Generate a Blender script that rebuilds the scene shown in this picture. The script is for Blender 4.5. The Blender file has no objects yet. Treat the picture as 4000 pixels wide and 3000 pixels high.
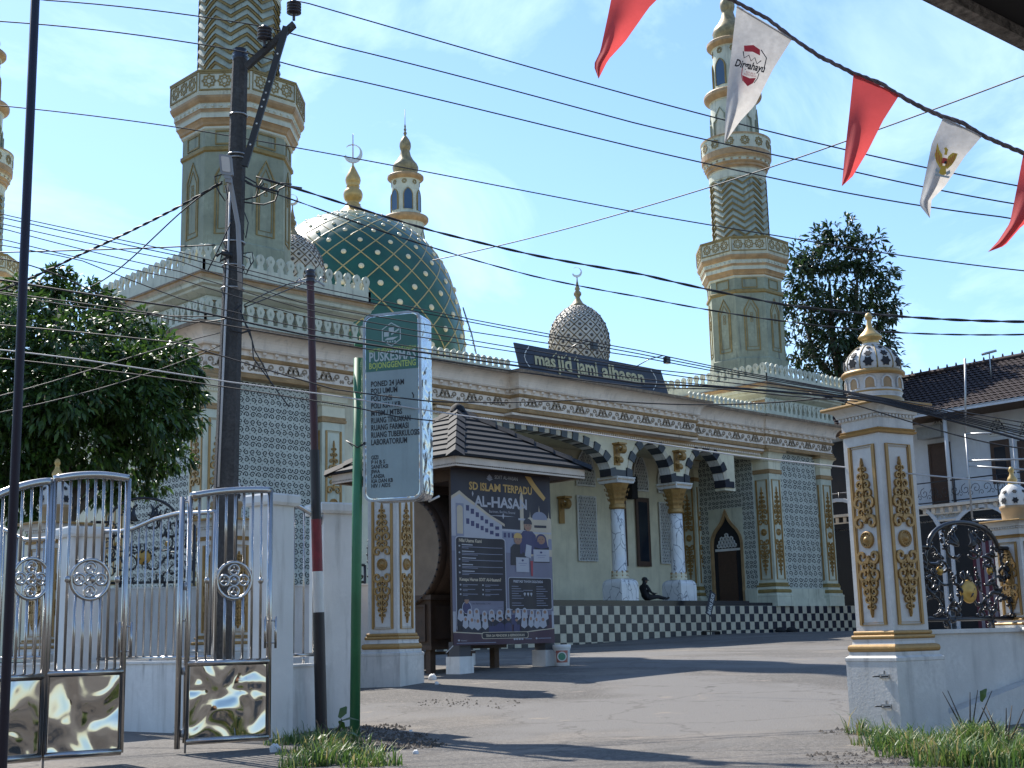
import bpy, math, random
import numpy as np
from mathutils import Vector, Matrix
R = math.radians
rnd = random.Random(7)
sc = bpy.context.scene
col = sc.collection

# ------------------------------------------------------------------ camera
PHI, PIT, ROL, FPX = .79758, .1893, .024426, 5213.4      # heading, pitch, roll, focal length in photo pixels
fw = Vector((math.cos(PHI)*math.cos(PIT), math.sin(PHI)*math.cos(PIT), math.sin(PIT)))
r0 = Vector((math.sin(PHI), -math.cos(PHI), 0)); u0 = r0.cross(fw)
rt = math.cos(ROL)*r0 - math.sin(ROL)*u0
up = math.sin(ROL)*r0 + math.cos(ROL)*u0
cam_d = bpy.data.cameras.new("camera"); cam = bpy.data.objects.new("camera", cam_d); col.objects.link(cam)
cam.matrix_world = Matrix(((rt.x, up.x, -fw.x, 0), (rt.y, up.y, -fw.y, 0), (rt.z, up.z, -fw.z, 0), (0, 0, 0, 1)))
cam_d.sensor_fit = 'HORIZONTAL'; cam_d.sensor_width = 36; cam_d.lens = 36*FPX/4000
cam_d.clip_start = .05; cam_d.clip_end = 3000
sc.camera = cam

# ------------------------------------------------------------------ sky and sun
SX, SY = .12, .86                        # metres of shadow shift per metre of height come from this direction
sun_dir = Vector((SX, SY, 1)).normalized()
sd = bpy.data.lights.new("sun", 'SUN'); sun = bpy.data.objects.new("sun", sd); col.objects.link(sun)
sd.energy = 5.0; sd.angle = R(.53); sd.color = (1, .945, .86)
sun.rotation_euler = sun_dir.to_track_quat('Z', 'Y').to_euler()
W = bpy.data.worlds.new("World"); sc.world = W; W.use_nodes = True
nt = W.node_tree; nd = nt.nodes; lk = nt.links
bg = nd["Background"]
sky = nd.new("ShaderNodeTexSky"); sky.sky_type = 'NISHITA'; sky.sun_disc = False
sky.sun_elevation = math.asin(sun_dir.z); sky.sun_rotation = math.atan2(SX, SY)
sky.air_density = 1.15; sky.dust_density = .35; sky.ozone_density = 2.2
tc = nd.new("ShaderNodeTexCoord"); mp = nd.new("ShaderNodeMapping")
mp.inputs['Rotation'].default_value = (R(18), R(-24), R(35)); mp.inputs['Scale'].default_value = (1.6, 4.6, 5.5)
nz = nd.new("ShaderNodeTexNoise"); nz.inputs['Scale'].default_value = 1.25; nz.inputs['Detail'].default_value = 9; nz.inputs['Roughness'].default_value = .6
nz.inputs['Distortion'].default_value = .6
cr = nd.new("ShaderNodeValToRGB"); cr.color_ramp.elements[0].position = .50; cr.color_ramp.elements[1].position = .86
cr.color_ramp.elements[0].color = (0, 0, 0, 1); cr.color_ramp.elements[1].color = (.8, .8, .8, 1)
mx = nd.new("ShaderNodeMixRGB"); mx.inputs[2].default_value = (7.6, 8.4, 9.3, 1)
lk.new(tc.outputs['Generated'], mp.inputs[0]); lk.new(mp.outputs[0], nz.inputs['Vector']); lk.new(nz.outputs[0], cr.inputs[0])
lk.new(cr.outputs[0], mx.inputs[0]); lk.new(sky.outputs[0], mx.inputs[1]); tn = nd.new("ShaderNodeMixRGB"); tn.blend_type = 'MULTIPLY'; tn.inputs[0].default_value = 1; tn.inputs[2].default_value = (.79, .915, 1.06, 1); lk.new(mx.outputs[0], tn.inputs[1]); lk.new(tn.outputs[0], bg.inputs[0])
bg.inputs[1].default_value = .122
sc.view_settings.view_transform = 'Standard'; sc.view_settings.look = 'None'; sc.view_settings.gamma = 1
sc.view_settings.exposure = .84
sc.cycles.use_denoising = True
sc.cycles.max_bounces = 8; sc.cycles.diffuse_bounces = 4; sc.cycles.glossy_bounces = 4; sc.cycles.transparent_max_bounces = 6

# ------------------------------------------------------------------ picture point -> place
def ray(x, y): return fw + (float(x)-2000)/FPX*rt - (float(y)-1500)/FPX*up
def onY(x, y, c): d = ray(x, y); return d*(c/d.y)
def onX(x, y, c): d = ray(x, y); return d*(c/d.x)
def onZ(x, y, c): d = ray(x, y); return d*(c/d.z)
def atD(x, y, D): d = ray(x, y); return d*(D/math.hypot(d.x, d.y))       # D = level distance
CP = np.array([(10.9,6.3,-.93),(8.6,11.2,-.92),(12.6,15.3,-.64),(15.2,17,-.54),(16.8,16.5,-.49),(24,31,-.3),(32.4,31,-.23),(39,31,0),(50,31,0),(7.4,7.6,-.95),(0,0,-1.),(-8,8,-1.),(8,-8,-1.),(20,-2,-.9),(4,14,-.95),(8,16,-.9),(14,25,-.5),(28,20,-.36),(40,20,-.1),(20,45,-.3),(60,60,-.1),(70,20,-.1),(-40,60,-.8),(60,-40,-.8),(-60,-60,-1.),(9.5,18,-.85)])
def _tps():
    n = len(CP); d = np.linalg.norm(CP[:, None, :2]-CP[None, :, :2], axis=2); K = d**2*np.log(d+1e-9)+np.eye(n)*2
    A = np.zeros((n+3, n+3)); A[:n, :n] = K; A[:n, n] = 1; A[:n, n+1:] = CP[:, :2]; A[n, :n] = 1; A[n+1:, :n] = CP[:, :2].T
    return np.linalg.solve(A, np.concatenate([CP[:, 2], [0, 0, 0]]))
_S = _tps()
def gz(x, y):
    x = np.asarray(x, float); y = np.asarray(y, float)
    d = np.sqrt((x[..., None]-CP[:, 0])**2+(y[..., None]-CP[:, 1])**2)
    return np.clip((d**2*np.log(d+1e-9))@_S[:-3]+_S[-3]+_S[-2]*x+_S[-1]*y, -1.3, .12)
def gzf(x, y): return float(gz(np.array(x), np.array(y)))
def V(*a): return Vector(a)

# ------------------------------------------------------------------ mesh builder
class Fr:                                   # a plane in space: origin, two axes and the outward normal
    def __init__(s, O, ex, ey=(0, 0, 1), en=None):
        s.O = Vector(O); s.ex = Vector(ex).normalized(); s.ey = Vector(ey).normalized()
        s.en = Vector(en).normalized() if en is not None else s.ex.cross(s.ey)
    def __call__(s, u, v, w=0): return s.O + s.ex*u + s.ey*v + s.en*w
    def at(s, u, v, w=0): return Fr(s(u, v, w), s.ex, s.ey, s.en)
class MB:
    def __init__(s): s.v = []; s.f = []; s.m = []; s.s = []; s.M = None
    def add(s, vs, fs, mi=0, sm=False):
        n = len(s.v)
        if s.M is not None: vs = [s.M @ Vector(p) for p in vs]
        s.v += [tuple(p) for p in vs]
        for k, f in enumerate(fs):
            s.f.append([n+i for i in f]); s.m.append(mi[k] if isinstance(mi, list) else mi); s.s.append(sm)
    def box(s, x0, x1, y0, y1, z0, z1, mi=0):
        s.add([(x0,y0,z0),(x1,y0,z0),(x1,y1,z0),(x0,y1,z0),(x0,y0,z1),(x1,y0,z1),(x1,y1,z1),(x0,y1,z1)],
              [(3,2,1,0),(4,5,6,7),(0,1,5,4),(1,2,6,5),(2,3,7,6),(3,0,4,7)], mi)
    def fbox(s, F, u0, u1, v0, v1, w0, w1, mi=0):
        s.add([F(u0,v0,w0),F(u1,v0,w0),F(u1,v1,w0),F(u0,v1,w0),F(u0,v0,w1),F(u1,v0,w1),F(u1,v1,w1),F(u0,v1,w1)],
              [(3,2,1,0),(4,5,6,7),(0,1,5,4),(1,2,6,5),(2,3,7,6),(3,0,4,7)], mi)
    def poly(s, F, pts, w0, w1, mi=0, back=False):          # flat shape on a plane, with thickness
        n = len(pts)
        vs = [F(u, v, w1) for u, v in pts]; fs = [tuple(range(n))]
        if abs(w1-w0) > 1e-6:
            vs += [F(u, v, w0) for u, v in pts]
            fs += [(i, n+i, n+(i+1) % n, (i+1) % n) for i in range(n)]
            if back: fs.append(tuple(range(2*n-1, n-1, -1)))
        s.add(vs, fs, mi)
    def ribbon(s, F, pts, w, w0, w1, mi=0, closed=False):     # line of width w raised from a plane
        n = len(pts); L = []; Rr = []
        for i in range(n):
            a = pts[(i-1) % n] if closed or i > 0 else pts[i]; b = pts[(i+1) % n] if closed or i < n-1 else pts[i]
            dx, dy = b[0]-a[0], b[1]-a[1]; q = math.hypot(dx, dy) or 1
            ww = w[i] if isinstance(w, (list, tuple)) else w
            nx, ny = -dy/q*ww/2, dx/q*ww/2
            L.append((pts[i][0]+nx, pts[i][1]+ny)); Rr.append((pts[i][0]-nx, pts[i][1]-ny))
        vs = []
        for i in range(n): vs += [F(*L[i], w1), F(*Rr[i], w1), F(*L[i], w0), F(*Rr[i], w0)]
        fs = []
        for i in range(n if closed else n-1):
            a = 4*i; b = 4*((i+1) % n)
            fs += [(a, a+1, b+1, b), (a+2, a, b, b+2), (a+1, a+3, b+3, b+1)]
        if not closed: fs += [(0, 2, 3, 1), (4*n-4, 4*n-3, 4*n-1, 4*n-2)]
        s.add(vs, fs, mi)
    def tube(s, pts, r, n=6, mi=0, closed=False, caps=True):
        pts = [Vector(p) for p in pts]; N = len(pts); vs = []; pn = None
        for i in range(N):
            a = pts[(i-1) % N] if closed or i > 0 else pts[i]; b = pts[(i+1) % N] if closed or i < N-1 else pts[i]
            t = (b-a).normalized()
            if pn is None: pn = t.cross(Vector((0, 0, 1)) if abs(t.z) < .9 else Vector((1, 0, 0))).normalized()
            else: pn = (pn - t*pn.dot(t)).normalized()
            bn = t.cross(pn); rr = r[i] if isinstance(r, (list, tuple)) else r
            for k in range(n):
                c = 2*math.pi*k/n; vs.append(pts[i]+(pn*math.cos(c)+bn*math.sin(c))*rr)
        fs = []
        for i in range(N if closed else N-1):
            j = (i+1) % N
            for k in range(n): fs.append((i*n+k, i*n+(k+1) % n, j*n+(k+1) % n, j*n+k))
        if caps and not closed: fs += [tuple(range(n-1, -1, -1)), tuple(range((N-1)*n, N*n))]
        s.add(vs, fs, mi, n > 4)
    def lathe(s, prof, n=24, c=(0, 0), mi=0, ph=0, sm=True, cap=True):     # prof: (r, z); mi may be a list per ring
        vs = []; fs = []; mm = []
        for r_, z in prof:
            for k in range(n):
                a = ph+2*math.pi*k/n; vs.append((c[0]+r_*math.cos(a), c[1]+r_*math.sin(a), z))
        for i in range(len(prof)-1):
            for k in range(n):
                fs.append((i*n+k, i*n+(k+1) % n, (i+1)*n+(k+1) % n, (i+1)*n+k)); mm.append(mi[i] if isinstance(mi, list) else mi)
        if cap:
            fs.append(tuple(range((len(prof)-1)*n, len(prof)*n))); mm.append(mm[-1])
        s.add(vs, fs, mm, sm)
    def flathe(s, F, prof, n=20, mi=0, sm=True):               # turned shape standing on a plane (axis = its normal)
        vs = []; fs = []; mm = []
        for r_, w in prof:
            for k in range(n):
                a = 2*math.pi*k/n; vs.append(F(r_*math.cos(a), r_*math.sin(a), w))
        for i in range(len(prof)-1):
            for k in range(n):
                fs.append((i*n+k, i*n+(k+1) % n, (i+1)*n+(k+1) % n, (i+1)*n+k)); mm.append(mi[i] if isinstance(mi, list) else mi)
        fs.append(tuple(range((len(prof)-1)*n, len(prof)*n))); mm.append(mm[-1])
        s.add(vs, fs, mm, sm)
    def mold(s, path, prof, mi=0, closed=False):               # moulding: profile (out, z) swept along a plan path, outward = right hand
        n = len(path); vs = []; K = len(prof)
        def nrm(a, b):
            dx, dy = b[0]-a[0], b[1]-a[1]; q = math.hypot(dx, dy); return (dy/q, -dx/q)
        for i in range(n):
            n1 = nrm(path[i-1], path[i]) if closed or i > 0 else None
            n2 = nrm(path[i], path[(i+1) % n]) if closed or i < n-1 else None
            n1 = n1 or n2; n2 = n2 or n1
            k = 1+n1[0]*n2[0]+n1[1]*n2[1]; m = ((n1[0]+n2[0])/k, (n1[1]+n2[1])/k)
            for o, z in prof: vs.append((path[i][0]+m[0]*o, path[i][1]+m[1]*o, z))
        fs = []; mm = []
        for i in range(n if closed else n-1):
            j = (i+1) % n
            for k in range(K-1):
                fs.append((i*K+k, j*K+k, j*K+k+1, i*K+k+1)); mm.append(mi[k] if isinstance(mi, list) else mi)
        s.add(vs, fs, mm)
    def text(s, F, body, size, w0, w1, mi=0, align='LEFT', width=None, bold=0, shear=0):
        cu = bpy.data.curves.new("t", 'FONT'); cu.body = body; cu.size = size; cu.align_x = align; cu.offset = bold; cu.shear = shear
        cu.resolution_u = 2
        ob = bpy.data.objects.new("t", cu); me = ob.to_mesh()
        if me is None or not len(me.vertices): return
        xs = [v.co.x for v in me.vertices]; k = 1
        if width: k = width/(max(xs)-min(xs))
        vs = [F(v.co.x*k, v.co.y, w1) for v in me.vertices]; fs = [tuple(p.vertices) for p in me.polygons]
        s.add(vs, fs, mi); ob.to_mesh_clear(); bpy.data.objects.remove(ob); bpy.data.curves.remove(cu)
    def build(s, name, mats, parent=None):
        me = bpy.data.meshes.new(name); me.from_pydata(s.v, [], s.f)
        if not isinstance(mats, (list, tuple)): mats = [mats]
        for m in mats: me.materials.append(m)
        me.polygons.foreach_set('material_index', s.m); me.polygons.foreach_set('use_smooth', s.s); me.update()
        o = bpy.data.objects.new(name, me); col.objects.link(o)
        if parent is not None: o.parent = parent
        return o
def np_mesh(name, verts, faces, mat, parent=None, sm=False):      # many equal-sided faces from arrays
    me = bpy.data.meshes.new(name); nf, k = faces.shape
    me.vertices.add(len(verts)); me.vertices.foreach_set('co', verts.astype(np.float32).ravel())
    me.loops.add(nf*k); me.loops.foreach_set('vertex_index', faces.astype(np.int32).ravel())
    me.polygons.add(nf); me.polygons.foreach_set('loop_start', np.arange(0, nf*k, k, dtype=np.int32))
    me.polygons.foreach_set('use_smooth', np.full(nf, sm))
    me.update(calc_edges=True); me.validate()
    for m in (mat if isinstance(mat, list) else [mat]): me.materials.append(m)
    o = bpy.data.objects.new(name, me); col.objects.link(o)
    if parent is not None: o.parent = parent
    return o
def tag(o, label=None, cat=None, group=None, kind=None):
    for k, v in (('label', label), ('category', cat), ('group', group), ('kind', kind)):
        if v: o[k] = v
    return o
def empty(name, loc=(0, 0, 0), rz=0):
    o = bpy.data.objects.new(name, None); o.empty_display_size = .2; col.objects.link(o); o.location = loc; o.rotation_euler = (0, 0, rz); return o
def kids(o): return [c for c in bpy.data.objects if c.parent is o]
def copy_tree(o, parent=None):
    c = o.copy(); col.objects.link(c)
    if parent is not None: c.parent = parent
    for k in kids(o): copy_tree(k, c)
    return c
def arc(cx, cy, r, a0, a1, n=10, ry=None):
    ry = r if ry is None else ry
    return [(cx+r*math.cos(R(a0+(a1-a0)*i/n)), cy+ry*math.sin(R(a0+(a1-a0)*i/n))) for i in range(n+1)]
def spiral(cx, cy, r, turns, a0, sgn=1, n=14, r1=.12):
    return [(cx+r*(1-(1-r1)*i/n)*math.cos(R(a0)+sgn*2*math.pi*turns*i/n), cy+r*(1-(1-r1)*i/n)*math.sin(R(a0)+sgn*2*math.pi*turns*i/n)) for i in range(n+1)]
def rrect(x0, x1, y0, y1, r, n=5):
    return arc(x1-r, y1-r, r, 0, 90, n)+arc(x0+r, y1-r, r, 90, 180, n)+arc(x0+r, y0+r, r, 180, 270, n)+arc(x1-r, y0+r, r, 270, 360, n)
def star(cx, cy, r, n=8, q=.72, a0=0): return [(cx+(r if i % 2 == 0 else r*q)*math.cos(a0+math.pi*i/n), cy+(r if i % 2 == 0 else r*q)*math.sin(a0+math.pi*i/n)) for i in range(2*n)]
def circ(cx, cy, r, n=12, ry=None): return arc(cx, cy, r, 0, 360*(n-1)/n, n-1, ry)

# ------------------------------------------------------------------ materials
def mat(name, c, rough=.7, metal=0, var=.12, scale=3., streak=0., sc_col=(.05, .05, .045), bump=0., bscale=40., spec=None, fine=0., fscale=60.):
    m = bpy.data.materials.new(name); m.use_nodes = True; n = m.node_tree.nodes; l = m.node_tree.links
    b = n["Principled BSDF"]; b.inputs['Roughness'].default_value = rough; b.inputs['Metallic'].default_value = metal
    if spec is not None: b.inputs['Specular IOR Level'].default_value = spec
    t = n.new("ShaderNodeTexCoord"); cur = None
    def mixc(fac, a, bcol, blend='MIX'):
        x = n.new("ShaderNodeMixRGB"); x.blend_type = blend
        l.new(fac, x.inputs[0])
        if isinstance(a, tuple): x.inputs[1].default_value = (*a, 1)
        else: l.new(a, x.inputs[1])
        x.inputs[2].default_value = (*bcol, 1); return x.outputs[0]
    def noise(s, det=4, vec=None, rough_=.6):
        z = n.new("ShaderNodeTexNoise"); z.inputs['Scale'].default_value = s; z.inputs['Detail'].default_value = det; z.inputs['Roughness'].default_value = rough_
        l.new(vec or t.outputs['Object'], z.inputs['Vector']); return z.outputs[0]
    def ramp(x, a, bb):
        r_ = n.new("ShaderNodeMapRange"); r_.inputs[1].default_value = a; r_.inputs[2].default_value = bb; l.new(x, r_.inputs[0]); return r_.outputs[0]
    cur = c
    if var: cur = mixc(ramp(noise(scale), .3, .75), cur, tuple(x*(1-var*2.2) for x in c))
    if fine: cur = mixc(ramp(noise(fscale, 3), .35, .7), cur, tuple(x*(1-fine*2) for x in c))
    if streak:
        g = n.new("ShaderNodeMapping"); g.inputs['Scale'].default_value = (7, 7, .7); l.new(t.outputs['Object'], g.inputs[0])
        s1 = ramp(noise(1., 5, g.outputs[0]), .52, .78); s2 = ramp(noise(.9, 3), .35, .7)
        mu = n.new("ShaderNodeMath"); mu.operation = 'MULTIPLY'; l.new(s1, mu.inputs[0]); l.new(s2, mu.inputs[1])
        mv = n.new("ShaderNodeMath"); mv.operation = 'MULTIPLY'; mv.inputs[1].default_value = streak; l.new(mu.outputs[0], mv.inputs[0])
        cur = mixc(mv.outputs[0], cur, sc_col)
    if isinstance(cur, tuple): b.inputs['Base Color'].default_value = (*cur, 1)
    else: l.new(cur, b.inputs['Base Color'])
    if bump:
        bp = n.new("ShaderNodeBump"); bp.inputs['Strength'].default_value = bump; bp.inputs['Distance'].default_value = .02
        l.new(noise(bscale, 5), bp.inputs['Height']); l.new(bp.outputs[0], b.inputs['Normal'])
    return m
M = {}
M['cream'] = mat("cream_wall", (.70, .65, .48), .75, streak=.35, scale=1.2, bump=.1)
M['lat'] = mat("grey_lattice_render", (.50, .52, .46), .7, streak=.4, scale=1.5, var=.1)
M['green'] = mat("pale_green_paint", (.58, .59, .47), .7, streak=.9, scale=1.5, var=.14, bump=.15)
M['moss'] = mat("weathered_green_render", (.34, .37, .27), .8, streak=1.4, scale=1.1, var=.24, sc_col=(.05, .06, .06), bump=.25, fine=.16, fscale=8)
M['band'] = mat("chevron_render", (.38, .42, .34), .75, streak=1.4, scale=1.4, var=.24, sc_col=(.05, .06, .06), bump=.2)
M['white'] = mat("white_plaster", (.70, .70, .675), .65, fine=.06, fscale=12, streak=.85, scale=1.5, sc_col=(.12, .11, .09), bump=.12)
M['pink'] = mat("cornice_plaster", (.78, .67, .56), .65, streak=.8, scale=1.4, sc_col=(.14, .12, .11), bump=.1)
M['stain'] = mat("rust_stained_edge", (.34, .25, .17), .8, var=.3, scale=4, fine=.3, fscale=14)
M['gold'] = mat("gold_paint", (.40, .235, .075), .45, .25, var=.18, scale=6, fine=.12, fscale=30, bump=.1)
M['ochre'] = mat("ochre_paint", (.42, .27, .13), .6, var=.2, scale=3, streak=.5)
M['olive'] = mat("olive_gold_line", (.28, .20, .065), .65, var=.2, scale=4)
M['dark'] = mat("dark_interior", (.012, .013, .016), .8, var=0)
M['navy'] = mat("navy_tile", (.012, .016, .030), .3, var=.15, scale=8)
M['tile'] = mat("cream_tile", (.52, .47, .36), .35, var=.12, scale=5, streak=.4)
M['grout'] = mat("tile_grout", (.5, .48, .43), .85, var=.1)
M['blackm'] = mat("black_marble", (.012, .013, .016), .25, var=.1)
M['brown'] = mat("brown_frame", (.07, .035, .022), .45, var=.15, scale=10)
M['glass'] = mat("dark_glass", (.015, .02, .03), .08, var=0)
M['glassb'] = mat("blue_glass", (.03, .07, .13), .1, var=0)
M['dome'] = mat("green_dome_enamel", (.008, .088, .056), .36, 0, var=.2, scale=1.2, spec=.5)
M['rib'] = mat("cream_rib", (.44, .35, .15), .4, var=.12, scale=4)
M['boss'] = mat("cream_boss", (.68, .60, .40), .35, var=.05)
M['dome2'] = mat("small_dome_render", (.56, .52, .45), .6, var=.2, scale=4, streak=.4)
M['rib2'] = mat("dark_gold_rib", (.13, .095, .045), .6, var=.2)
M['boss2'] = mat("dark_boss", (.06, .055, .05), .5, var=.1)
M['goldf'] = mat("gold_finial", (.56, .37, .13), .38, .35, var=.15, scale=5)
M['oldgold'] = mat("weathered_gold", (.36, .28, .14), .5, .25, var=.3, scale=4, streak=.7)
M['crescent'] = mat("crescent_metal", (.62, .60, .55), .35, .5, var=.05)
M['steel'] = mat("stainless_steel", (.43, .42, .41), .26, 1., var=.05, scale=12)
M['iron'] = mat("black_iron_enamel", (.011, .011, .014), .32, 0, var=.1, spec=.6)
M['conc'] = mat("dark_concrete", (.075, .072, .07), .9, var=.25, scale=2.5, fine=.3, fscale=26, bump=.5, streak=.3)
M['cable'] = mat("black_cable", (.012, .012, .014), .55, var=0)
M['cablew'] = mat("pale_cable", (.42, .42, .42), .5, var=0)
M['galv'] = mat("galvanised_steel", (.36, .37, .38), .4, .6, var=.15, scale=12)
M['ins'] = mat("black_insulator", (.02, .02, .028), .3, var=0)
M['bark'] = mat("bark", (.10, .08, .06), .9, var=.3, scale=8, bump=.6)
def leafmat(name, c, c2, rough=.35):
    m = bpy.data.materials.new(name); m.use_nodes = True; n = m.node_tree.nodes; l = m.node_tree.links; b = n["Principled BSDF"]
    g = n.new("ShaderNodeNewGeometry"); r_ = n.new("ShaderNodeValToRGB"); r_.color_ramp.elements[0].color = (*c, 1); r_.color_ramp.elements[1].color = (*c2, 1)
    l.new(g.outputs['Random Per Island'], r_.inputs[0]); l.new(r_.outputs[0], b.inputs['Base Color']); b.inputs['Roughness'].default_value = rough
    tr = n.new("ShaderNodeBsdfTranslucent"); ms = n.new("ShaderNodeMixShader"); ms.inputs[0].default_value = .28
    hs = n.new("ShaderNodeHueSaturation"); hs.inputs['Value'].default_value = 1.6; l.new(r_.outputs[0], hs.inputs['Color']); l.new(hs.outputs[0], tr.inputs[0])
    l.new(b.outputs[0], ms.inputs[1]); l.new(tr.outputs[0], ms.inputs[2]); l.new(ms.outputs[0], n["Material Output"].inputs[0])
    return m
M['leaf'] = leafmat("mango_leaf", (.012, .034, .008), (.058, .115, .018), .44)
M['leafd'] = leafmat("dark_leaf", (.014, .030, .014), (.032, .060, .020), .35)
M['grass'] = leafmat("grass_blade", (.030, .085, .014), (.13, .19, .045), .5)
_r = [n for n in M['grass'].node_tree.nodes if n.type == 'VALTORGB'][0].color_ramp; _r.elements[1].position = .8; _e = _r.elements.new(.9); _e.color = (.30, .25, .11, 1)
M['pwhite'] = mat("weathered_white_stone", (.62, .605, .565), .6, streak=1.1, var=.14, scale=2.2, sc_col=(.10, .10, .10), fine=.10, fscale=22, bump=.15)
M['frz'] = mat("scroll_grey_brown", (.30, .225, .15), .65, var=.2, scale=4)
_b = M['dome'].node_tree.nodes["Principled BSDF"]; _b.inputs['Coat Weight'].default_value = .12; _b.inputs['Coat Roughness'].default_value = .3
def marble(name):
    m = mat(name, (.70, .71, .71), .3, var=.08); n = m.node_tree.nodes; l = m.node_tree.links; b = n["Principled BSDF"]
    src = b.inputs['Base Color'].links[0].from_socket
    t = n.new("ShaderNodeTexCoord"); z = n.new("ShaderNodeTexNoise"); z.inputs['Scale'].default_value = 1.4; z.inputs['Detail'].default_value = 3
    l.new(t.outputs['Object'], z.inputs['Vector']); ad = n.new("ShaderNodeMixRGB"); ad.blend_type = 'ADD'; ad.inputs[0].default_value = .55
    l.new(t.outputs['Object'], ad.inputs[1]); l.new(z.outputs['Color'], ad.inputs[2])
    g = n.new("ShaderNodeMapping"); g.inputs['Scale'].default_value = (1, 1, .45); l.new(ad.outputs[0], g.inputs[0])
    v = n.new("ShaderNodeTexVoronoi"); v.feature = 'DISTANCE_TO_EDGE'; v.inputs['Scale'].default_value = 3.2; l.new(g.outputs[0], v.inputs['Vector'])
    r_ = n.new("ShaderNodeMapRange"); r_.inputs[1].default_value = .01; r_.inputs[2].default_value = .028; r_.inputs[3].default_value = .8; r_.inputs[4].default_value = 0; l.new(v.outputs[0], r_.inputs[0])
    x = n.new("ShaderNodeMixRGB"); l.new(r_.outputs[0], x.inputs[0]); l.new(src, x.inputs[1]); x.inputs[2].default_value = (.09, .10, .13, 1); l.new(x.outputs[0], b.inputs['Base Color'])
    return m
M['marble'] = marble("veined_marble")
# ------------------------------------------------------------------ ornament helpers
WP = {}
def wempty(name, loc):
    o = empty(name, loc); WP[o.name] = Matrix.Translation(-Vector(loc)); return o
_b0 = MB.build
def _build(s, name, mats, parent=None):
    o = _b0(s, name, mats, parent)
    if parent is not None and parent.name in WP: o.matrix_parent_inverse = WP[parent.name]
    return o
MB.build = _build
def spindle(mb, F, cx, v0, v1, wid, mi=0, d=.02):          # carved scroll from its wide end v0 to its tip v1
    L = v1-v0; sg = 1 if L > 0 else -1
    for t, r_ in ((.05, .5), (.2, .3), (.33, .46), (.47, .36), (.60, .30), (.72, .24), (.83, .17)):
        rr = r_*wid*.92; y = v0+L*t
        for s in (-1, 1):
            x = cx+s*rr*.95
            pts = spiral(x, y, rr, 1.15, 180 if s > 0 else 0, -s*sg, 11, .18)
            mb.ribbon(F, pts, [rr*.46*(1-.5*i/11) for i in range(12)], 0, d, mi)
        y2 = y+L*.055
        mb.poly(F, [(cx-rr*.35, y2), (cx, y2-L*.05), (cx+rr*.35, y2), (cx, y2+L*.075)], 0, d*1.25, mi)
    mb.poly(F, [(cx-wid*.09, v0+L*.9), (cx, v0+L*.86), (cx+wid*.09, v0+L*.9), (cx, v1)], 0, d, mi)
def medallion(mb, F, cx, cy, r, mi=0, d=.02):
    mb.flathe(F.at(cx, cy), [(r, 0), (r, d), (r*.86, d*1.5), (r*.8, d*.6), (r*.62, d*.6), (r*.55, d*1.4), (r*.4, d*.7), (r*.3, d*1.6), (r*.1, d*2)], 20, mi)
    for k in range(14):
        a = 2*math.pi*k/14; x, y = cx+r*.71*math.cos(a), cy+r*.71*math.sin(a); q = r*.07
        mb.fbox(F, x-q, x+q, y-q, y+q, 0, d*1.2, mi)
def sq(h): return [(-h, -h), (h, -h), (h, h), (-h, h)]       # counter-clockwise from above, so right hand is outside
def faces4(h, zb=0, cx=0, cy=0):
    return [Fr((cx, cy-h, zb), (1, 0, 0)), Fr((cx+h, cy, zb), (0, 1, 0)), Fr((cx, cy+h, zb), (-1, 0, 0)), Fr((cx-h, cy, zb), (0, -1, 0))]
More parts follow.
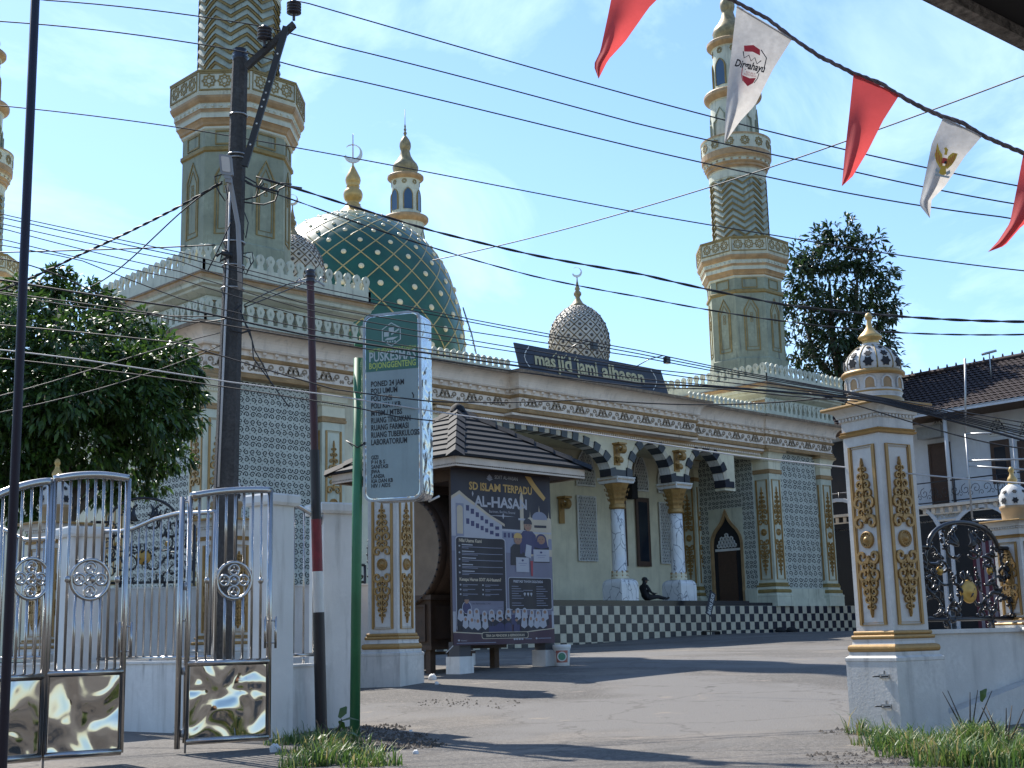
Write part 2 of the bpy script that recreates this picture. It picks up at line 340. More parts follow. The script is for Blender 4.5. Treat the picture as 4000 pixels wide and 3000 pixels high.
def pillar(P, h, zb, z1, z2, z3, z4, cap=.32, base=.42, which=(0, 1, 2, 3), cols=(0, 1)):
    """square pillar centred on the local origin; P: dict of MB plinth, base_moulding, shaft, ornament, capital; h half width of shaft"""
    hb = h*(1+base)
    P['plinth'].mold(sq(hb), [(0, zb), (0, z1-.12*h*2), (.02*h, z1-.1*h*2), (.02*h, z1-.02), (-.1*h, z1), (-.1*h, z1+.07*2*h), (-hb, z1+.07*2*h)], 0, True)
    z1 += .07*2*h; q = z2-z1
    pr = [(.24*h+h*.0, z1)]
    def tor(o0, za, zc, k):
        for i in range(7):
            a = -90+180*i/6; pr.append((o0+k*math.cos(R(a)), (za+zc)/2+(zc-za)/2*math.sin(R(a))))
    tor(.22*h, z1, z1+q*.33, .07*h); pr.append((.16*h, z1+q*.36)); pr.append((.13*h, z1+q*.5)); pr.append((.15*h, z1+q*.6)); tor(.12*h, z1+q*.6, z1+q*.8, .05*h); tor(.05*h, z1+q*.8, z2, .05*h); pr.append((-.02*h, z2))
    mi = [0]*8+[1]*3+[0]*20
    P['base_moulding'].mold(sq(h), pr, mi[:len(pr)-1], True)
    P['shaft'].mold(sq(h), [(0, z2-.02), (0, z3+.02)], 0, True)
    # chamfer lines and panels
    for k, F in enumerate(faces4(h, 0)):
        if k not in which: continue
        pw = h*.66; a0 = z2+(z3-z2)*.03; a1 = z3-(z3-z2)*.055
        rect = [(-pw, a0), (pw, a0), (pw, a1), (-pw, a1)]
        P['ornament'].ribbon(F, rect, h*.13, 0, h*.07, 0, True)
        rect2 = [(-pw*.86, a0+pw*.14), (pw*.86, a0+pw*.14), (pw*.86, a1-pw*.14), (-pw*.86, a1-pw*.14)]
        P['ornament'].ribbon(F, rect2, h*.05, 0, h*.04, 0, True)
        H = a1-a0; mid = a0+H*.47
        spindle(P['ornament'], F, 0, mid+H*.075, a1-H*.07, pw*1.12, 0, h*.12)
        medallion(P['ornament'], F, 0, mid, pw*.52, 0, h*.1)
        spindle(P['ornament'], F, 0, mid-H*.075, a0+H*.04, pw*1.12, 0, h*.12)
    q = z4-z3
    pr = [(0, z3)]; mi = []
    def seg(o, z, m): pr.append((o, z)); mi.append(m)
    seg(.1*h, z3+.02*q, 1); seg(.13*h, z3+.09*q, 1); seg(.06*h, z3+.11*q, 1); seg(.1*h, z3+.17*q, 1); seg(.02*h, z3+.19*q, 1); seg(.02*h, z3+.5*q, 0); seg(.08*h, z3+.52*q, 0); seg(.08*h, z3+.62*q, 0); seg(.16*h, z3+.64*q, 0)
    for i in range(1, 6): a = R(90*i/5); seg((.16+(cap*1.9-.16)*(1-math.cos(a)))*h, z3+q*(.64+.25*math.sin(a)), 0)
    seg(cap*2*h, z3+.9*q, 1); seg(cap*2.06*h, z3+.95*q, 1); seg(cap*2*h, z4, 1); seg(-h, z4+.03*q, 0)
    P['capital'].mold(sq(h), pr, mi, True)
    for F in faces4(h*1.08, 0):
        n = 11
        for i in range(n):
            u = -h*1.08+(i+.5)*2.16*h/n
            P['capital'].fbox(F, u-h*.055, u+h*.055, z3+.535*q, z3+.615*q, 0, h*.06, 0)
def lattice_dome(shell, ribs, boss, c, prof, N, rr, br, ms=(0, 0, 0), seg=96, bstep=1):
    shell.lathe(prof, seg, c, ms[0])
    P = np.array(prof, float); ds = np.hypot(np.diff(P[:, 0]), np.diff(P[:, 1])); S = np.concatenate([[0], np.cumsum(ds)])
    s = np.linspace(0, S[-1], 160); r_ = np.interp(s, S, P[:, 0]); z = np.interp(s, S, P[:, 1])
    Lc = np.concatenate([[0], np.cumsum(np.diff(s)/np.maximum((r_[1:]+r_[:-1])/2, .05))])
    w = 2*math.pi/N; stop = int(np.argmax(r_*w < br*2.6)) if (r_*w < br*2.6).any() else len(s)-1
    idx = list(range(0, stop+1, 5))
    for j in range(N):
        for sg in (1, -1):
            ribs.tube([(c[0]+r_[i]*math.cos(j*w+sg*Lc[i]), c[1]+r_[i]*math.sin(j*w+sg*Lc[i]), z[i]) for i in idx], [rr*max(.45, min(1, r_[i]/r_.max()*1.1)) for i in idx], 5, ms[1], caps=False)
    m = 0
    while m*w/2 < Lc[stop]:
        m += 1; L = m*w/2
        if L >= Lc[stop]: break
        rad = float(np.interp(L, Lc, r_)); zz = float(np.interp(L, Lc, z)); r2 = float(np.interp(L+.02, Lc, r_)); z2 = float(np.interp(L+.02, Lc, z))
        tx, tz = r2-rad, z2-zz; q = math.hypot(tx, tz); nr, nzv = tz/q, -tx/q
        b = br*max(.5, rad/r_.max())
        for a in range(N):
            ph = (2*a+m+1)*w/2; ca, sa = math.cos(ph), math.sin(ph)
            F = Fr((c[0]+rad*ca, c[1]+rad*sa, zz), (-sa, ca, 0), (tx/q*ca, tx/q*sa, tz/q))
            boss.flathe(F, [(b, -.02*b), (b*.92, b*.3), (b*.6, b*.55), (b*.2, b*.66)], 10, ms[2])
def crescent(mb, F, r, th, mi=0):
    o = arc(0, 0, r, 125, 415, 26); i_ = arc(r*.22, r*.12, r*.80, 408, 132, 26)
    F2 = F
    pts = [(x, y) for x, y in o]+[(x, y) for x, y in i_]
    ca, sa = math.cos(R(78)), math.sin(R(78)); o = [(x*ca-y*sa, x*sa+y*ca) for x, y in o]; i_ = [(x*ca-y*sa, x*sa+y*ca) for x, y in i_]
    n = len(o)
    for k in range(n-1):                       # strips between the outer and the inner edge
        a, b = o[k], o[k+1]; c_, d_ = i_[len(i_)-1-k], i_[len(i_)-2-k]
        mb.poly(F2, [a, b, d_, c_], -th, th, mi, True)
def curl_lattice(mb, F, u0, u1, v0, v1, cell=.21, cellx=None, m_pale=0, m_hole=1, depth=.03, skip=None, seed=1):
    """scroll panel: solid pale sheet, the darkness of its spiral cuts painted as ribbons"""
    mb.fbox(F, u0, u1, v0, v1, -.06, 0, m_pale)
    nx = max(1, round((u1-u0)/(cellx or cell))); ny = max(1, round((v1-v0)/cell)); cx = (u1-u0)/nx; cy = (v1-v0)/ny
    for i in range(nx):
        for j in range(ny):
            u = u0+(i+.5)*cx; v = v0+(j+.5)*cy
            if skip and skip(u, v): continue
            sg = 1 if (i+j) % 2 else -1; a0 = {0: 200, 1: 20, 2: 110, 3: 290}[(i % 2)+2*((j//2) % 2)]
            r_ = min(cx, cy)*.42; kx = cx/cy if cellx else 1
            mb.ribbon(F, [(u+(a-u)*kx, b) for a, b in spiral(u, v, r_, 1.25, a0, sg, 13, .16)], [r_*.36*(1-.3*k/13) for k in range(14)], 0, .004, m_hole)  # raised dark ribbon, painting the darkness inside a cut
            q = r_*.26; uu, vv = u0+(i+1)*cx, v0+(j+1)*cy
            if i < nx-1 and j < ny-1: mb.poly(F, [(uu-q, vv), (uu, vv-q), (uu+q, vv), (uu, vv+q)], .004, .004, m_hole)
            if i < nx-1: mb.poly(F, [(uu-q*.6, v), (uu, v-q*1.1), (uu+q*.6, v), (uu, v+q*1.1)], .004, .004, m_hole)
def hex_lattice(mb, F, u0, u1, v0, v1, cell=.13, m_pale=0, m_hole=1, inside=None):
    mb.fbox(F, u0, u1, v0, v1, -.05, -.04, m_hole) if inside is None else None
    ny = int((v1-v0)/(cell*.87)); nx = int((u1-u0)/cell)
    for j in range(-1, ny+1):
        for i in range(-1, nx+1):
            u = u0+(i+.5+(.5 if j % 2 else 0))*cell; v = v0+(j+.5)*cell*.87
            if u-cell*.4 < u0 or u+cell*.4 > u1 or v-cell*.4 < v0 or v+cell*.4 > v1: continue
            if inside and not inside(u, v): continue
            mb.ribbon(F, [(u+cell*.52*math.cos(R(60*k+30)), v+cell*.52*math.sin(R(60*k+30))) for k in range(6)], cell*.2, -.04, 0, m_pale, True)
            mb.ribbon(F, [(u+cell*.3*math.cos(R(60*k)), v+cell*.3*math.sin(R(60*k))) for k in range(6)], cell*.07, -.04, -.004, m_pale, True)
def merlons(mb, path, z0, hb, hm, step, t=.09, mi=0, inset=0.):
    """parapet: low band and a row of onion-shaped merlons along straight runs"""
    for kk, ((x0, y0), (x1, y1)) in enumerate(zip(path, path[1:])):
        L = math.hypot(x1-x0, y1-y0); ex = V((x1-x0)/L, (y1-y0)/L, 0)
        F = Fr((x0, y0, z0), ex)                       # normal is to the right of the travel direction
        mb.fbox(F, .001*(kk % 2), L-.001*(kk % 2), 0, hb+.003*(kk % 2), -t, 0, mi)
        n = max(1, round(L/step)); s = L/n; w = s*.46
        for i in range(n):
            u = (i+.5)*s
            pts = [(u-w*.62, hb-.005), (u+w*.62, hb-.005), (u+w*.6, hb+hm*.12), (u+w*.42, hb+hm*.3), (u+w*.78, hb+hm*.55), (u+w*.86, hb+hm*.72), (u+w*.5, hb+hm*.92), (u, hb+hm),
                   (u-w*.5, hb+hm*.92), (u-w*.86, hb+hm*.72), (u-w*.78, hb+hm*.55), (u-w*.42, hb+hm*.3), (u-w*.6, hb+hm*.12)]
            mb.poly(F, pts, -t*.85, -t*.1, mi, True)
            mb.poly(F, [(u-w*.2, hb+hm*.6), (u, hb+hm*.5), (u+w*.2, hb+hm*.6), (u, hb+hm*.78)], -t*.1+.003, -t*.1+.003, mi+1)
def frieze_unit(mb, F, u, v, L, h, mi=0, d=.02):
    """running scroll, one repeat of length L centred on v"""
    def sp(cx, cy, r_, turns, a0, sg, w=.48): mb.ribbon(F, spiral(u+cx*L, v+cy*h, r_*h, turns, a0, sg, 11, .2), [r_*h*w*(1-.4*i/11) for i in range(12)], 0, d, mi)
    for s in (-1, 1):
        sp(.5+s*.10, .02, .36, 1.2, 90, s)
        mb.ribbon(F, [(u+L*(.5+s*(.10+.13*t)), v+h*(.38-.55*t-.25*math.sin(math.pi*t))) for t in [i/8 for i in range(9)]], [h*.16*(1-.5*i/8) for i in range(9)], 0, d, mi)
        sp(.5+s*.36, .12, .24, 1., 200 if s > 0 else -20, -s)
        sp(.5+s*.27, -.12, .2, .9, 0, s)
        mb.poly(F, [(u+L*(.5+s*.43), v-.2*h), (u+L*(.5+s*.47), v-.02*h), (u+L*(.5+s*.5), v-.22*h), (u+L*(.5+s*.46), v-.36*h)], 0, d, mi)
    mb.poly(F, [(u+.5*L-.05*h, v-.3*h), (u+.5*L+.05*h, v-.3*h), (u+.5*L+.05*h, v+.34*h), (u+.5*L-.05*h, v+.34*h)], 0, d*.8, mi)

# ------------------------------------------------------------------ the mosque
mosque = tag(wempty("mosque", (34.25, 44, 0)), "cream and pale green mosque with patterned minarets, gold cornices and a green dome", "mosque")
FY, X0, X1, XC = 31.05, 18.72, 49.2, 34.25
FRONT = [(X0, 58), (X0, FY), (30.2, FY), (30.2, 30.62), (39.45, 30.62), (39.45, FY), (44.4, FY), (44.4, 30.97), (X1, 30.97), (X1, 58)]
# walls
w = MB()
w.box(19.1, 24.2, 31.35, 36, -1, 8.5, 0); w.box(44.7, 48.9, 31.35, 36, 1, 8.5, 0)
w.box(19.0, 48.9, 35.25, 57.6, -1, 8.6, 0)
w.box(24.2, 27.2, 31.3, 35.2, -1, 7.3, 0)
w.box(24.0, 44.6, 31.5, 35.2, 7.2, 7.28, 0)               # porch ceiling
w.box(18.9, 48.98, 31.4, 57.5, 8.5, 8.62, 0)             # flat roof
w.build("wall", M['cream'], mosque)
# chequered plinth, black floor edge
p = MB(); p.box(18.4, 51.9, 31.0, 36, -1, 1.062, 0); p.build("plinth", M['grout'], mosque)
ti = MB(); nx = 112
for i in range(nx):
    x = 18.4+i*.2995
    for j in range(6):
        z = 1.06-.3*(j+1)
        ti.box(x+.005, x+.2935, 30.985, 31.0, z+.005, z+.295, (i+j) % 2)
ti.build("plinth_tile", [M['navy'], M['tile']], mosque)
fl = MB(); fl.box(24.2, 42.7, 30.99, 35.3, 1.064, 1.25, 0); fl.box(42.7, 44.3, 31.05, 35.3, 1.064, 1.19, 0); fl.box(24.2, 44.5, 35.12, 35.26, 1.25, 1.42, 0); fl.build("porch_floor", M['blackm'], mosque)
# cornice and frieze
c = MB()
pr = [(0, 7.28), (.05, 7.3), (.07, 7.36), (.03, 7.4), (.05, 7.44), (0, 7.46), (0, 7.80), (.05, 7.82), (.09, 7.88), (.03, 7.92), (.02, 8.06), (.13, 8.08), (.16, 8.13), (.13, 8.16)]
mi = [1, 1, 1, 1, 0, 0, 1, 1, 1, 0, 0, 0, 0]
for i in range(1, 8):
    a = R(90*i/7); pr.append((.14+.34*(1-math.cos(a)), 8.16+.35*math.sin(a))); mi.append(0)
pr += [(.5, 8.52), (.51, 8.62), (-.6, 8.625)]; mi += [2, 2, 2]
c.mold(FRONT, pr, mi); c.build("cornice", [M['pink'], M['ochre'], M['stain']], mosque)
mo = MB()
for (a, b) in zip(FRONT, FRONT[1:]):
    L = math.hypot(b[0]-a[0], b[1]-a[1])
    if L > 25: a = (a[0], 45); L = math.hypot(b[0]-a[0], b[1]-a[1])
    if a[0] == X1 or L < .3: continue
    fz = MB()
    F = Fr((a[0], a[1], 0), ((b[0]-a[0])/L, (b[1]-a[1])/L, 0))
    n = max(1, round(L/1.2)) if L > .6 else 0
    for i in range(n): frieze_unit(fz, F, i*L/n, 7.63, L/n, .38)
    fz.build("frieze_scroll", M['frz'], mosque)
    n = max(1, round(L/.41))
    for i in range(n):
        u = (i+.5)*L/n
        mo.poly(Fr(F(u-.055, 0, 0), F.en, (0, 0, 1)), [(0, 7.93), (.03, 7.93), (.06, 7.97), (.1, 8.0), (.11, 8.06), (0, 8.06)], -.11, 0, 0, True)
mo.build("cornice_bracket", M['pink'], mosque)['kind'] = 'stuff'
so = MB()
so.box(29.9, 39.6, 30.66, 31.32, 7.2, 7.275, 0); so.box(27, 44.4, 31.05, 31.35, 7.19, 7.27, 0)
so.box(27, 44.4, 31.12, 31.3, 7.1, 7.188, 1)
for i in range(150): so.box(27+i*.115, 27.07+i*.115, 31.14, 31.29, 7.03, 7.1, 0)
so.build("porch_soffit", [M['pink'], M['ochre']], mosque)
# parapets with merlons
for q, hb, hm, st_ in (([(24.3, FY-.14), (30.15, FY-.14)], .16, .32, .27), ([(39.5, FY-.14), (44.4, FY-.14)], .16, .32, .27),
                       ([(X0-.14, 40), (X0-.14, FY-.14), (24.2, FY-.14)], .24, .5, .33), ([(44.4, FY-.2), (X1+.14, FY-.2), (X1+.14, 40)], .24, .5, .33)):
    pa = MB(); merlons(pa, q, 8.625, hb, hm, st_); pa.build("parapet", [M['green'], M['moss']], mosque)
# tower heads under the front minarets
for cx in (21.27, 47.2):
    cy = 33.6; h = 2.42; t = MB(); ring = [(cx-h, cy-h), (cx+h, cy-h), (cx+h, cy+h), (cx-h, cy+h)]
    pr = [(0, 8.4), (0, 9.24), (.05, 9.26), (.05, 9.34), (.09, 9.36), (.09, 9.46), (.15, 9.48), (.34, 9.6), (.36, 9.66), (.46, 9.7), (.48, 9.78), (.50, 9.8), (.53, 9.82), (.53, 9.92), (.57, 9.95), (.57, 10.0), (.5, 10.01), (-h, 10.02)]
    t.mold(ring, pr, [0, 0, 1, 1, 0, 0, 0, 0, 0, 0, 0, 0, 1, 1, 2, 2, 2], True)
    t.build("tower_head", [M['green'], M['ochre'], M['stain']], mosque)
    q = MB(); g = h+.46
    merlons(q, [(cx-g, cy+g), (cx-g, cy-g), (cx+g, cy-g), (cx+g, cy+g), (cx-g, cy+g)], 10.02, .34, .46, .345)
    q.build("tower_parapet", [M['green'], M['moss']], mosque)
# pilasters with carved ornament
for px, py in ((19.19, 31.5), (23.05, 31.5), (44.95, 31.42), (48.65, 31.42), (44.62, 34.95), (19.25, 36.3)):
    P = {k: MB() for k in ('plinth', 'base_moulding', 'shaft', 'ornament', 'capital')}
    for m_ in P.values(): m_.M = Matrix.Translation((px, py, 0))
    pillar(P, .40, 1.05 if px > 30 else .9, 1.52, 1.98, 6.32, 7.27, .24, .38, (0, 3))
    o = P['shaft'].build("pilaster", M['green'], mosque)
    P['plinth'].build("plinth", M['green'], o); P['base_moulding'].build("base_moulding", [M['olive'], M['green']], o)
    P['ornament'].build("ornament", M['gold'], o); P['capital'].build("capital", [M['cream'], M['ochre']], o)
# lattice panels
def panel(F, u0, u1, v0, v1, cell=.21, cellx=None):
    b = MB(); curl_lattice(b, F, u0, u1, v0, v1, cell, cellx); return b.build("lattice_panel", [M['lat'], M['dark']], mosque)
panel(Fr((0, 31.28, 0), (1, 0, 0)), 19.7, 22.6, 1.2, 7.26)
panel(Fr((0, 31.22, 0), (1, 0, 0)), 45.4, 48.2, 1.75, 7.26, .25, .35)
panel(Fr((19.02, 0, 0), (0, -1, 0)), -35.85, -31.95, .9, 7.26)
DX = 44.5                                            # side of the right tower, with the ogee doorway
def ogee(w_, h0, h1, n=10):
    pts = [(-w_, 0), (-w_, h0)]
    for x, t in ((-.985, .10), (-.93, .22), (-.83, .33), (-.69, .43), (-.52, .52), (-.36, .61), (-.22, .71), (-.11, .82), (-.04, .92), (0, 1)): pts.append((x*w_, h0+(h1-h0)*t))
    return pts+[(-x, y) for x, y in reversed(pts[:-1])]
FD = Fr((DX, 0, 0), (0, -1, 0)); dc = -33.25; DW = .86
panel(FD, -34.55, dc-DW, 1.25, 7.26, .2); panel(FD, dc+DW, -31.8, 1.75, 7.26, .2); panel(FD, dc-DW, dc+DW, 5.05, 7.26, .2)
b = MB(); b.fbox(FD, dc+DW, -31.8, 1.06, 1.75, -.05, .12, 0); b.box(45.3, 48.3, 31.1, 31.3, 1.06, 1.75, 0); b.box(45.3, 48.3, 31.02, 31.12, 1.06, 1.36, 0); b.build("low_wall", M['green'], mosque)
dr = MB(); og = ogee(DW-.1, 3.6-1.25, 5.0-1.25)
F2 = FD.at(dc, 1.25)
sp = ogee(DW-.1, 2.35, 3.75)
for k in range(len(sp)-1):                           # spandrel between ogee and the square opening
    a, b_ = sp[k], sp[k+1]
    e = DW*(-1 if (a[0]+b_[0]) < 0 else 1)
    dr.poly(F2, [a, (e, a[1]), (e, b_[1]), b_], -.05, .005, 0)
dr.poly(F2, [(-DW, 3.75), (DW, 3.75), (DW, 3.82), (-DW, 3.82)], -.05, .005, 0)
dr.ribbon(F2, sp, .11, -.05, .06, 1)
dr.poly(F2, sp, -.055, -.05, 2)
dr.fbox(F2, -.5, .42, 0, 2.1, -.048, -.02, 3); dr.fbox(F2, -.62, .62, 2.1, 2.2, -.049, -.02, 4)
hex_lattice(dr, F2.at(0, 0, -.0), -.5, .5, 2.25, 3.0, .16, 4, 2, lambda u, v: u*u+(v-2.25)**2 < .25)
dr.build("doorway", [M['green'], M['ochre'], M['dark'], M['brown'], M['white']], mosque)
# porch columns
for cx in (35.86, 39.14, 26.7):
    cy = 31.52; K = Matrix.Translation((cx, cy, 0))
    b = MB(); b.M = K
    b.mold(sq(.45), [(0, 1.25), (0, 1.80), (-.012, 1.88), (-.05, 1.95), (-.11, 2.0), (-.18, 2.02), (-.45, 2.025)], 0, True)
    b.build("column_pedestal", M['marble'], mosque)
    s_ = MB(); s_.M = K
    s_.lathe([(.30, 2.02), (.32, 2.06), (.30, 2.1), (.28, 2.12), (.31, 2.18), (.29, 2.24), (.265, 2.27), (.26, 2.9), (.25, 3.7), (.24, 4.5)], 24, mi=[1, 1, 1, 1, 1, 1, 0, 0, 0])
    for k in range(9):
        a = 2*math.pi*k/9; s_.box(.28*math.cos(a)-.02, .28*math.cos(a)+.02, .28*math.sin(a)-.02, .28*math.sin(a)+.02, 2.06, 2.3, 2)
    s_.build("column_shaft", [M['marble'], M['cream'], M['ochre']], mosque)
    k_ = MB(); k_.M = K
    k_.lathe([(.25, 4.47), (.29, 4.5), (.31, 4.55), (.28, 4.59), (.30, 4.63), (.27, 4.66)], 24)
    n8 = 8; pr8 = [(.26, 4.66), (.275, 4.8), (.315, 5.0), (.40, 5.22), (.47, 5.36), (.48, 5.38)]
    vs = []; fs8 = []
    for r_, z in pr8:
        t = (z-4.66)/.72
        for i in range(n8):
            a = R(22.5+45*i); sqx = max(abs(math.cos(a)), abs(math.sin(a)))
            rr = r_*((1-t)+t*.93/sqx*.98) if True else r_
            vs.append((rr*math.cos(a), rr*math.sin(a), z))
    for j in range(len(pr8)-1):
        for i in range(n8): fs8.append((j*n8+i, j*n8+(i+1) % n8, (j+1)*n8+(i+1) % n8, (j+1)*n8+i))
    k_.add(vs, fs8, 0)
    for i in range(8):
        a = R(45*i); F = Fr((.285*math.cos(a), .285*math.sin(a), 4.72), (-math.sin(a), math.cos(a), 0), (.20*math.cos(a), .20*math.sin(a), .66))
        for v_ in (.1, .28, .46):
            for s in (-1, 1): k_.ribbon(F, spiral(s*.055, v_, .05, 1.1, 90, s, 8), .022, -.01, .02, 0)
    k_.build("column_capital", M['gold'], mosque)
    a_ = MB(); a_.M = K
    a_.mold(sq(.43), [(-.3, 5.38), (0, 5.385), (.02, 5.42), (.02, 5.44), (.04, 5.46), (.04, 5.55), (.06, 5.57), (.06, 5.6), (-.3, 5.605)], [0]*8, True)
    for F in faces4(.47):
        for i in range(14): a_.fbox(F, -.43+i*.063, -.395+i*.063, 5.475, 5.535, 0, .012, 1)
    a_.build("column_abacus", [M['white'], M['ochre']], mosque)
# arcade wall with striped arches
AW = MB(); VO = MB(); YW0, YW1, ZT = 31.27, 31.75, 7.15
FA = Fr((0, YW0, 0), (1, 0, 0))
def ogive(c_, hw, z0, rise, n=14):
    k = ((rise/hw)**2+1)/2; Rr = k*hw; out = []
    a1 = math.acos((Rr-hw)/Rr)
    for i in range(n+1): a = a1*i/n; out.append((c_-((Rr*math.cos(a))-(Rr-hw)), z0+Rr*math.sin(a)))
    return out+[(2*c_-x, z) for x, z in reversed(out[:-1])]
def basket(c_, hw, z0, rise, n=20):
    out = []
    for i in range(2*n+1):
        t = math.pi*(1-i/(2*n)); cx_, sy_ = math.cos(t), math.sin(t)
        out.append((c_+hw*math.copysign(abs(cx_)**.86, cx_), z0+rise*abs(sy_)**.80))
    return out
ARCH = [(basket(31.25, 4.02, 5.6, 1.28), 33), (ogive(37.5, 1.14, 5.6, 1.38), 13), (ogive(40.78, 1.14, 5.6, 1.38), 13)]
for pts, nv in ARCH:
    for a, b in zip(pts, pts[1:]):
        AW.poly(FA, [a, b, (b[0], ZT), (a[0], ZT)], 0, 0, 0); AW.poly(FA, [a, b, (b[0], ZT), (a[0], ZT)], -.48, -.48, 0)
        AW.add([FA(*a, 0), FA(*b, 0), FA(*b, -.48), FA(*a, -.48)], [(0, 1, 2, 3)], 1)
    # voussoirs
    P_ = np.array(pts); S = np.concatenate([[0], np.cumsum(np.hypot(*np.diff(P_, axis=0).T))])
    mid = P_[len(P_)//2]
    for k in range(nv):
        s0, s1 = S[-1]*k/nv, S[-1]*(k+1)/nv; ss = np.linspace(s0, s1, 4)
        inn = [(float(np.interp(x, S, P_[:, 0])), float(np.interp(x, S, P_[:, 1]))) for x in ss]; out = []
        for x in ss:
            d = .02; ax, az = np.interp(x-d, S, P_[:, 0]), np.interp(x-d, S, P_[:, 1]); bx, bz = np.interp(x+d, S, P_[:, 0]), np.interp(x+d, S, P_[:, 1])
            tx, tz = bx-ax, bz-az; q = math.hypot(tx, tz); wd = .21 if k % 2 else .27
            out.append((float(np.interp(x, S, P_[:, 0])-tz/q*wd), float(min(np.interp(x, S, P_[:, 1])+tx/q*wd, 7.06))))
        black = k % 2 == 0
        i2 = [(x+(x-o[0])*.12, z+(z-o[1])*.12) if black else (x, z) for (x, z), o in zip(inn, out)]
        VO.poly(FA, i2+out[::-1], -.46 if black else 0, .07 if black else .03, 0 if black else 1, True)
        if not black:
            for q in (.12, .24, .36):                  # fine lines on the soffit
                VO.add([FA(*inn[0], -q-.012), FA(*inn[-1], -q-.012), FA(*inn[-1], -q), FA(*inn[0], -q)], [(0, 1, 2, 3)], 2)
for x0, x1 in ((27.0, 27.23), (35.27, 36.36), (38.64, 39.64), (41.92, 42.6)):
    AW.fbox(FA, x0, x1, 5.6 if x0 < 41 else 5.5, ZT, -.48, 0, 0)
AW.fbox(FA, 42.6, 44.5, 6.9, ZT, -.48, 0, 0)
AW.build("arcade_wall", [M['cream'], M['white']], mosque)
for x0, x1 in ((35.5, 36.2), (38.8, 39.5), (42.15, 42.5)): VO.fbox(FA, x0, x1, 5.61, 5.86, 0, .04, 0)
VO.build("arch_voussoirs", [M['navy'], M['tile'], M['grout']], mosque)
# gilded scroll sconces under the cornice
for x in (35.62, 38.98):
    b = MB(); b.fbox(FA, x-.14, x+.16, 6.02, 6.78, 0, .05, 0)
    Fs = Fr((x+.02, YW0-.05, 0), (0, -1, 0))
    b.ribbon(Fs, spiral(.2, 6.55, .17, 1.2, 90, -1, 14), .07, -.1, .1, 0); b.ribbon(Fs, spiral(.1, 6.2, .09, 1.2, 270, 1, 12), .05, -.1, .1, 0)
    b.fbox(FA, x-.2, x+.22, 6.74, 6.8, 0, .34, 0); b.fbox(FA, x-.12, x+.14, 6.28, 6.32, 0, .16, 0)
    b.build("wall_sconce", M['gold'], mosque)
b = MB(); x = 33.0; FI = Fr((0, 35.2, 0), (1, 0, 0))
# inner wall windows
def xz(px, py): p_ = onY(px, py, 35.2); return p_.x, p_.z
def lat_win(x0, x1, z0, z1, pointed=False):
    b = MB(); F = FI; n = 10
    if not pointed:
        b.fbox(F, x0, x1, z0, z1, .0, .012, 1); b.ribbon(F, [(x0, z0), (x1, z0), (x1, z1), (x0, z1)], .06, 0, .05, 0, True)
        hex_lattice(b, F.at(0, 0, .055), x0, x1, z0, z1, .15, 0, 1, lambda u, v: True)
    else:
        c_ = (x0+x1)/2; hw = (x1-x0)/2; o = ogive(c_, hw, z0+(z1-z0)*.25, (z1-z0)*.75, 8); o = [(x0, z0)]+o+[(x1, z0)]
        b.poly(F, o, 0, .012, 1); b.ribbon(F, o, .07, 0, .05, 0, True)
        def ins(u, v):
            t = max(0, (v-z0-(z1-z0)*.25)/((z1-z0)*.75)); return abs(u-c_) < hw*(1-t**1.7)-.05
        hex_lattice(b, F.at(0, 0, .055), x0, x1, z0, z1, .15, 0, 1, ins)
    return b.build("lattice_window", [M['white'], M['dark']], mosque)
(xa, zt), (xb, zb_) = xz(2253, 1935), xz(2333, 2192); lat_win(xa, xb, zb_, zt)
d_ = xb-xa
x2a, _ = xz(2573, 1960); lat_win(x2a, x2a+d_, zb_, zt)
(ua, ut), (ub, ubt) = xz(2253, 1800), xz(2325, 1900); lat_win(xa, xb, ubt, ut+.55, True); lat_win(x2a, x2a+d_, ubt, ut+.55, True)
x3a, _ = xz(2478, 1910); x3b, _ = xz(2518, 1920); lat_win(x3a-.05, x3b+.2, ubt, ut+.55, True)
for xx in (x3a, xa-2.4, xb+.95):
    b = MB(); wd = x3b-x3a+.2
    b.fbox(FI, xx, xx+wd, zb_-.15, zt+.12, 0, .05, 0); b.fbox(FI, xx+.14, xx+wd-.14, zb_+.05, zt-.06, .05, .055, 1); b.build("narrow_window", [M['brown'], M['glass']], mosque)
b = MB(); b.fbox(FI, x3a-.55, x3a-.2, ubt-.4, ubt+.5, 0, .35, 0); b.build("wall_speaker", M['dark'], mosque)
for s_x in (xa-.9,):
    b = MB(); b.fbox(FI, s_x-.14, s_x+.14, 4.3, 5.3, 0, .05, 0); Fs = Fr((s_x, 35.15, 0), (0, -1, 0)); b.ribbon(Fs, spiral(.22, 5.0, .2, 1.2, 90, -1, 14), .08, -.1, .1, 0); b.fbox(FI, s_x-.2, s_x+.2, 5.24, 5.32, 0, .4, 0); b.build("wall_sconce", M['gold'], mosque)
# ------------------------------------------------------------------ minarets
def octa(r_, ph=22.5): return [(r_*math.cos(R(ph+45*i)), r_*math.sin(R(ph+45*i))) for i in range(8)]
def oct_frames(R_):                                   # the eight faces: apothem frames
    ap = R_*math.cos(R(22.5)); out = []
    for i in range(8):
        a = R(45*i); out.append((Fr((ap*math.cos(a), ap*math.sin(a), 0), (-math.sin(a), math.cos(a), 0)), R_*math.sin(R(22.5))))
    return out
def round_frames(R_, n): return [Fr((R_*math.cos(2*math.pi*i/n), R_*math.sin(2*math.pi*i/n), 0), (-math.sin(2*math.pi*i/n), math.cos(2*math.pi*i/n), 0)) for i in range(n)]
def star_relief(mb, F, u, v, r_, mi=0):
    mb.ribbon(F, star(u, v, r_, 8, .74), r_*.26, 0, .02, mi, True); mb.ribbon(F, star(u, v, r_*.52, 8, .74, .39), r_*.16, 0, .015, mi, True)
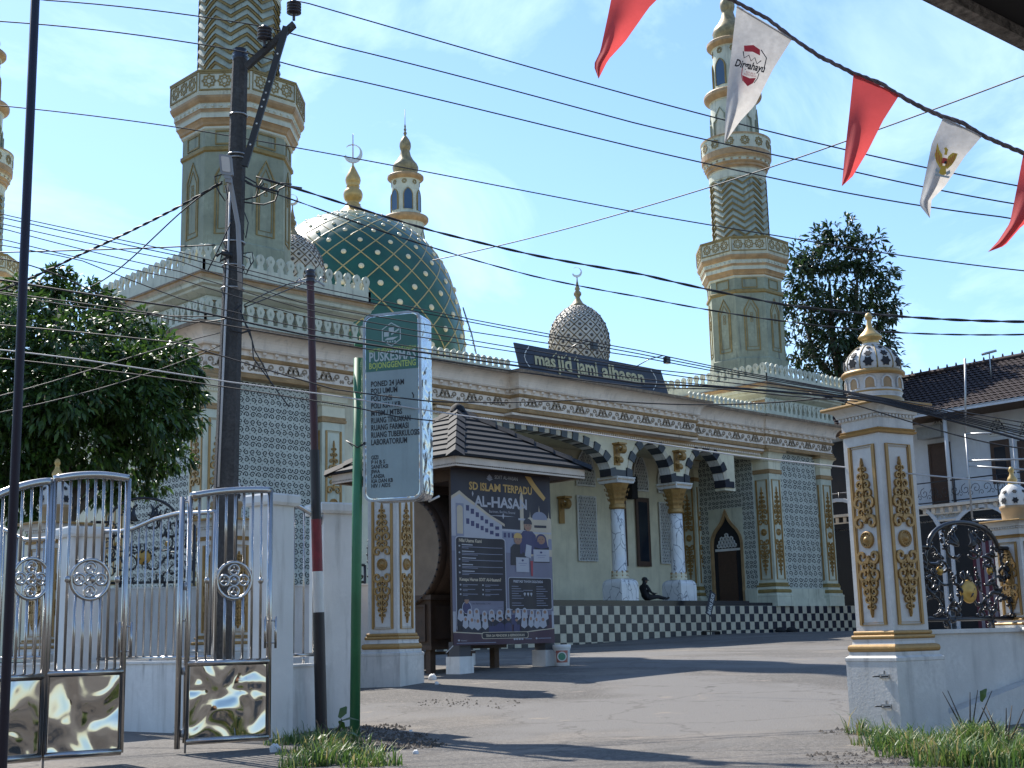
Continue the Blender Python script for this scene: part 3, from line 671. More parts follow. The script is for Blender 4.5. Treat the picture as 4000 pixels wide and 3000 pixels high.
def minaret(x, y, label, low=True):
    C = Matrix.Translation((x, y, 0)); RB = 1.66
    t = MB(); t.M = C
    t.mold(octa(RB), [(.06, 9.9), (.06, 11.5), (0, 11.55), (0, 14.36), (.06, 14.4), (.06, 14.5), (0, 14.54), (0, 15.06)], [0, 0, 0, 1, 1, 1, 0], True)
    root = t.build("minaret", [M['moss'], M['olive']], mosque); root['label'] = label
    if low:
        o = MB(); o.M = C
        for F, hw in oct_frames(RB):
            q = hw*.47
            o.ribbon(F, [(-q, 11.85), (q, 11.85), (q, 13.62), (0, 14.18), (-q, 13.62)], .06, 0, .03, 0, True)
            o.ribbon(F, [(-q*.72, 12.0), (q*.72, 12.0), (q*.72, 13.5), (0, 13.92), (-q*.72, 13.5)], .03, 0, .02, 0, True)
            o.ribbon(F, [(-q*1.05, 14.6), (q*1.05, 14.6), (q*1.05, 15.0), (-q*1.05, 15.0)], .06, 0, .03, 0, True)
            for k in range(3): o.ribbon(F, [(-.05, 13.1+k*.14), (.05, 13.1+k*.14), (.05, 13.2+k*.14), (-.05, 13.2+k*.14)], .025, 0, .015, 0, True)
        o.build("face_panels", M['olive'], root)
    g = MB(); g.M = C
    pr = [(0, 15.04), (.05, 15.08), (.05, 15.14), (.10, 15.18), (.12, 15.25), (.17, 15.34), (.20, 15.36), (.2, 15.5), (.22, 15.52), (.24, 15.6), (.26, 15.62), (.26, 15.76), (.28, 15.78), (.33, 15.84), (.37, 15.92), (.38, 15.99), (.34, 16.0), (.35, 16.04), (.37, 16.10), (.37, 16.7), (.4, 16.72), (.4, 16.78), (-.4, 16.8)]
    mi = [0, 0, 1, 1, 1, 1, 0, 0, 1, 1, 0, 0, 1, 1, 1, 1, 0, 0, 0, 2, 2, 2]
    g.mold(octa(RB), pr, mi, True)
    for F, hw in oct_frames(RB+.37/math.cos(R(22.5))):
        for k in (-1, 0, 1): star_relief(g, F, k*.46, 16.43, .2, 2)
        g.ribbon(F, [(-hw+.05, 16.15), (hw-.05, 16.15), (hw-.05, 16.68), (-hw+.05, 16.68)], .05, 0, .03, 2, True)
    for F, hw in oct_frames(RB+.26/math.cos(R(22.5))):
        for k in range(6): g.flathe(F.at(-hw*.8+hw*1.6*k/5, 15.69), [(.05, 0), (.045, .03), (.01, .04)], 8, 0)
    g.build("gallery", [M['green'], M['ochre'], M['olive']], root)
    # chevron shaft: overlapping zigzag courses
    s = MB(); s.M = C; n = 48; z0, z1 = 16.78, 19.75; rows = 10; h = (z1-z0)/rows; r_ = 1.20
    for j in range(-1, rows+1):
        for b, (za, zb, ra, rb, m_) in enumerate(((0, .30, .05, .045, 1), (.30, 1.0, .075, 0, 0))):
            vs = []
            for i in range(n+1):
                a = 2*math.pi*i/n; zz = (1-abs((i % 6)/3-1))*.34
                for f, rr in ((za, ra), (zb, rb)):
                    z = z0+(j+f)*h+zz-.1; z = min(max(z, z0), z1); vs.append(((r_+rr)*math.cos(a), (r_+rr)*math.sin(a), z))
            s.add(vs, [(2*i, 2*i+2, 2*i+3, 2*i+1) for i in range(n)], m_)
            if b == 0: s.add([(v_[0]*(1 if k % 2 == 0 else 1), v_[1], v_[2]) if k % 2 == 0 else (vs[k-1][0]*.955, vs[k-1][1]*.955, vs[k-1][2]) for k, v_ in enumerate(vs)], [(2*i, 2*i+1, 2*i+3, 2*i+2) for i in range(n)], 1)
    s.lathe([(1.17, 16.7), (1.17, 19.9)], n, mi=0, cap=False)
    s.build("chevron_shaft", [M['band'], M['olive'], M['dark']], root)
    k = MB(); k.M = C
    k.lathe([(1.24, 19.68), (1.26, 19.75), (1.26, 20.1), (1.3, 20.13), (1.3, 20.2), (1.36, 20.24), (1.36, 20.34), (1.41, 20.38), (1.43, 20.44), (1.43, 20.54), (1.48, 20.57), (1.5, 20.66), (1.55, 20.72), (1.56, 20.98), (1.53, 21.0), (1.53, 21.56), (1.57, 21.58), (1.57, 21.66), (1.0, 21.68)], 40, mi=[0, 0, 0, 1, 1, 1, 1, 1, 0, 0, 1, 1, 1, 2, 0, 0, 1, 1], sm=False)
    for F in round_frames(1.535, 14): star_relief(k, F, 0, 21.28, .2, 3)
    for F in round_frames(1.44, 26): k.fbox(F, -.05, .05, 20.46, 20.52, 0, .03, 1)
    k.build("upper_gallery", [M['green'], M['ochre'], M['stain'], M['olive']], root)
    u = MB(); u.M = C
    u.lathe([(1.03, 21.6), (1.02, 23.5), (1.08, 23.55), (1.26, 23.7), (1.3, 23.78), (1.3, 23.9), (1.26, 23.96), (.8, 24.0), (.80, 26.1), (.86, 26.14), (1.0, 26.24), (1.05, 26.3), (1.05, 26.42), (1.0, 26.47), (.5, 26.5)], 40, mi=[0, 0, 1, 1, 1, 1, 0, 0, 0, 1, 1, 1, 1, 0], sm=False)
    for F in round_frames(1.025, 6):
        q = [(-.36, 21.7), (-.36, 22.5), (-.22, 22.62), (-.24, 22.8), (0, 23.15), (.24, 22.8), (.22, 22.62), (.36, 22.5), (.36, 21.7)]; u.ribbon(F, q, .05, -.06, .03, 2)
    for F in round_frames(.80, 8):
        star_relief(u, F, 0, 25.95, .14, 3)
    for F in round_frames(.795, 6):
        q = ogive(0, .26, 25.1, .45, 6); q = [(-.26, 24.3)]+q+[(.26, 24.3)]
        u.poly(F, q, .0, .035, 4); u.ribbon(F, q, .05, -.03, .05, 3)
    u.build("lantern", [M['green'], M['ochre'], M['moss'], M['olive'], M['glassb']], root)
    f = MB(); f.M = C
    f.lathe([(.60, 26.48), (.62, 26.6), (.72, 26.8), (.76, 27.0), (.68, 27.2), (.48, 27.45), (.34, 27.7), (.28, 27.95), (.26, 28.05), (.30, 28.12), (.34, 28.3), (.33, 28.5), (.25, 28.7), (.12, 28.9), (.05, 29.0), (.1, 29.08), (.1, 29.16), (.04, 29.22), (.09, 29.34), (.04, 29.44), (.06, 29.55), (.02, 29.7), (.015, 30.6)], 20)
    f.build("finial", M['oldgold'], root)
minaret(21.27, 33.6, "front left minaret rising behind the utility pole")
minaret(47.2, 33.6, "front right minaret behind the white pennant")
minaret(47.2, 56.77, "far minaret showing above the green dome")
minaret(22.3, 56.4, "far minaret at the left edge behind the dark bar", True)

# ------------------------------------------------------------------ domes
dm = MB(); rb = MB(); bo = MB(); cD = (34.25, 44.8)
prof = [(4.30, 10.4), (4.62, 11.2), (4.79, 12.2), (4.80, 12.7), (4.74, 13.3), (4.60, 14.1), (4.40, 14.9), (4.10, 15.7), (3.66, 16.5), (3.1, 17.15), (2.45, 17.68), (1.75, 18.05), (1.1, 18.28), (.6, 18.38)]
lattice_dome(dm, rb, bo, cD, prof, 19, .032, .135)
big = dm.build("main_dome", M['dome'], mosque); big['label'] = "large green dome with cream lattice ribs and studs"
rb.build("dome_ribs", M['rib'], big); bo.build("dome_studs", M['boss'], big)['kind'] = 'stuff'
fn = MB()
fn.lathe([(.98, 18.22), (1.0, 18.3), (.92, 18.36), (.62, 18.52), (.40, 18.74), (.32, 18.86), (.34, 18.9), (.27, 18.94), (.27, 19.02), (.36, 19.1), (.42, 19.25), (.43, 19.38), (.38, 19.53), (.28, 19.64), (.26, 19.70), (.3, 19.72), (.27, 19.78), (.32, 19.9), (.345, 20.02), (.32, 20.15), (.22, 20.36), (.1, 20.6), (.04, 20.72), (.03, 20.95), (.02, 22.15), (.005, 22.2)], 24, cD)
fn.build("finial", M['goldf'], big)
def face_cam(x, y, z): return Fr((x, y, z), (math.sin(PHI), -math.cos(PHI), 0))
cr_ = MB(); crescent(cr_, Fr((cD[0], cD[1], 21.25), (.8, -.6, 0)), .42, .05); cr_.build("crescent", M['crescent'], big)
ld = MB()                                             # maintenance ladder up the side of the dome
a0 = math.atan2(-.70, .71)
for s in (-.16, .16):
    ld.tube([(cD[0]+(r_+.25)*math.cos(a0)-s*math.sin(a0), cD[1]+(r_+.25)*math.sin(a0)+s*math.cos(a0), z) for r_, z in ((5.2, 11.2), (4.86, 12.9), (4.5, 14.1))], .03, 5)
for k in range(9):
    r_, z = 5.2-.7*k/9+.25, 11.3+2.8*k/9; ld.tube([(cD[0]+r_*math.cos(a0)-s*math.sin(a0), cD[1]+r_*math.sin(a0)+s*math.cos(a0), z) for s in (-.16, .16)], .02, 4)
ld.build("roof_ladder", M['galv'], mosque)
dr = MB(); dr.lathe([(4.9, 8.6), (4.9, 10.0), (4.5, 10.2), (4.3, 10.45)], 48, cD); dr.build("dome_drum", M['green'], mosque)
def small_dome(x, y, zb, s, lab):
    a, b, c_ = MB(), MB(), MB()
    pf = [(.95, 0), (1.06, .35), (1.11, .8), (1.09, 1.2), (.98, 1.6), (.78, 1.95), (.52, 2.2), (.28, 2.33)]
    lattice_dome(a, b, c_, (x, y), [(r_*s, zb+z*s) for r_, z in pf], 16, .021*s, .065*s, seg=48)
    d_ = a.build("small_dome", M['dome2'], mosque); d_['label'] = lab; b.build("dome_ribs", M['rib2'], d_); c_.build("dome_studs", M['boss2'], d_)['kind'] = 'stuff'
    f = MB(); f.lathe([(r_*s, zb+z*s) for r_, z in ((.34, 2.27), (.34, 2.33), (.2, 2.43), (.1, 2.6), (.08, 2.68), (.14, 2.76), (.14, 2.84), (.07, 2.93), (.1, 2.98), (.06, 3.1), (.025, 3.3), (.02, 3.45))], 14, (x, y)); f.build("finial", M['oldgold'], d_)
    c2 = MB(); crescent(c2, Fr((x, y, zb+3.62*s), (.75, -.66, 0)), .19*s, .02); c2.build("crescent", M['crescent'], d_)
    k = MB(); n = 12
    k.lathe([(1.0*s, zb-.12*s), (1.12*s, zb-.1*s), (1.12*s, zb), (.9*s, zb+.02)], 24, (x, y), mi=0)
    for i in range(n):
        a_ = 2*math.pi*i/n; F = Fr((x+1.03*s*math.cos(a_), y+1.03*s*math.sin(a_), 0), (-math.sin(a_), math.cos(a_), 0))
        hw = .27*s
        k.fbox(F, -hw, -hw*.55, zb-1.0*s, zb-.1*s, -.1, 0, 0); k.fbox(F, hw*.55, hw, zb-1.0*s, zb-.1*s, -.1, 0, 0); k.fbox(F, -hw, hw, zb-.42*s, zb-.1*s, -.1, 0, 0); k.fbox(F, -hw, hw, zb-1.0*s, zb-.85*s, -.1, 0, 0)
    k.build("dome_drum", M['white'], d_)
small_dome(35.0, 32.3, 9.62, 1., "small lattice dome standing behind the roof sign")
small_dome(25.62, 36.95, 11.5, 1.02, "small lattice dome half hidden by the front left minaret")

# ------------------------------------------------------------------ name board on the portico roof
M['board'] = mat("dark_blue_board", (.022, .028, .048), .5, var=.25, scale=6, bump=.2)
M['letter'] = mat("faded_gold_letter", (.55, .48, .27), .5, .2, var=.2, scale=8)
sg = tag(wempty("roof_sign", (34.3, 30.95, 8.62)), "dark blue board with gold lettering standing on the portico cornice", "sign")
tl = math.atan2(.10, .9); Fs = Fr((30.4, 30.85, 8.80), (1, 0, 0), (0, math.sin(tl), math.cos(tl)))
b = MB(); b.poly(Fs, [(.12, 0), (7.82, 0), (7.55, .92), (-.05, .92)], -.05, 0, 0, True)
b.fbox(Fs, 2.55, 3.9, -.05, .02, -.045, .004, 0); b.build("board", M['board'], sg)
tx = MB()
tx.text(Fs.at(.82, .26), "mas", .66, 0, .02, 0, width=1.0, bold=.02); tx.text(Fs.at(1.95, .24), "jid", .74, 0, .02, 0, width=.72, bold=.02)
tx.text(Fs.at(2.9, .24), "jami", .74, 0, .02, 0, width=1.1, bold=.02); tx.text(Fs.at(4.2, .24), "alhasan", .72, 0, .02, 0, width=2.3, bold=.02)
for s, x0 in ((1, .62), (-1, 6.95)):
    z = [(x0+s*(.02*(i % 2)-.26*math.sin(math.pi*i/12)), .08+.78*i/12) for i in range(13)]; tx.ribbon(Fs, z, .03, 0, .012, 1)
for k in range(3): tx.ribbon(Fs, [(1.75+.03*k+k*.5, .66), (1.95+k*.5, .82)], .035, 0, .015, 0)
tx.build("lettering", [M['letter'], M['white']], sg)
for x in (.5, 3.2, 6.9):
    l_ = MB()
    for dx in (-.1, .12):
        l_.tube([Fs(x+dx, .02, -.03), V(30.4+x+dx*1.6, 30.98, 8.6)], .018, 5)
    l_.tube([Fs(x-.12, -.1, -.03), Fs(x+.16, -.1, -.03)], .015, 5); l_.build("bracket", M['iron'], sg)
for x in (2.3, 6.2):
    l_ = MB(); l_.tube([Fs(x, .9, 0), Fs(x+.15, 1.05, .5), Fs(x+.4, 1.08, .95)], .02, 5)
    l_.box(30.4+x+.3, 30.4+x+.52, 29.8, 29.96, 9.66, 9.9, 0); l_.build("floodlight", M['iron'], sg)

# ------------------------------------------------------------------ man resting on the porch, notice, sandals
M['cloth'] = mat("black_cloth", (.012, .012, .015), .85, var=.1); M['skin'] = mat("brown_skin", (.12, .065, .045), .6, var=.05)
man = MB()
def person():
    P_ = [("pel", (0, 0, .11), .15), ("waist", (-.06, 0, .26), .14), ("chest", (-.10, 0, .42), .165), ("neck", (-.06, 0, .585), .06), ("head", (-.03, 0, .69), .095), ("crown", (-.03, 0, .77), .075),
          ("shL", (-.08, .19, .50), .07), ("elL", (.03, .27, .27), .045), ("waL", (.24, .2, .2), .036), ("haL", (.33, .16, .2), .035),
          ("shR", (-.08, -.19, .50), .07), ("elR", (.05, -.25, .28), .045), ("waR", (.28, -.14, .24), .036), ("haR", (.36, -.09, .25), .035),
          ("hpL", (.05, .1, .11), .11), ("knL", (.48, .13, .17), .07), ("anL", (.88, .11, .07), .045), ("toL", (1.0, .12, .12), .035),
          ("hpR", (.05, -.1, .11), .11), ("knR", (.46, -.13, .14), .07), ("anR", (.86, -.1, .06), .045), ("toR", (.98, -.11, .12), .035)]
    ix = {n_: i for i, (n_, _, _) in enumerate(P_)}
    E = ["pel waist", "waist chest", "chest neck", "neck head", "head crown", "chest shL", "shL elL", "elL waL", "waL haL", "chest shR", "shR elR", "elR waR", "waR haR", "pel hpL", "hpL knL", "knL anL", "anL toL", "pel hpR", "hpR knR", "knR anR", "anR toR"]
    me = bpy.data.meshes.new("person"); me.from_pydata([p_[1] for p_ in P_], [tuple(ix[k] for k in e.split()) for e in E], [])
    o = bpy.data.objects.new("person", me); col.objects.link(o)
    sk = o.modifiers.new("skin", 'SKIN'); sk.use_smooth_shade = True
    for i, p_ in enumerate(P_): me.skin_vertices[0].data[i].radius = (p_[2], p_[2]); me.skin_vertices[0].data[i].use_root = (i == 0)
    ss = o.modifiers.new("sub", 'SUBSURF'); ss.levels = ss.render_levels = 2
    return o
po = person()
po.data.materials.append(M['cloth'])
pm = onY(2527, 2345, 31.35)
po.location = (pm.x-.1, 31.3, 1.25); po.rotation_euler = (0, 0, R(-12))
tag(po, "man in black clothes and cap sitting on the porch floor between two marble columns", "person")
def child(mb, name, mats): o = mb.build(name, mats); o.parent = po; return o
h = MB(); F = Fr((-.03, 0, 0), (1, 0, 0))
h.lathe([(.108, .715), (.112, .74), (.105, .78), (.075, .825), (.02, .845)], 16, (-.03, 0))
vs = [(.05+.085*math.cos(R(a))*1.15, .085*math.sin(R(a)), .725-.012*(math.cos(R(a)))) for a in range(-90, 91, 15)]; h.add(vs+[(v_[0], v_[1], v_[2]+.015) for v_ in vs], [tuple(range(13)), tuple(range(25, 12, -1))]+[(i, i+1, i+14, i+13) for i in range(12)], 0)
child(h, "cap", M['cloth'])
fc = MB(); fc.lathe([(.02, .60), (.07, .625), (.088, .67), (.09, .70), (.086, .72)], 14, (-.012, 0)); fc.add([(.072, -.015, .665), (.072, .015, .665), (.098, 0, .66), (.074, 0, .70)], [(0, 1, 2), (1, 3, 2), (3, 0, 2)]); child(fc, "face", M['skin'])
for s in (1, -1):
    hd_ = MB()
    bx, by, bz = (.36, .155, .2) if s > 0 else (.39, -.08, .25)
    for k in range(4): hd_.tube([(bx-.03, by+(k-1.5)*.017, bz), (bx+.02, by+(k-1.5)*.02, bz+.015), (bx+.05-.008*abs(k-1.5), by+(k-1.5)*.021, bz)], [.011, .010, .007], 5)
    hd_.tube([(bx-.03, by-s*.03, bz), (bx, by-s*.05, bz+.01), (bx+.02, by-s*.055, bz+.012)], [.011, .01, .007], 5); child(hd_, "hand", M['skin'])
pt = MB(); pt.poly(Fr((-.05, -.165, .40), (1, 0, .1), (0, -.2, 1)), [(-.05, 0), (.06, -.02), (.07, .05), (-.04, .06)], 0, .012); child(pt, "shirt_print", M['white'])
bs = tag(wempty("prayer_boundary_sign", (39, 29, 0)), "small dark tilted notice on a thin stand before the chequered steps", "sign")
bp = onY(2775, 2462, 30.3); gzb = gzf(bp.x, 30.3)
q = MB(); q.tube([(bp.x, 30.3, gzb), (bp.x, 30.3, gzb+.8)], .02, 5); q.fbox(Fr((bp.x, 30.3, gzb), (1, 0, 0)), -.4, .45, .1, .14, -.03, .03); q.fbox(Fr((bp.x, 30.3, gzb), (1, 0, 0)), -.4, -.36, 0, .12, -.12, .12); q.fbox(Fr((bp.x, 30.3, gzb), (1, 0, 0)), .4, .44, 0, .12, -.12, .12); q.build("stand", M['iron'], bs)
ang = R(66); Fb = Fr((bp.x+.02, 30.24, gzb+1.1), (math.cos(ang), 0, math.sin(ang)), (-math.sin(ang), 0, math.cos(ang)))
q = MB(); q.fbox(Fb, -.42, .46, -.17, .17, -.02, 0); q.build("board", M['board'], bs)
q = MB(); q.text(Fb.at(-.38, -.09), "BATAS SUCI", .24, 0, .006, 0, width=.76, bold=.006); q.build("lettering", M['white'], bs)
for k, px in enumerate((3050, 3092)):
    p_ = onY(px, 2470, 30.7); z = gzf(p_.x, 30.7)
    o = MB(); o.lathe([(.0, z), (.2, z+.01), (.22, z+.08), (.16, z+.17), (.05, z+.2)], 12, (p_.x, 30.7)); o.M = None
    s_ = o.build("shoe_pile", M['cloth']); tag(s_, ["dark bundle lying at the foot of the chequered steps, nearer the columns", "dark bundle lying at the foot of the chequered steps, nearer the gate pillar"][k], "bag", "dark bundles by the steps")
# ------------------------------------------------------------------ gate pillars
def gate_pillar(label, loc, rz, h, zb, zs, k):
    """k scales the whole pillar; zs = where the shaft starts"""
    root = tag(empty("gate_pillar", loc, rz), label, "gate pillar", "gilded gate pillars of the mosque yard")
    P = {n: MB() for n in ('plinth', 'base_moulding', 'shaft', 'ornament', 'capital')}
    pillar(P, h, zb, -.22*k, 0, 1.80*k, 2.09*k, .30, .36)
    P['plinth'].build("plinth", M['pwhite'], root); P['base_moulding'].build("base_moulding", [M['gold'], M['pwhite']], root)
    P['shaft'].build("shaft", M['pwhite'], root); P['ornament'].build("ornament", M['gold'], root); P['capital'].build("capital", [M['pwhite'], M['gold']], root)
    d = MB(); H = lambda *a: [(r_*k, z*k) for r_, z in a]
    d.lathe(H((.26, 2.09), (.27, 2.14), (.25, 2.16), (.25, 2.18), (.265, 2.2), (.255, 2.22), (.255, 2.36), (.27, 2.365), (.295, 2.38), (.298, 2.40), (.28, 2.42), (.25, 2.425)), 40, mi=[1, 1, 0, 0, 1, 0, 0, 1, 1, 1, 1])
    for F in round_frames(.252*k, 10):
        q = [(-.05*k, 2.24*k)]+ogive(0, .05*k, 2.29*k, .055*k, 5)+[(.05*k, 2.24*k)]
        d.poly(F, q, .0, .006, 2); d.ribbon(F, q, .014*k, 0, .014, 0)
    dd = d.build("dome_drum", [M['pwhite'], M['gold'], M['ochre']], root)
    s = MB(); pf = H((.252, 2.425), (.262, 2.46), (.258, 2.51), (.236, 2.565), (.198, 2.61), (.15, 2.65), (.10, 2.672), (.075, 2.68)); s.lathe(pf, 40, cap=False)
    for i in range(10):
        a = 2*math.pi*(i+.5)/10; s.tube([(r_*math.cos(a), r_*math.sin(a), z) for r_, z in pf], .007*k, 5, 1)
    for i in range(10):
        a = 2*math.pi*i/10; ca, sa = math.cos(a), math.sin(a)
        for r_, z, q, tz in ((.261, 2.487, .052, .02), (.235, 2.566, .038, .75), (.176, 2.633, .022, 1.45)):
            ev = V(-math.sin(math.atan(tz))*ca, -math.sin(math.atan(tz))*sa, math.cos(math.atan(tz)))
            F = Fr((r_*k*ca, r_*k*sa, z*k), (-sa, ca, 0), ev); s.poly(F, star(0, 0, q*k, 6, .66), 0, .007*k, 2)
    s.build("dome", [M['pwhite'], M['olive'], M['dark']], root)
    f = MB(); f.lathe(H((.085, 2.672), (.08, 2.70), (.075, 2.72), (.085, 2.735), (.11, 2.75), (.115, 2.765), (.10, 2.785), (.085, 2.80), (.055, 2.83), (.03, 2.87), (.022, 2.92), (.02, 2.935), (.032, 2.95), (.036, 2.97), (.026, 2.995), (.005, 3.01)), 24, mi=[0]+[1]*14); f.build("finial", [M['pwhite'], M['goldf']], root)
    return root
def sq_place(D, px, py, ang, s):          # centre of a square whose near corner is seen at px, left side turned to angle ang
    c_ = atD(px, py, D); A = R(ang); u = V(math.cos(A), math.sin(A), 0); v = V(math.sin(A), -math.cos(A), 0)
    c_ = c_+(u+v)*s/2; return (c_.x, c_.y, 0), A-math.pi/2
(lx, ly, _), rz = sq_place(12.55, 3524, 2885, 77, .60)
gpr = gate_pillar("tall white gate pillar with gilded carving and pierced dome, right of the driveway", (lx, ly, 0), rz, .226, -1.15, 0, 1.)
for z_ in (-.40, -.66):                                    # old hinge plates on the pedestal, with projecting bolts
    q = MB(); Fh = Fr((-.226*1.38, 0, z_), (0, -1, 0)); q.fbox(Fh, .10, .22, -.018, .018, 0, .012, 0); q.fbox(Fh, .155, .167, .018, .05, 0, .01, 0)
    for u in (.115, .205): q.tube([Fh(u, 0, .0), Fh(u, 0, .10)], .006, 5, 1)
    q.build("hinge_plate", [M['galv'], M['iron']], gpr)
GP = (lx, ly)
(lx, ly, _), rz = sq_place(20.14, 1565, 2683, 109.5, .74)
gate_pillar("gilded gate pillar half hidden behind the tall health centre sign", (lx, ly, .14), rz, .258, -1.0, 0, 1.24)

# white yard wall on the right with an iron fence panel, and a short pillar on top
we = atD(3975, 2460, 14.2); wd = V(we.x-GP[0], we.y-GP[1], 0); wl = wd.length; wd.normalize()
wb = tag(wempty("yard_wall", (GP[0], GP[1], -.95)), "low white rendered wall with rain stains beside the right gate pillar", "wall")
F = Fr((GP[0], GP[1], 0), wd).at(.2, 0, .0)
q = MB(); q.fbox(F, 0, 6, -1.4, -.04, -.2, 0, 0); q.fbox(F, -.02, 6, -.04, 0.0, -.23, .03, 0); q.build("wall", M['pwhite'], wb)
q = MB(); q.poly(F, [(.1, -1.4), (6, -1.4), (6, -.2), (2.5, -.2), (1.8, -.43), (.1, -.80)], .002, .16, 0); q.build("ramp_kerb", M['pwhite'], wb)
fe = tag(wempty("iron_fence", tuple(F(.9, 0, 0))), "black scrolled iron fence panel with arched top on the wall by the right pillar", "fence")
M['medal'] = mat("gold_medallion", (.48, .29, .06), .35, .3, var=.1)
def iron_panel(root, F, u0, u1, vb, vt, va, seed):
    g = MB(); um = (u0+u1)/2; ha = (u1-u0)*.33
    g.tube([F(u0, vb), F(u1, vb)], .022, 6); g.tube([F(u0, 0), F(u0, vt)], .022, 6); g.tube([F(u1, 0), F(u1, vt)], .022, 6)
    for t in (.3, .72): g.tube([F(u0+(u1-u0)*t, 0), F(u0+(u1-u0)*t, vb)], .02, 6)
    top = [(u0, vt), (um-ha, vt)]+arc(um, vt, ha, 180, 0, 16, va-vt)[1:-1]+[(um+ha, vt), (u1, vt)]
    g.tube([F(*p_) for p_ in top], .024, 6); g.build("frame", M['iron'], root)
    s = MB(); r2 = random.Random(seed)
    def leaf(x, y, a, L, sg):
        n = 7; pts = []
        for i in range(n+1):
            t = i/n; aa = a+sg*1.7*(t-.3); pts.append((x, y)); x += L/n*math.cos(aa); y += L/n*math.sin(aa)
        s.tube([F(px, py, .005+.015*math.sin(i*.9)) for i, (px, py) in enumerate(pts)], [L*.02+L*.085*math.sin(math.pi*min(1, i/n*1.1))+.004 for i in range(n+1)], 6)
    def balls(x, y, a, d=.045):
        for k in range(3):
            bx, by = x+d*k*math.cos(a), y+d*k*math.sin(a); s.flathe(F.at(bx, by, -.018), [(.002, 0), (.014, .006), (.02, .018), (.014, .03), (.002, .036)], 8)
    mv = (vb+vt)/2
    for sg in (-1, 1):
        for cx, cy, r_, a0, tn in ((.30, .18, .17, 270, .9), (.38, .52, .15, 200, .9), (.20, .75, .15, 250, .8), (.12, .33, .13, 90, .9), (.40, .85, .10, 120, .9), (.10, 1.10, .12, 220, .8), (.15, .08, .11, 180, .9), (.43, .30, .10, 300, .8), (.30, .50, .11, 30, .9), (.08, .62, .10, 140, .8), (.42, .68, .09, 60, .8), (.28, .98, .09, 330, .8)):
            w_ = (u1-u0); hh = vt-vb; x, y = um+sg*cx*w_*1.05, vb+cy*hh*.92; r_ *= w_*.72
            if abs(x-um) > w_*.5-.02: x = um+sg*(w_*.5-.05)
            pts = spiral(x, y, r_, tn, a0 if sg > 0 else 180-a0, sg, 14, .3)
            pts = [(min(max(px, u0+.02), u1-.02), max(py, vb+.02)) for px, py in pts]
            s.tube([F(*p_) for p_ in pts], [.014*(1-.3*i/14) for i in range(15)], 6)
            for t in (3, 8, 12):
                leaf(*pts[t], r2.uniform(0, 6.28), r_*r2.uniform(.7, 1.15), sg)
            balls(pts[6][0], pts[6][1], r2.uniform(0, 6.28)); balls(pts[11][0], pts[11][1], r2.uniform(0, 6.28))
    for sg in (-1, 1):
        for t in (.25, .5, .75): leaf(um+sg*ha*.15, vt+.02, R(90+sg*-80*t), (va-vt)*.75, sg)
        balls(um+sg*ha*.35, vt+(va-vt)*.55, .6); balls(um+sg*ha*.62, vt+(va-vt)*.3, 1.2)
    s.build("scrollwork", M['iron'], root)
    m_ = MB(); m_.flathe(F.at(um+.02, mv-.08, -.02), [(.002, 0), (.10, 0), (.115, .02), (.10, .035), (.07, .03), (.04, .045), (.01, .05)], 20)
    m_.build("medallion", M['medal'], root)
    for sg in (-1, 1): m_ = MB(); m_.flathe(F.at(um+sg*(u1-u0)*.24, mv+.12, -.01), [(.002, 0), (.04, 0), (.045, .012), (.01, .025)], 12); m_.build("medallion", M['medal'], root)
a0 = .14; a1 = wl-.42
def pick(px, py, Fq):                       # where a picture ray meets the plane of a frame -> (u, v)
    d = ray(px, py); t = Fq.O.dot(Fq.en)/d.dot(Fq.en); p_ = d*t-Fq.O; return p_.dot(Fq.ex), p_.dot(Fq.ey)
Fw = F.at(0, 0, -.1)
ul, vb_ = pick(3592, 2422, Fw); ur, vt_ = pick(3962, 2143, Fw); _, va_ = pick(3725, 2040, Fw)
iron_panel(fe, Fw, ul-.05, ur, vb_, vt_, va_, 3)
up_, vp_ = pick(4010, 2470, Fw)
pz = F(up_, 0, -.1)
root = tag(empty("wall_pillar", (pz.x, pz.y, 0), math.atan2(wd.y, wd.x)), "short gilded pillar with pierced dome standing on the wall at the right edge", "gate pillar", "gilded gate pillars of the mosque yard")
P = {n: MB() for n in ('plinth', 'base_moulding', 'shaft', 'ornament', 'capital')}
pillar(P, .165, -.02, .0, .10, .88, 1.06, .26, .40)
P['plinth'].build("plinth", M['pwhite'], root); P['base_moulding'].build("base_moulding", [M['gold'], M['pwhite']], root); P['shaft'].build("shaft", M['pwhite'], root); P['ornament'].build("ornament", M['gold'], root); P['capital'].build("capital", [M['pwhite'], M['gold']], root)
d = MB(); d.lathe([(.13, 1.06), (.135, 1.16), (.15, 1.18), (.15, 1.2), (.14, 1.21), (.15, 1.25), (.14, 1.32), (.11, 1.38), (.06, 1.42), (.04, 1.43)], 28, mi=[1, 1, 1, 1, 0, 0, 0, 0, 0])
for i in range(8):
    a = 2*math.pi*i/8; ca, sa = math.cos(a), math.sin(a)
    for r_, z, q, tz in ((.149, 1.255, .035, .1), (.13, 1.345, .025, .9)):
        ev = V(-math.sin(math.atan(tz))*ca, -math.sin(math.atan(tz))*sa, math.cos(math.atan(tz))); d.poly(Fr((r_*ca, r_*sa, z), (-sa, ca, 0), ev), star(0, 0, q, 6, .66), 0, .006, 2)
d.build("dome", [M['pwhite'], M['ochre'], M['dark']], root)
d = MB(); d.lathe([(.05, 1.42), (.04, 1.45), (.05, 1.47), (.045, 1.49), (.025, 1.52), (.02, 1.55), (.03, 1.57), (.02, 1.6), (.003, 1.61)], 16); d.build("finial", M['goldf'], root)

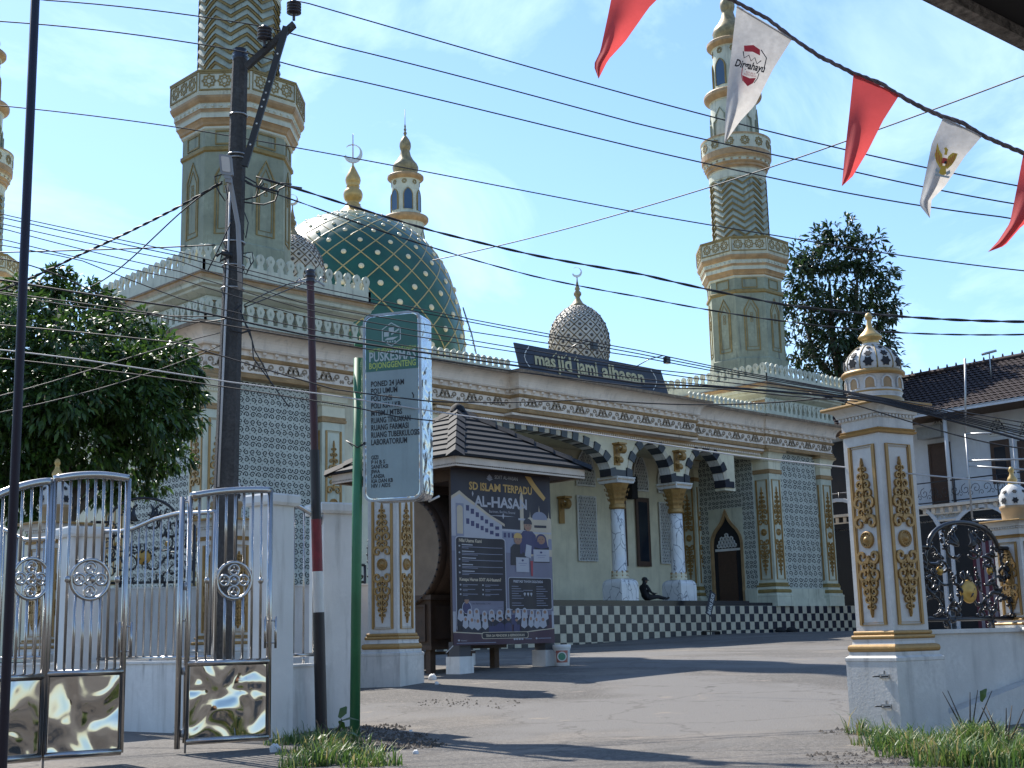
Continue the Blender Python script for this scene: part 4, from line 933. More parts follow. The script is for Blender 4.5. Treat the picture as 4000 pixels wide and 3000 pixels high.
# ------------------------------------------------------------------ drum pavilion
M['rooft'] = mat("slate_roof_tile", (.013, .015, .019), .75, var=.3, scale=6, fine=.25, fscale=20, bump=.2, spec=.25)
M['fascia'] = mat("pale_fascia", (.60, .52, .44), .7, streak=.3)
M['wood'] = mat("old_dark_wood", (.075, .042, .024), .7, var=.3, scale=5, fine=.2, bump=.3)
M['hide'] = mat("drum_hide", (.20, .145, .095), .75, var=.3, scale=2.5, fine=.15)
na = 2*math.pi/180; PA = V(math.cos(na), math.sin(na), 0); PB = V(-math.sin(na), math.cos(na), 0)
nc = atD(1779, 1790, 22.0); PS = 3.4; PC = V(nc.x, nc.y, 0)+(PA+PB)*PS/2; gP = gzf(PC.x, PC.y)
pv = tag(empty("drum_pavilion", (PC.x, PC.y, 0), na), "small open pavilion with a dark tiled pyramid roof beside the driveway", "pavilion")
ze = atD(1779, 1772, 22).z; zf0 = atD(1779, 1815, 22).z; za = atD(1812, 1600, math.hypot(PC.x, PC.y)).z
h = PS/2
q = MB(); ncr = 9
for i in range(4):
    a = R(90*i); ca, sa = math.cos(a), math.sin(a)
    def rot(x, y, z): return (x*ca-y*sa, x*sa+y*ca, z)
    for c_ in range(ncr):                                 # tile courses, each lapping the one below
        t0, t1 = c_/ncr, (c_+1)/ncr; r0_, r1_ = h*(1-t0)*1.0, h*(1-t1)
        zz0, zz1 = ze+(za-ze)*t0, ze+(za-ze)*t1
        q.add([rot(-r0_, -r0_, zz0+.03), rot(r0_, -r0_, zz0+.03), rot(r1_, -r1_, zz1), rot(-r1_, -r1_, zz1), rot(-r0_, -r0_, zz0-.015), rot(r0_, -r0_, zz0-.015)], [(0, 1, 2, 3), (4, 5, 1, 0)], 0)
    q.add([rot(-h, -h, ze-.01), rot(h, -h, ze-.01), rot(0, 0, ze-.005)], [(2, 1, 0)], 1)
rf = q.build("roof", [M['rooft'], M['wood']], pv)
q = MB()
for sx, sy in ((-1, -1), (1, -1), (1, 1), (-1, 1)):
    n = 7
    for k in range(n):
        t0, t1 = k/n, (k+1.12)/n; p0 = V(sx*h*1.02*(1-t0), sy*h*1.02*(1-t0), ze+(za-ze)*t0+.07); p1 = V(sx*h*1.02*(1-t1), sy*h*1.02*(1-t1), ze+(za-ze)*t1+.045)
        dr_ = (p1-p0).normalized(); sd_ = dr_.cross(V(0, 0, 1)).normalized()
        q.add([p0+sd_*.16-V(0, 0, .11), p0, p0-sd_*.16-V(0, 0, .11), p1+sd_*.14-V(0, 0, .10), p1, p1-sd_*.14-V(0, 0, .10)], [(0, 1, 4, 3), (1, 2, 5, 4), (0, 2, 1)], 0)
q.lathe([(.16, za-.04), (.12, za+.06), (.03, za+.12)], 8); q.build("ridge_cap", M['rooft'], rf)
q = MB(); e = h-.06
q.mold(sq(e), [(-.02, zf0), (0, zf0), (0, ze-.02), (-.02, ze-.02)], 0, True); q.build("fascia", M['fascia'], pv)
q = MB(); q.box(-e, e, -e, e, zf0+.03, zf0+.05); q.build("ceiling", M['wood'], pv)
po_ = 1.06
for i, (sx, sy) in enumerate(((-1, -1), (1, -1), (1, 1), (-1, 1))):
    q = MB(); x, y = sx*po_, sy*po_; w_ = PC+PA*x+PB*y; g = gzf(w_.x, w_.y)
    q.box(x-.165, x+.165, y-.165, y+.165, g-.3, g+.28, 0); q.box(x-.13, x+.13, y-.13, y+.13, g+.28, g+.52, 1); q.box(x-.10, x+.10, y-.10, y+.10, g+.52, zf0+.05, 2)
    q.build("post", [M['white'], mat("chipped_paint", (.07, .07, .075), .8, var=.0, streak=0, fine=.0), M['wood']], pv)
q = MB()
for s in (-1, 1):
    q.box(-1.1, 1.1, s*po_-.06, s*po_+.06, zf0-.15, zf0+.03); q.box(s*po_-.06, s*po_+.06, -1.1, 1.1, zf0-.15, zf0+.03)
q.build("beam", M['wood'], pv)
# the drum on its carved stand
dw = atD(1578, 2154, 23.7); dl = V(dw.x, dw.y, 0)-PC; du, dv = dl.dot(PA), dl.dot(PB)
dz = dw.z; rd = 1.0
dru = tag(empty("mosque_drum", (dw.x, dw.y, dz), na), "huge barrel drum with a brown hide head, behind the gilded pillar and the banner", "drum")
FDm = Fr((0, 0, 0), (0, -1, 0), (0, 0, 1))
q = MB(); q.flathe(FDm, [(rd*.93, -1.7), (rd*1.02, -1.2), (rd*1.05, -.9), (rd*1.02, -.4), (rd*.95, 0)], 40); q.build("barrel", M['wood'], dru)
q = MB(); q.flathe(FDm, [(rd*.98, -.12), (rd*.985, .01), (rd*.96, .035), (rd*.92, .02), (.02, .012)], 40, mi=[1, 1, 1, 0]); q.build("drum_head", [M['hide'], M['wood']], dru)
q = MB()
for k in range(48):
    a = 2*math.pi*k/48; q.flathe(FDm.at(rd*.955*math.cos(a), rd*.955*math.sin(a), .03), [(.022, 0), (.018, .02), (.004, .03)], 6)
q.build("rim_tack", M['iron'], dru)
st = tag(empty("drum_stand", (dw.x, dw.y, 0), na), "carved brown wooden stand under the big drum", "stand")
q = MB(); zt_ = dz-rd*.78; zl = gP+.42
q.box(.05, 1.75, -.62, .62, zl, zt_-.08); q.box(-.02, 1.82, -.7, .7, zt_-.08, zt_); q.box(-.02, 1.82, -.7, .7, zl-.06, zl+.02)
for x0 in (.12, .95):
    for z_ in (0,): q.mold([(x0+.75, -.63), (x0, -.63)][::-1], [(0, zl+.1), (.03, zl+.12), (.03, zt_-.2), (0, zt_-.18)], 0)
F = Fr((.04, 0, 0), (0, -1, 0)); q.ribbon(F, [(-.5, zl+.1), (.5, zl+.1), (.5, zt_-.18), (-.5, zt_-.18)], .05, 0, .03, 0, True)
q.build("chest", M['wood'], st)
for x in (.1, 1.65):
    for y in (-.55, .55):
        q = MB(); q.box(x-.06, x+.06, y-.06, y+.06, gP-.1, zl-.06); q.build("leg", M['wood'], st)

# ------------------------------------------------------------------ school banner hung on the pavilion
BW, BH = 2.42, 2.98
def cmat(n_, c_): return mat(n_, c_, .55, var=.06, scale=3)
BM = [cmat("banner_navy", (.014, .012, .026)), cmat("banner_panel", (.012, .008, .015)), cmat("banner_white", (.36, .36, .40)), cmat("banner_gold", (.46, .29, .09)), cmat("banner_blue", (.035, .033, .10)), cmat("banner_sky", (.15, .145, .20)), cmat("banner_skin", (.27, .15, .10)), cmat("banner_maroon", (.055, .022, .04)), cmat("banner_cream", (.44, .37, .28)), cmat("banner_grey", (.20, .21, .28)), cmat("banner_red", (.3, .03, .05))]
bo_ = PC+PB*(-po_-.19)
bl = pick(1768, 2522, Fr(tuple(bo_), tuple(PA))); br_ = pick(2163, 2522, Fr(tuple(bo_), tuple(PA))); tl_ = pick(1775, 1835, Fr(tuple(bo_), tuple(PA))); tr_ = pick(2150, 1866, Fr(tuple(bo_), tuple(PA)))
BW = br_[0]-bl[0]; BH = tr_[1]-bl[1]
FB = Fr(tuple(bo_+PA*bl[0]+V(0, 0, bl[1])), tuple(PA))
class Bent(Fr):                                          # hanging cloth: gentle vertical folds
    def __call__(s, u, v, w=0):
        fold = .018*math.sin(u*5.2+.6)+.009*math.sin(u*11+.4)
        return Fr.__call__(s, u, v, w+fold)
    def at(s, u, v, w=0):
        b_ = s
        class Sub(Fr):
            def __call__(q_, uu, vv, ww=0): return b_(u+uu, v+vv, w+ww)
        return Sub(s.O, s.ex, s.ey, s.en)
FB = Bent(FB.O, FB.ex, FB.ey, FB.en)
bn = tag(wempty("school_banner", tuple(FB.O)), "dark blue printed school banner with gold title, hung on the pavilion posts", "banner")
q = MB(); nu, nv_ = 36, 12
vs = [FB(BW*i/nu, BH*j/nv_) for j in range(nv_+1) for i in range(nu+1)]
q.add(vs, [(j*(nu+1)+i, j*(nu+1)+i+1, (j+1)*(nu+1)+i+1, (j+1)*(nu+1)+i) for j in range(nv_) for i in range(nu)], 0, True)
cl = q.build("cloth", BM[0], bn)
q = MB(); S = BW/800.                                       # print laid out on an 800-wide sheet, v from the bottom
HH = BH/S
def B(x, y): return (x*S, (HH-y*HH/1440.)*S)                # sheet point measured from the top left
def shape(pts, m_, lay=1, sub=0):
    p_ = [B(*a) for a in pts]; xs_ = [a for a, b in p_]
    for i in range(nu):                                      # cut into the cloth's own strips so that it lies on the folds
        a, b = BW*i/nu, BW*(i+1)/nu
        if b <= min(xs_) or a >= max(xs_): continue
        c_ = p_
        for lim, sg in ((a, 1), (b, -1)):
            o_ = []
            for (x0, y0), (x1, y1) in zip(c_, c_[1:]+c_[:1]):
                i0, i1 = (x0-lim)*sg >= -1e-9, (x1-lim)*sg >= -1e-9
                if i0: o_.append((x0, y0))
                if i0 != i1: t = (lim-x0)/(x1-x0); o_.append((lim, y0+(y1-y0)*t))
            c_ = o_
            if len(c_) < 3: break
        if len(c_) >= 3: q.poly(FB, c_, .0012*lay, .0012*lay, m_)
def rect(x0, y0, x1, y1, m_, lay=1):
    shape([(x0, y1), (x1, y1), (x1, y0), (x0, y0)], m_, lay)
def rr(x0, y0, x1, y1, r_, m_, lay): 
    pts = rrect(x0, x1, y0, y1, r_, 4); shape(pts, m_, lay)
def btext(x, y, s_, size, width, m_, lay=4, bold=.0, align='LEFT'):
    u, v = B(x, y); q.text(FB.at(u, v), s_, size*S*.62, .0012*lay, .0012*lay, m_, align, width*S if width else None, bold)
# sky glow and buildings
for k in range(6): rect(0, 560-k*0+k*60, 800, 620+k*60, 5 if k > 1 else 9, 1)
rect(0, 920, 800, 1330, 5, 1); rect(0, 240, 800, 560, 0, 1.2)
shape([(0, 250), (60, 200), (390, 450), (390, 560), (0, 560)], 2, 2); shape([(0, 235), (60, 185), (410, 440), (410, 462), (60, 215), (0, 262)], 8, 2.4)
shape([(30, 560), (30, 290), (95, 290), (95, 560)], 9, 3); shape(arc(62, 330, 24, 180, 360, 8)+[(86, 540), (38, 540)], 8, 3.4)
for r_ in range(2):
    for k in range(7):
        x = 115+k*38; y0 = 300+k*27+r_*110-r_*k*9; rect(x, y0, x+26, y0+46-k*3, 4, 3); rect(x, y0+52-k*3, x+34, y0+66-k*3, 2, 3)
rect(380, 480, 590, 500, 2, 2.6); rect(390, 500, 590, 560, 9, 2.4)
for k in range(6): rect(400+k*34, 512, 420+k*34, 552, 4, 3)
rect(560, 500, 800, 700, 8, 2); rect(555, 490, 800, 505, 2, 2.6)
for k in range(5): shape(arc(610+k*44, 560, 16, 180, 360, 8)+[(626+k*44, 640), (594+k*44, 640)], 9, 3)
for x, y, r_ in ((635, 400, 34), (710, 370, 56), (780, 395, 30)):
    shape(arc(x, y, r_, 0, 180, 10, -r_*1.05)+[(x-r_, y+12), (x+r_, y+12)], 9 if r_ > 50 else 8, 3); rect(x-r_*.9, y+10, x+r_*.9, 500, 8, 2.5); shape([(x-4, y-r_), (x+4, y-r_), (x, y-r_-60)], 8, 3)
rect(545, 200, 575, 520, 8, 2.4); rect(535, 280, 585, 292, 2, 3); rect(530, 380, 590, 396, 2, 3); shape([(545, 205), (575, 205), (560, 130)], 8, 2.4)
rect(670, 430, 760, 452, 0, 3.5)
shape([(595, 10), (650, 10), (760, 185), (745, 215)], 3, 2)
# titles
btext(345, 58, "SDIT AL-HASAN", 46, 185, 2); shape([(285, 62), (310, 50), (335, 62), (310, 82)], 9, 3); shape([(290, 50), (310, 22), (330, 50), (310, 62)], 9, 3.2)
btext(142, 166, "SD ISLAM TERPADU", 96, 515, 3, 5, .006); btext(185, 300, "AL-HASAN", 130, 425, 2, 5, .008); btext(302, 348, "Beriman, Berilmu, Beramal", 34, 200, 2)
shape([(265, 372), (400, 368), (505, 372), (400, 376)], 2, 4); shape([(392, 372), (400, 345), (408, 372), (400, 400)], 2, 4.2); shape([(163, 200), (170, 178), (177, 200), (170, 225)], 2, 4)
# value panel
rr(22, 560, 412, 1330, 26, 2, 4); rr(28, 568, 406, 1340, 24, 1, 4.4)
btext(48, 606, "Nilai Utama Kami", 40, 185, 8, 6, .003)
for k in range(5):
    y = 640+k*54; shape(circ(52, y, 7), 2, 6)
    rect(72, y-16, 72+90+12*(k % 3), y-8, 2, 6); rect(72, y+2, 388, y+7, 9, 6); rect(72, y+13, 130+70*(k % 2), y+18, 9, 6)
btext(48, 922, "Kenapa Harus SDIT Al-Hasan?", 38, 325, 8, 6, .003)
for k in range(3):
    for c_ in range(2):
        y = 955+k*38; x = 56+c_*182; shape(circ(x, y, 7), 2, 6); rect(x+18, y-4, x+140-20*((k+c_) % 2), y+1, 9, 6); rect(x+18, y+8, x+60, y+12, 9, 6)
rect(120, 1085, 388, 1195, 5, 6); btext(146, 1112, "Ust. Rahmatullah, S.Pd.I", 22, 150, 0, 7)
for k in range(6): rect(146, 1124+k*11, 380-30*(k % 2), 1128+k*11, 9, 7)
shape(circ(105, 1140, 40, 16, 52), 2, 7); shape(circ(105, 1140, 35, 16, 47), 4, 7.4); shape(circ(105, 1082, 20, 12, 26), 6, 8); shape(arc(105, 1074, 22, 180, 360, 8, 24), 0, 8.4); shape([(78, 1180), (85, 1118), (125, 1118), (132, 1180)], 4, 8)
# results panel
rr(428, 884, 790, 1158, 18, 2, 4); rr(433, 890, 785, 1152, 16, 1, 4.4); btext(472, 928, "PRESTASI TAHUN 2025/2026", 30, 250, 2, 6, .002)
for k in range(9):
    y = 958+k*20
    if k != 6: rect(456, y, 456+60+20*(k % 3), y+5, 9, 6)
    rect(672, y, 672+52+15*(k % 3), y+5, 9, 6)
for k in range(3): shape(circ(566+k*30, 1022, 10), 2, 6); shape([(560+k*30, 1030), (572+k*30, 1030), (566+k*30, 1046)], 2, 6)
rect(555, 990, 640, 995, 9, 6)
# three pupils with certificates
def pupil(x, y, s_, body, head, cap_):
    shape([(x-70*s_, y+250*s_), (x-66*s_, y+95*s_), (x-38*s_, y+62*s_), (x+38*s_, y+62*s_), (x+66*s_, y+95*s_), (x+70*s_, y+250*s_)], body, 6)
    shape(circ(x, y+20*s_, 34*s_, 14, 44*s_), 6, 7)
    if cap_ == 'h':
        shape(arc(x, y+15*s_, 44*s_, 180, 360, 10, 56*s_)+[(x+58*s_, y+95*s_), (x, y+110*s_), (x-58*s_, y+95*s_)], head, 6.6); shape(circ(x, y+22*s_, 28*s_, 12, 34*s_), 6, 7)
    else: shape(arc(x, y+2*s_, 38*s_, 180, 360, 8, 44*s_)+[(x+38*s_, y+6*s_), (x-38*s_, y+6*s_)], head, 7.4)
    for dx in (-12, 12): shape(circ(x+dx*s_, y+15*s_, 4*s_, 6), 0, 8)
    shape([(x-10*s_, y+38*s_), (x+10*s_, y+38*s_), (x, y+43*s_)], 10, 8)
pupil(610, 420, 1.05, 4, 0, 'c'); pupil(520, 545, .95, 1, 3, 'c'); pupil(718, 540, .85, 1, 4, 'h')
rect(500, 715, 610, 838, 2, 8); rect(655, 640, 775, 745, 2, 8); shape([(590, 600), (640, 612), (630, 720), (575, 700)], 2, 7.6)
for x, y in ((555, 740), (715, 665)): shape(circ(x, y, 9), 4, 9); rect(x-34, y+22, x+34, y+28, 9, 9); rect(x-24, y+40, x+24, y+44, 9, 9)
shape([(625, 740), (650, 740), (645, 870), (630, 870)], 10, 8.6)
# teachers
rr_ = random.Random(4)
rect(0, 1200, 800, 1335, 7, 2); rect(0, 1170, 20, 1340, 2, 3); rect(782, 1170, 800, 1340, 2, 3)
def teach(x, y, man_):
    shape([(x-30, y+118), (x-26, y+52), (x-10, y+36), (x+10, y+36), (x+26, y+52), (x+30, y+118)], 4 if man_ else 0, 6+y*.002)
    if not man_: shape(arc(x, y+8, 20, 180, 360, 8, 28)+[(x+26, y+62), (x, y+84), (x-26, y+62)], 2, 6.4+y*.002)
    shape(circ(x, y+8, 11 if not man_ else 13, 10, 15), 6, 6.8+y*.002)
    if man_: shape(arc(x, y+2, 14, 180, 360, 6, 16), 0, 7+y*.002)
for k, x in enumerate((55, 130, 182, 245, 303, 358, 420, 470, 505, 560, 625, 680, 730)): teach(x, 1172+rr_.randint(-12, 12), k in (7,))
for k, x in enumerate((92, 145, 190, 250, 308, 362, 420, 492, 555, 615, 668, 715)): teach(x, 1232+rr_.randint(-8, 8), k in (4, 5, 6, 7))
shape([(0, 1338), (400, 1366), (800, 1320), (800, 1440), (0, 1440)], 7, 9); shape([(0, 1330), (400, 1358), (800, 1312), (800, 1320), (400, 1366), (0, 1338)], 8, 9.2)
rr(218, 1338, 588, 1394, 18, 8, 10); rr(223, 1343, 583, 1389, 16, 1, 10.4); btext(252, 1377, "TENAGA PENDIDIK & KEPENDIDIKAN", 30, 302, 8, 11, .002)
btext(52, 1408, "Alamat:", 18, 50, 2, 10); shape(circ(36, 1400, 8), 2, 10)
rect(20, 1420, 330, 1426, 9, 10)
for k, x in enumerate((470, 492, 514, 536)): shape(circ(x, 1400, 9), 2, 10)
rect(560, 1397, 620, 1403, 9, 10); shape(circ(662, 1398, 8), 2, 10); rect(676, 1395, 770, 1401, 9, 10)
q.build("print", BM, bn)
q = MB()
for u, t in ((0, (-.1, .25)), (BW, (.12, .22))): q.tube([FB(u, BH), FB(u+t[0], BH+t[1])], .008, 4)
for u in (0, BW): q.tube([FB(u, 0), FB(u+(.1 if u else -.1), -.12, -.05)], .008, 4)
q.build("tie_cord", M['cablew'], bn)

# bucket, bench and litter round the pavilion
g = gnd_ = atD(2196, 2600, 24.2); g = V(g.x, g.y, gzf(g.x, g.y))
bk = tag(empty("paint_bucket", tuple(g)), "dirty white paint bucket with a round label beside the right pavilion post", "bucket")
q = MB(); q.lathe([(.125, 0), (.13, .01), (.15, .30), (.152, .31)], 24); q.lathe([(.158, .30), (.165, .31), (.165, .35), (.158, .37), (.152, .37), (.15, .33), (.02, .33)], 24); q.build("body", M['white'], bk)
q = MB()
for a_ in (0,):
    aa = math.atan2(-g.y, -g.x)
    for i in range(-5, 5):
        a0_, a1_ = aa+i*.16, aa+(i+1)*.16
        for zA, zB, m_ in ((.06, .27, 0),):
            rA, rB = .1345, .1485; q.add([(rA*math.cos(a0_), rA*math.sin(a0_), zA), (rA*math.cos(a1_), rA*math.sin(a1_), zA), (rB*math.cos(a1_), rB*math.sin(a1_), zB), (rB*math.cos(a0_), rB*math.sin(a0_), zB)], [(0, 1, 2, 3)], 0)
    Fl = Fr((.143*math.cos(aa), .143*math.sin(aa), .165), (-math.sin(aa), math.cos(aa), 0), (.06*math.cos(aa), .06*math.sin(aa), 1))
    q.poly(Fl, circ(0, 0, .085, 16), 0, .008, 1); q.poly(Fl, circ(0, 0, .065, 16), .008, .011, 2)
q.build("label_print", [mat("pale_red_print", (.42, .14, .10), .5), mat("white_print", (.7, .7, .66), .5), mat("green_print", (.08, .26, .16), .5)], bk)
q = MB(); aa -= 1.57; q.tube([(.155*math.cos(aa+t), .155*math.sin(aa+t), .30-.10*math.sin(t)) for t in [math.pi*i/10 for i in range(11)]], .004, 4); q.build("handle", M['galv'], bk)
bw_ = PC+PA*.1+PB*.5; gb = gzf(bw_.x, bw_.y); bh_ = tag(empty("low_bench", (bw_.x, bw_.y, gb), na), "low dark bench under the pavilion behind the banner", "bench")
q = MB(); q.box(-.6, .6, -.15, .15, .26, .31); q.build("seat", M['wood'], bh_)
for x in (-.5, .5):
    q = MB(); q.box(x-.04, x+.04, -.12, .12, 0, .26); q.build("leg", M['wood'], bh_)
def litter(name, px, py, D, s_, label, cat, m_):
    p_ = atD(px, py, D); z = gzf(p_.x, p_.y); q = MB(); r3 = random.Random(px); n = 9; vs = []
    for j in range(4):
        for i in range(n):
            a = 2*math.pi*i/n; rr2 = s_*(1, 1.05, .8, .3)[j]*r3.uniform(.7, 1.15); vs.append((p_.x+rr2*math.cos(a), p_.y+rr2*math.sin(a)*.8, z+s_*(0, .5, .9, 1.1)[j]*r3.uniform(.8, 1.2)))
    q.add(vs, [(j*n+i, j*n+(i+1) % n, (j+1)*n+(i+1) % n, (j+1)*n+i) for j in range(3) for i in range(n)]+[tuple(range(3*n, 4*n))], 0, True)
    return tag(q.build(name, m_), label, cat)
litter("plastic_bag", 1690, 2605, 21.4, .075, "crumpled white plastic bag on the asphalt between gilded pillar and pavilion", "plastic bag", M['white'])
litter("paper_scrap", 1705, 2636, 20.2, .035, "tiny white paper scrap on the shaded asphalt below the plastic bag", "litter", M['white'])
litter("paper_scrap", 1624, 2975, 11.9, .03, "flat white wrapper lying in the shadow near the bottom edge", "litter", M['white'])
litter("paper_scrap", 1605, 2868, 14.2, .02, "small white scrap on the sunlit asphalt right of the green post", "litter", M['white'])
litter("loose_stone", 1072, 2955, 12.7, .06, "pale broken stone at the grass edge beside the white wall", "stone", M['white'])
# ------------------------------------------------------------------ health centre sign on its green post
M['gpost'] = mat("green_post_paint", (.035, .17, .07), .5, var=.15, scale=3, streak=.3)
M['sgreen'] = mat("faded_green_sheet", (.045, .15, .115), .5, var=.12, scale=2.5, streak=.35)
M['sgrey'] = mat("grey_blue_sheet", (.27, .345, .35), .5, var=.1, scale=2.5, streak=.5, sc_col=(.14, .18, .18))
M['ink'] = mat("black_ink", (.012, .013, .016), .6, var=0); M['sw'] = mat("faded_white_ink", (.44, .50, .48), .6, var=.1, scale=9); M['sy'] = mat("faded_yellow_ink", (.42, .52, .13), .6, var=.1, scale=9)
def chrome(name, c_, bs, dist, rough=.06):
    m = bpy.data.materials.new(name); m.use_nodes = True; n = m.node_tree.nodes; l = m.node_tree.links; b = n["Principled BSDF"]
    b.inputs['Metallic'].default_value = 1; b.inputs['Roughness'].default_value = rough; b.inputs['Base Color'].default_value = (*c_, 1)
    t = n.new("ShaderNodeTexCoord"); z = n.new("ShaderNodeTexNoise"); z.inputs['Scale'].default_value = bs; z.inputs['Detail'].default_value = 1.2; z.inputs['Distortion'].default_value = .5
    l.new(t.outputs['Object'], z.inputs['Vector']); bp = n.new("ShaderNodeBump"); bp.inputs['Strength'].default_value = 1; bp.inputs['Distance'].default_value = dist
    l.new(z.outputs[0], bp.inputs['Height']); l.new(bp.outputs[0], b.inputs['Normal']); return m
M['chrome'] = chrome("crinkled_chrome", (.60, .60, .60), 7, .03, .2); M['mirror'] = chrome("dented_mirror_sheet", (.47, .445, .41), 2.8, .065, .07)
gp = atD(1385, 2872, 14.06); gp = V(gp.x, gp.y, gzf(gp.x, gp.y))
pp = tag(wempty("health_sign", tuple(gp)), "tall grey and green health centre sign with black lettering on a green post", "sign")
q = MB(); topp = atD(1401, 1400, 14.06); q.tube([tuple(gp-V(0, 0, .2)), (topp.x, topp.y, topp.z)], .052, 14); q.build("post", M['gpost'], pp)
SO = atD(1424, 1958, 14.0); SN = atD(1646, 1950, 13.75)
ex = V(SN.x-SO.x, SN.y-SO.y, 0); SWd = ex.length; SH = atD(1424, 1236, 14.0).z-SO.z
FS = Fr(tuple(SO), tuple(ex)); TH = .34
q = MB(); ol = rrect(0, SWd, 0, SH, .085, 5); q.poly(FS, ol, -TH, 0, 0, True); q.build("casing", M['chrome'], pp); q = MB(); q.ribbon(FS, ol, .022, -.02, .008, 0, True); q.build("rim", M['galv'], pp)
q = MB(); il = rrect(.022, SWd-.022, .022, SH-.022, .075, 5); yb = SH*.69
q.poly(FS, [p_ for p_ in il if p_[1] < yb]+[(.022, yb), (SWd-.022, yb)][::-1] if False else rrect(.022, SWd-.022, .022, SH-.022, .075, 5), .003, .003, 0)
q.poly(FS, [(SWd-.022, yb)]+arc(SWd-.022-.075, SH-.022-.075, .075, 0, 90, 5)+arc(.022+.075, SH-.022-.075, .075, 90, 180, 5)+[(.022, yb)], .0045, .0045, 1)
q.build("panel", [M['sgrey'], M['sgreen']], pp)
q = MB(); K = SWd/220.                                  # lettering, in face pixels measured from the photo (220 wide)
def st_(y, s_, size, w_, m_=0, x=36): q.text(FS.at(x*K, SH-y*SH/720.), s_, 1.1*size*SH/720., .006, .006, m_, 'LEFT', w_*K, size*SH/720.*.024)
sy_ = lambda y: y
lines = [(282, "PONED 24 JAM", 27, 130), (310, "POLI UMUM", 27, 104), (339, "POLI GIGI", 27, 82), (367, "POLI KIA / KB", 27, 116), (396, "MTBM / MTBS", 27, 122), (424, "RUANG TINDAKAN", 28, 154), (452, "RUANG FARMASI", 28, 146), (480, "RUANG TUBERKULOSIS", 28, 188), (508, "LABORATORIUM", 28, 140)]
for y, s_, z_, w_ in lines: st_(y, s_, z_, w_, 0, 27)
for k, (s_, w_) in enumerate((("GIZI", 28), ("P H B S", 54), ("SANITASI", 66), ("JIWA", 36), ("LANSIA", 52), ("KIA DAN KB", 84), ("HIV / AIDS", 74))): st_(563+k*18, s_, 19, w_, 0, 27)
st_(184, "PUSKESMAS", 48, 184, 1, 20); st_(212, "BOJONGGENTENG", 30, 184, 2, 20); st_(147, "UNIT PELAKSANA TEKNIS DAERAH", 18, 186, 2, 20)
hx = [(SWd*.5+.125*math.cos(R(60*k+90))*.95, SH*.885+.125*math.sin(R(60*k+90))) for k in range(6)]
q.ribbon(FS, hx, .012, .005, .007, 1, True)
c_ = (SWd*.5, SH*.885)
for pts in ([(-.03, .02), (.03, .02), (.03, .075), (-.03, .075)], [(-.085, -.02), (-.03, -.02), (-.03, .03), (-.085, .03)], [(0, -.01), (.09, .04), (.09, .06), (0, .01)], [(-.08, -.06), (.02, -.06), (.08, -.03), (-.05, -.035)]):
    q.poly(FS, [(c_[0]+a, c_[1]+b) for a, b in pts], .006, .006, 1)
for k in range(4): q.poly(FS, [(c_[0]-.05+k*.028, c_[1]-.085), (c_[0]-.035+k*.028, c_[1]-.085), (c_[0]-.035+k*.028, c_[1]-.07), (c_[0]-.05+k*.028, c_[1]-.07)], .006, .006, 1)
q.ribbon(FS, [(SWd*.86, SH*.56), (SWd*.885, SH*.545), (SWd*.88, SH*.53)], .012, .005, .006, 0)
q.build("lettering", [M['ink'], M['sw'], M['sy']], pp)
for z_ in (.25, SH-.3):
    q = MB(); a_ = FS(0, z_, -.1); q.tube([tuple(a_), (gp.x+.01, gp.y, a_.z)], .025, 6); q.build("bracket", M['gpost'], pp)
q = MB(); a_ = FS(.01, .6, .01); q.tube([tuple(a_+V(0, 0, .02)), tuple(a_+V(-.08, .02, -.04)), (gp.x-.06, gp.y+.05, a_.z+.05), (gp.x+.05, gp.y+.06, a_.z-.02), tuple(a_)], .008, 5); q.build("wire_tie", M['cable'], pp)
q = MB(); q.tube([tuple(FS(SWd, -.02, -TH*.6)), tuple(FS(SWd+.12, .03, -TH*.6))], .012, 5); q.build("corner_pin", M['white'], pp)

# ------------------------------------------------------------------ striped pole
b0 = atD(1256, 2850, 14.6); b0 = V(b0.x, b0.y, gzf(b0.x, b0.y)); t0 = atD(1212, 1092, 14.6)
rp = tag(wempty("striped_pole", tuple(b0)), "black steel pole with one red and one white band by the white wall", "pole")
M['pred'] = mat("red_band_paint", (.20, .012, .02), .5, var=.2, scale=8); M['pblk'] = mat("black_pole_paint", (.020, .017, .020), .5, var=.3, scale=6, fine=.2, fscale=30); M['prust'] = mat("dark_red_pole_paint", (.06, .014, .018), .55, var=.3, scale=2)
def lerp(t): return b0+(t0-b0)*t
zf = lambda y: (2850-y)/(2850-1092)
q = MB()
for ya, yb_, r_, m_ in ((2880, 2405, .062, 0), (2405, 2250, .056, 1), (2250, 2050, .056, 2), (2050, 1780, .053, 0), (1780, 1092, .042, 3)):
    q.tube([tuple(lerp(zf(ya))), tuple(lerp(zf(yb_)))], r_, 14, m_, caps=False)
q.build("shaft", [M['pblk'], M['white'], M['pred'], M['prust']], rp)
q = MB(); q.M = Matrix.Translation(tuple(t0)); q.lathe([(.05, -.03), (.055, .0), (.04, .02), (.06, .03), (.06, .05), (.04, .06), (.055, .075), (.05, .11), (.01, .12)], 14); q.build("insulator", M['ins'], rp)
q = MB()
for s_, l_ in ((-1, .22), (1, .16)):
    q.tube([tuple(t0+V(0, 0, -.06)), tuple(t0+r0*s_*.08+V(0, 0, -.02)), tuple(t0+r0*s_*l_+V(0, 0, -.06-.02*s_))], .012, 5)
    q.tube([tuple(t0+r0*s_*.09+V(0, 0, -.03)), tuple(t0+r0*s_*.12+V(0, 0, .02)), tuple(t0+r0*s_*.16+V(0, 0, -.02))], .01, 5)
q.build("cable_clamp", M['galv'], rp)

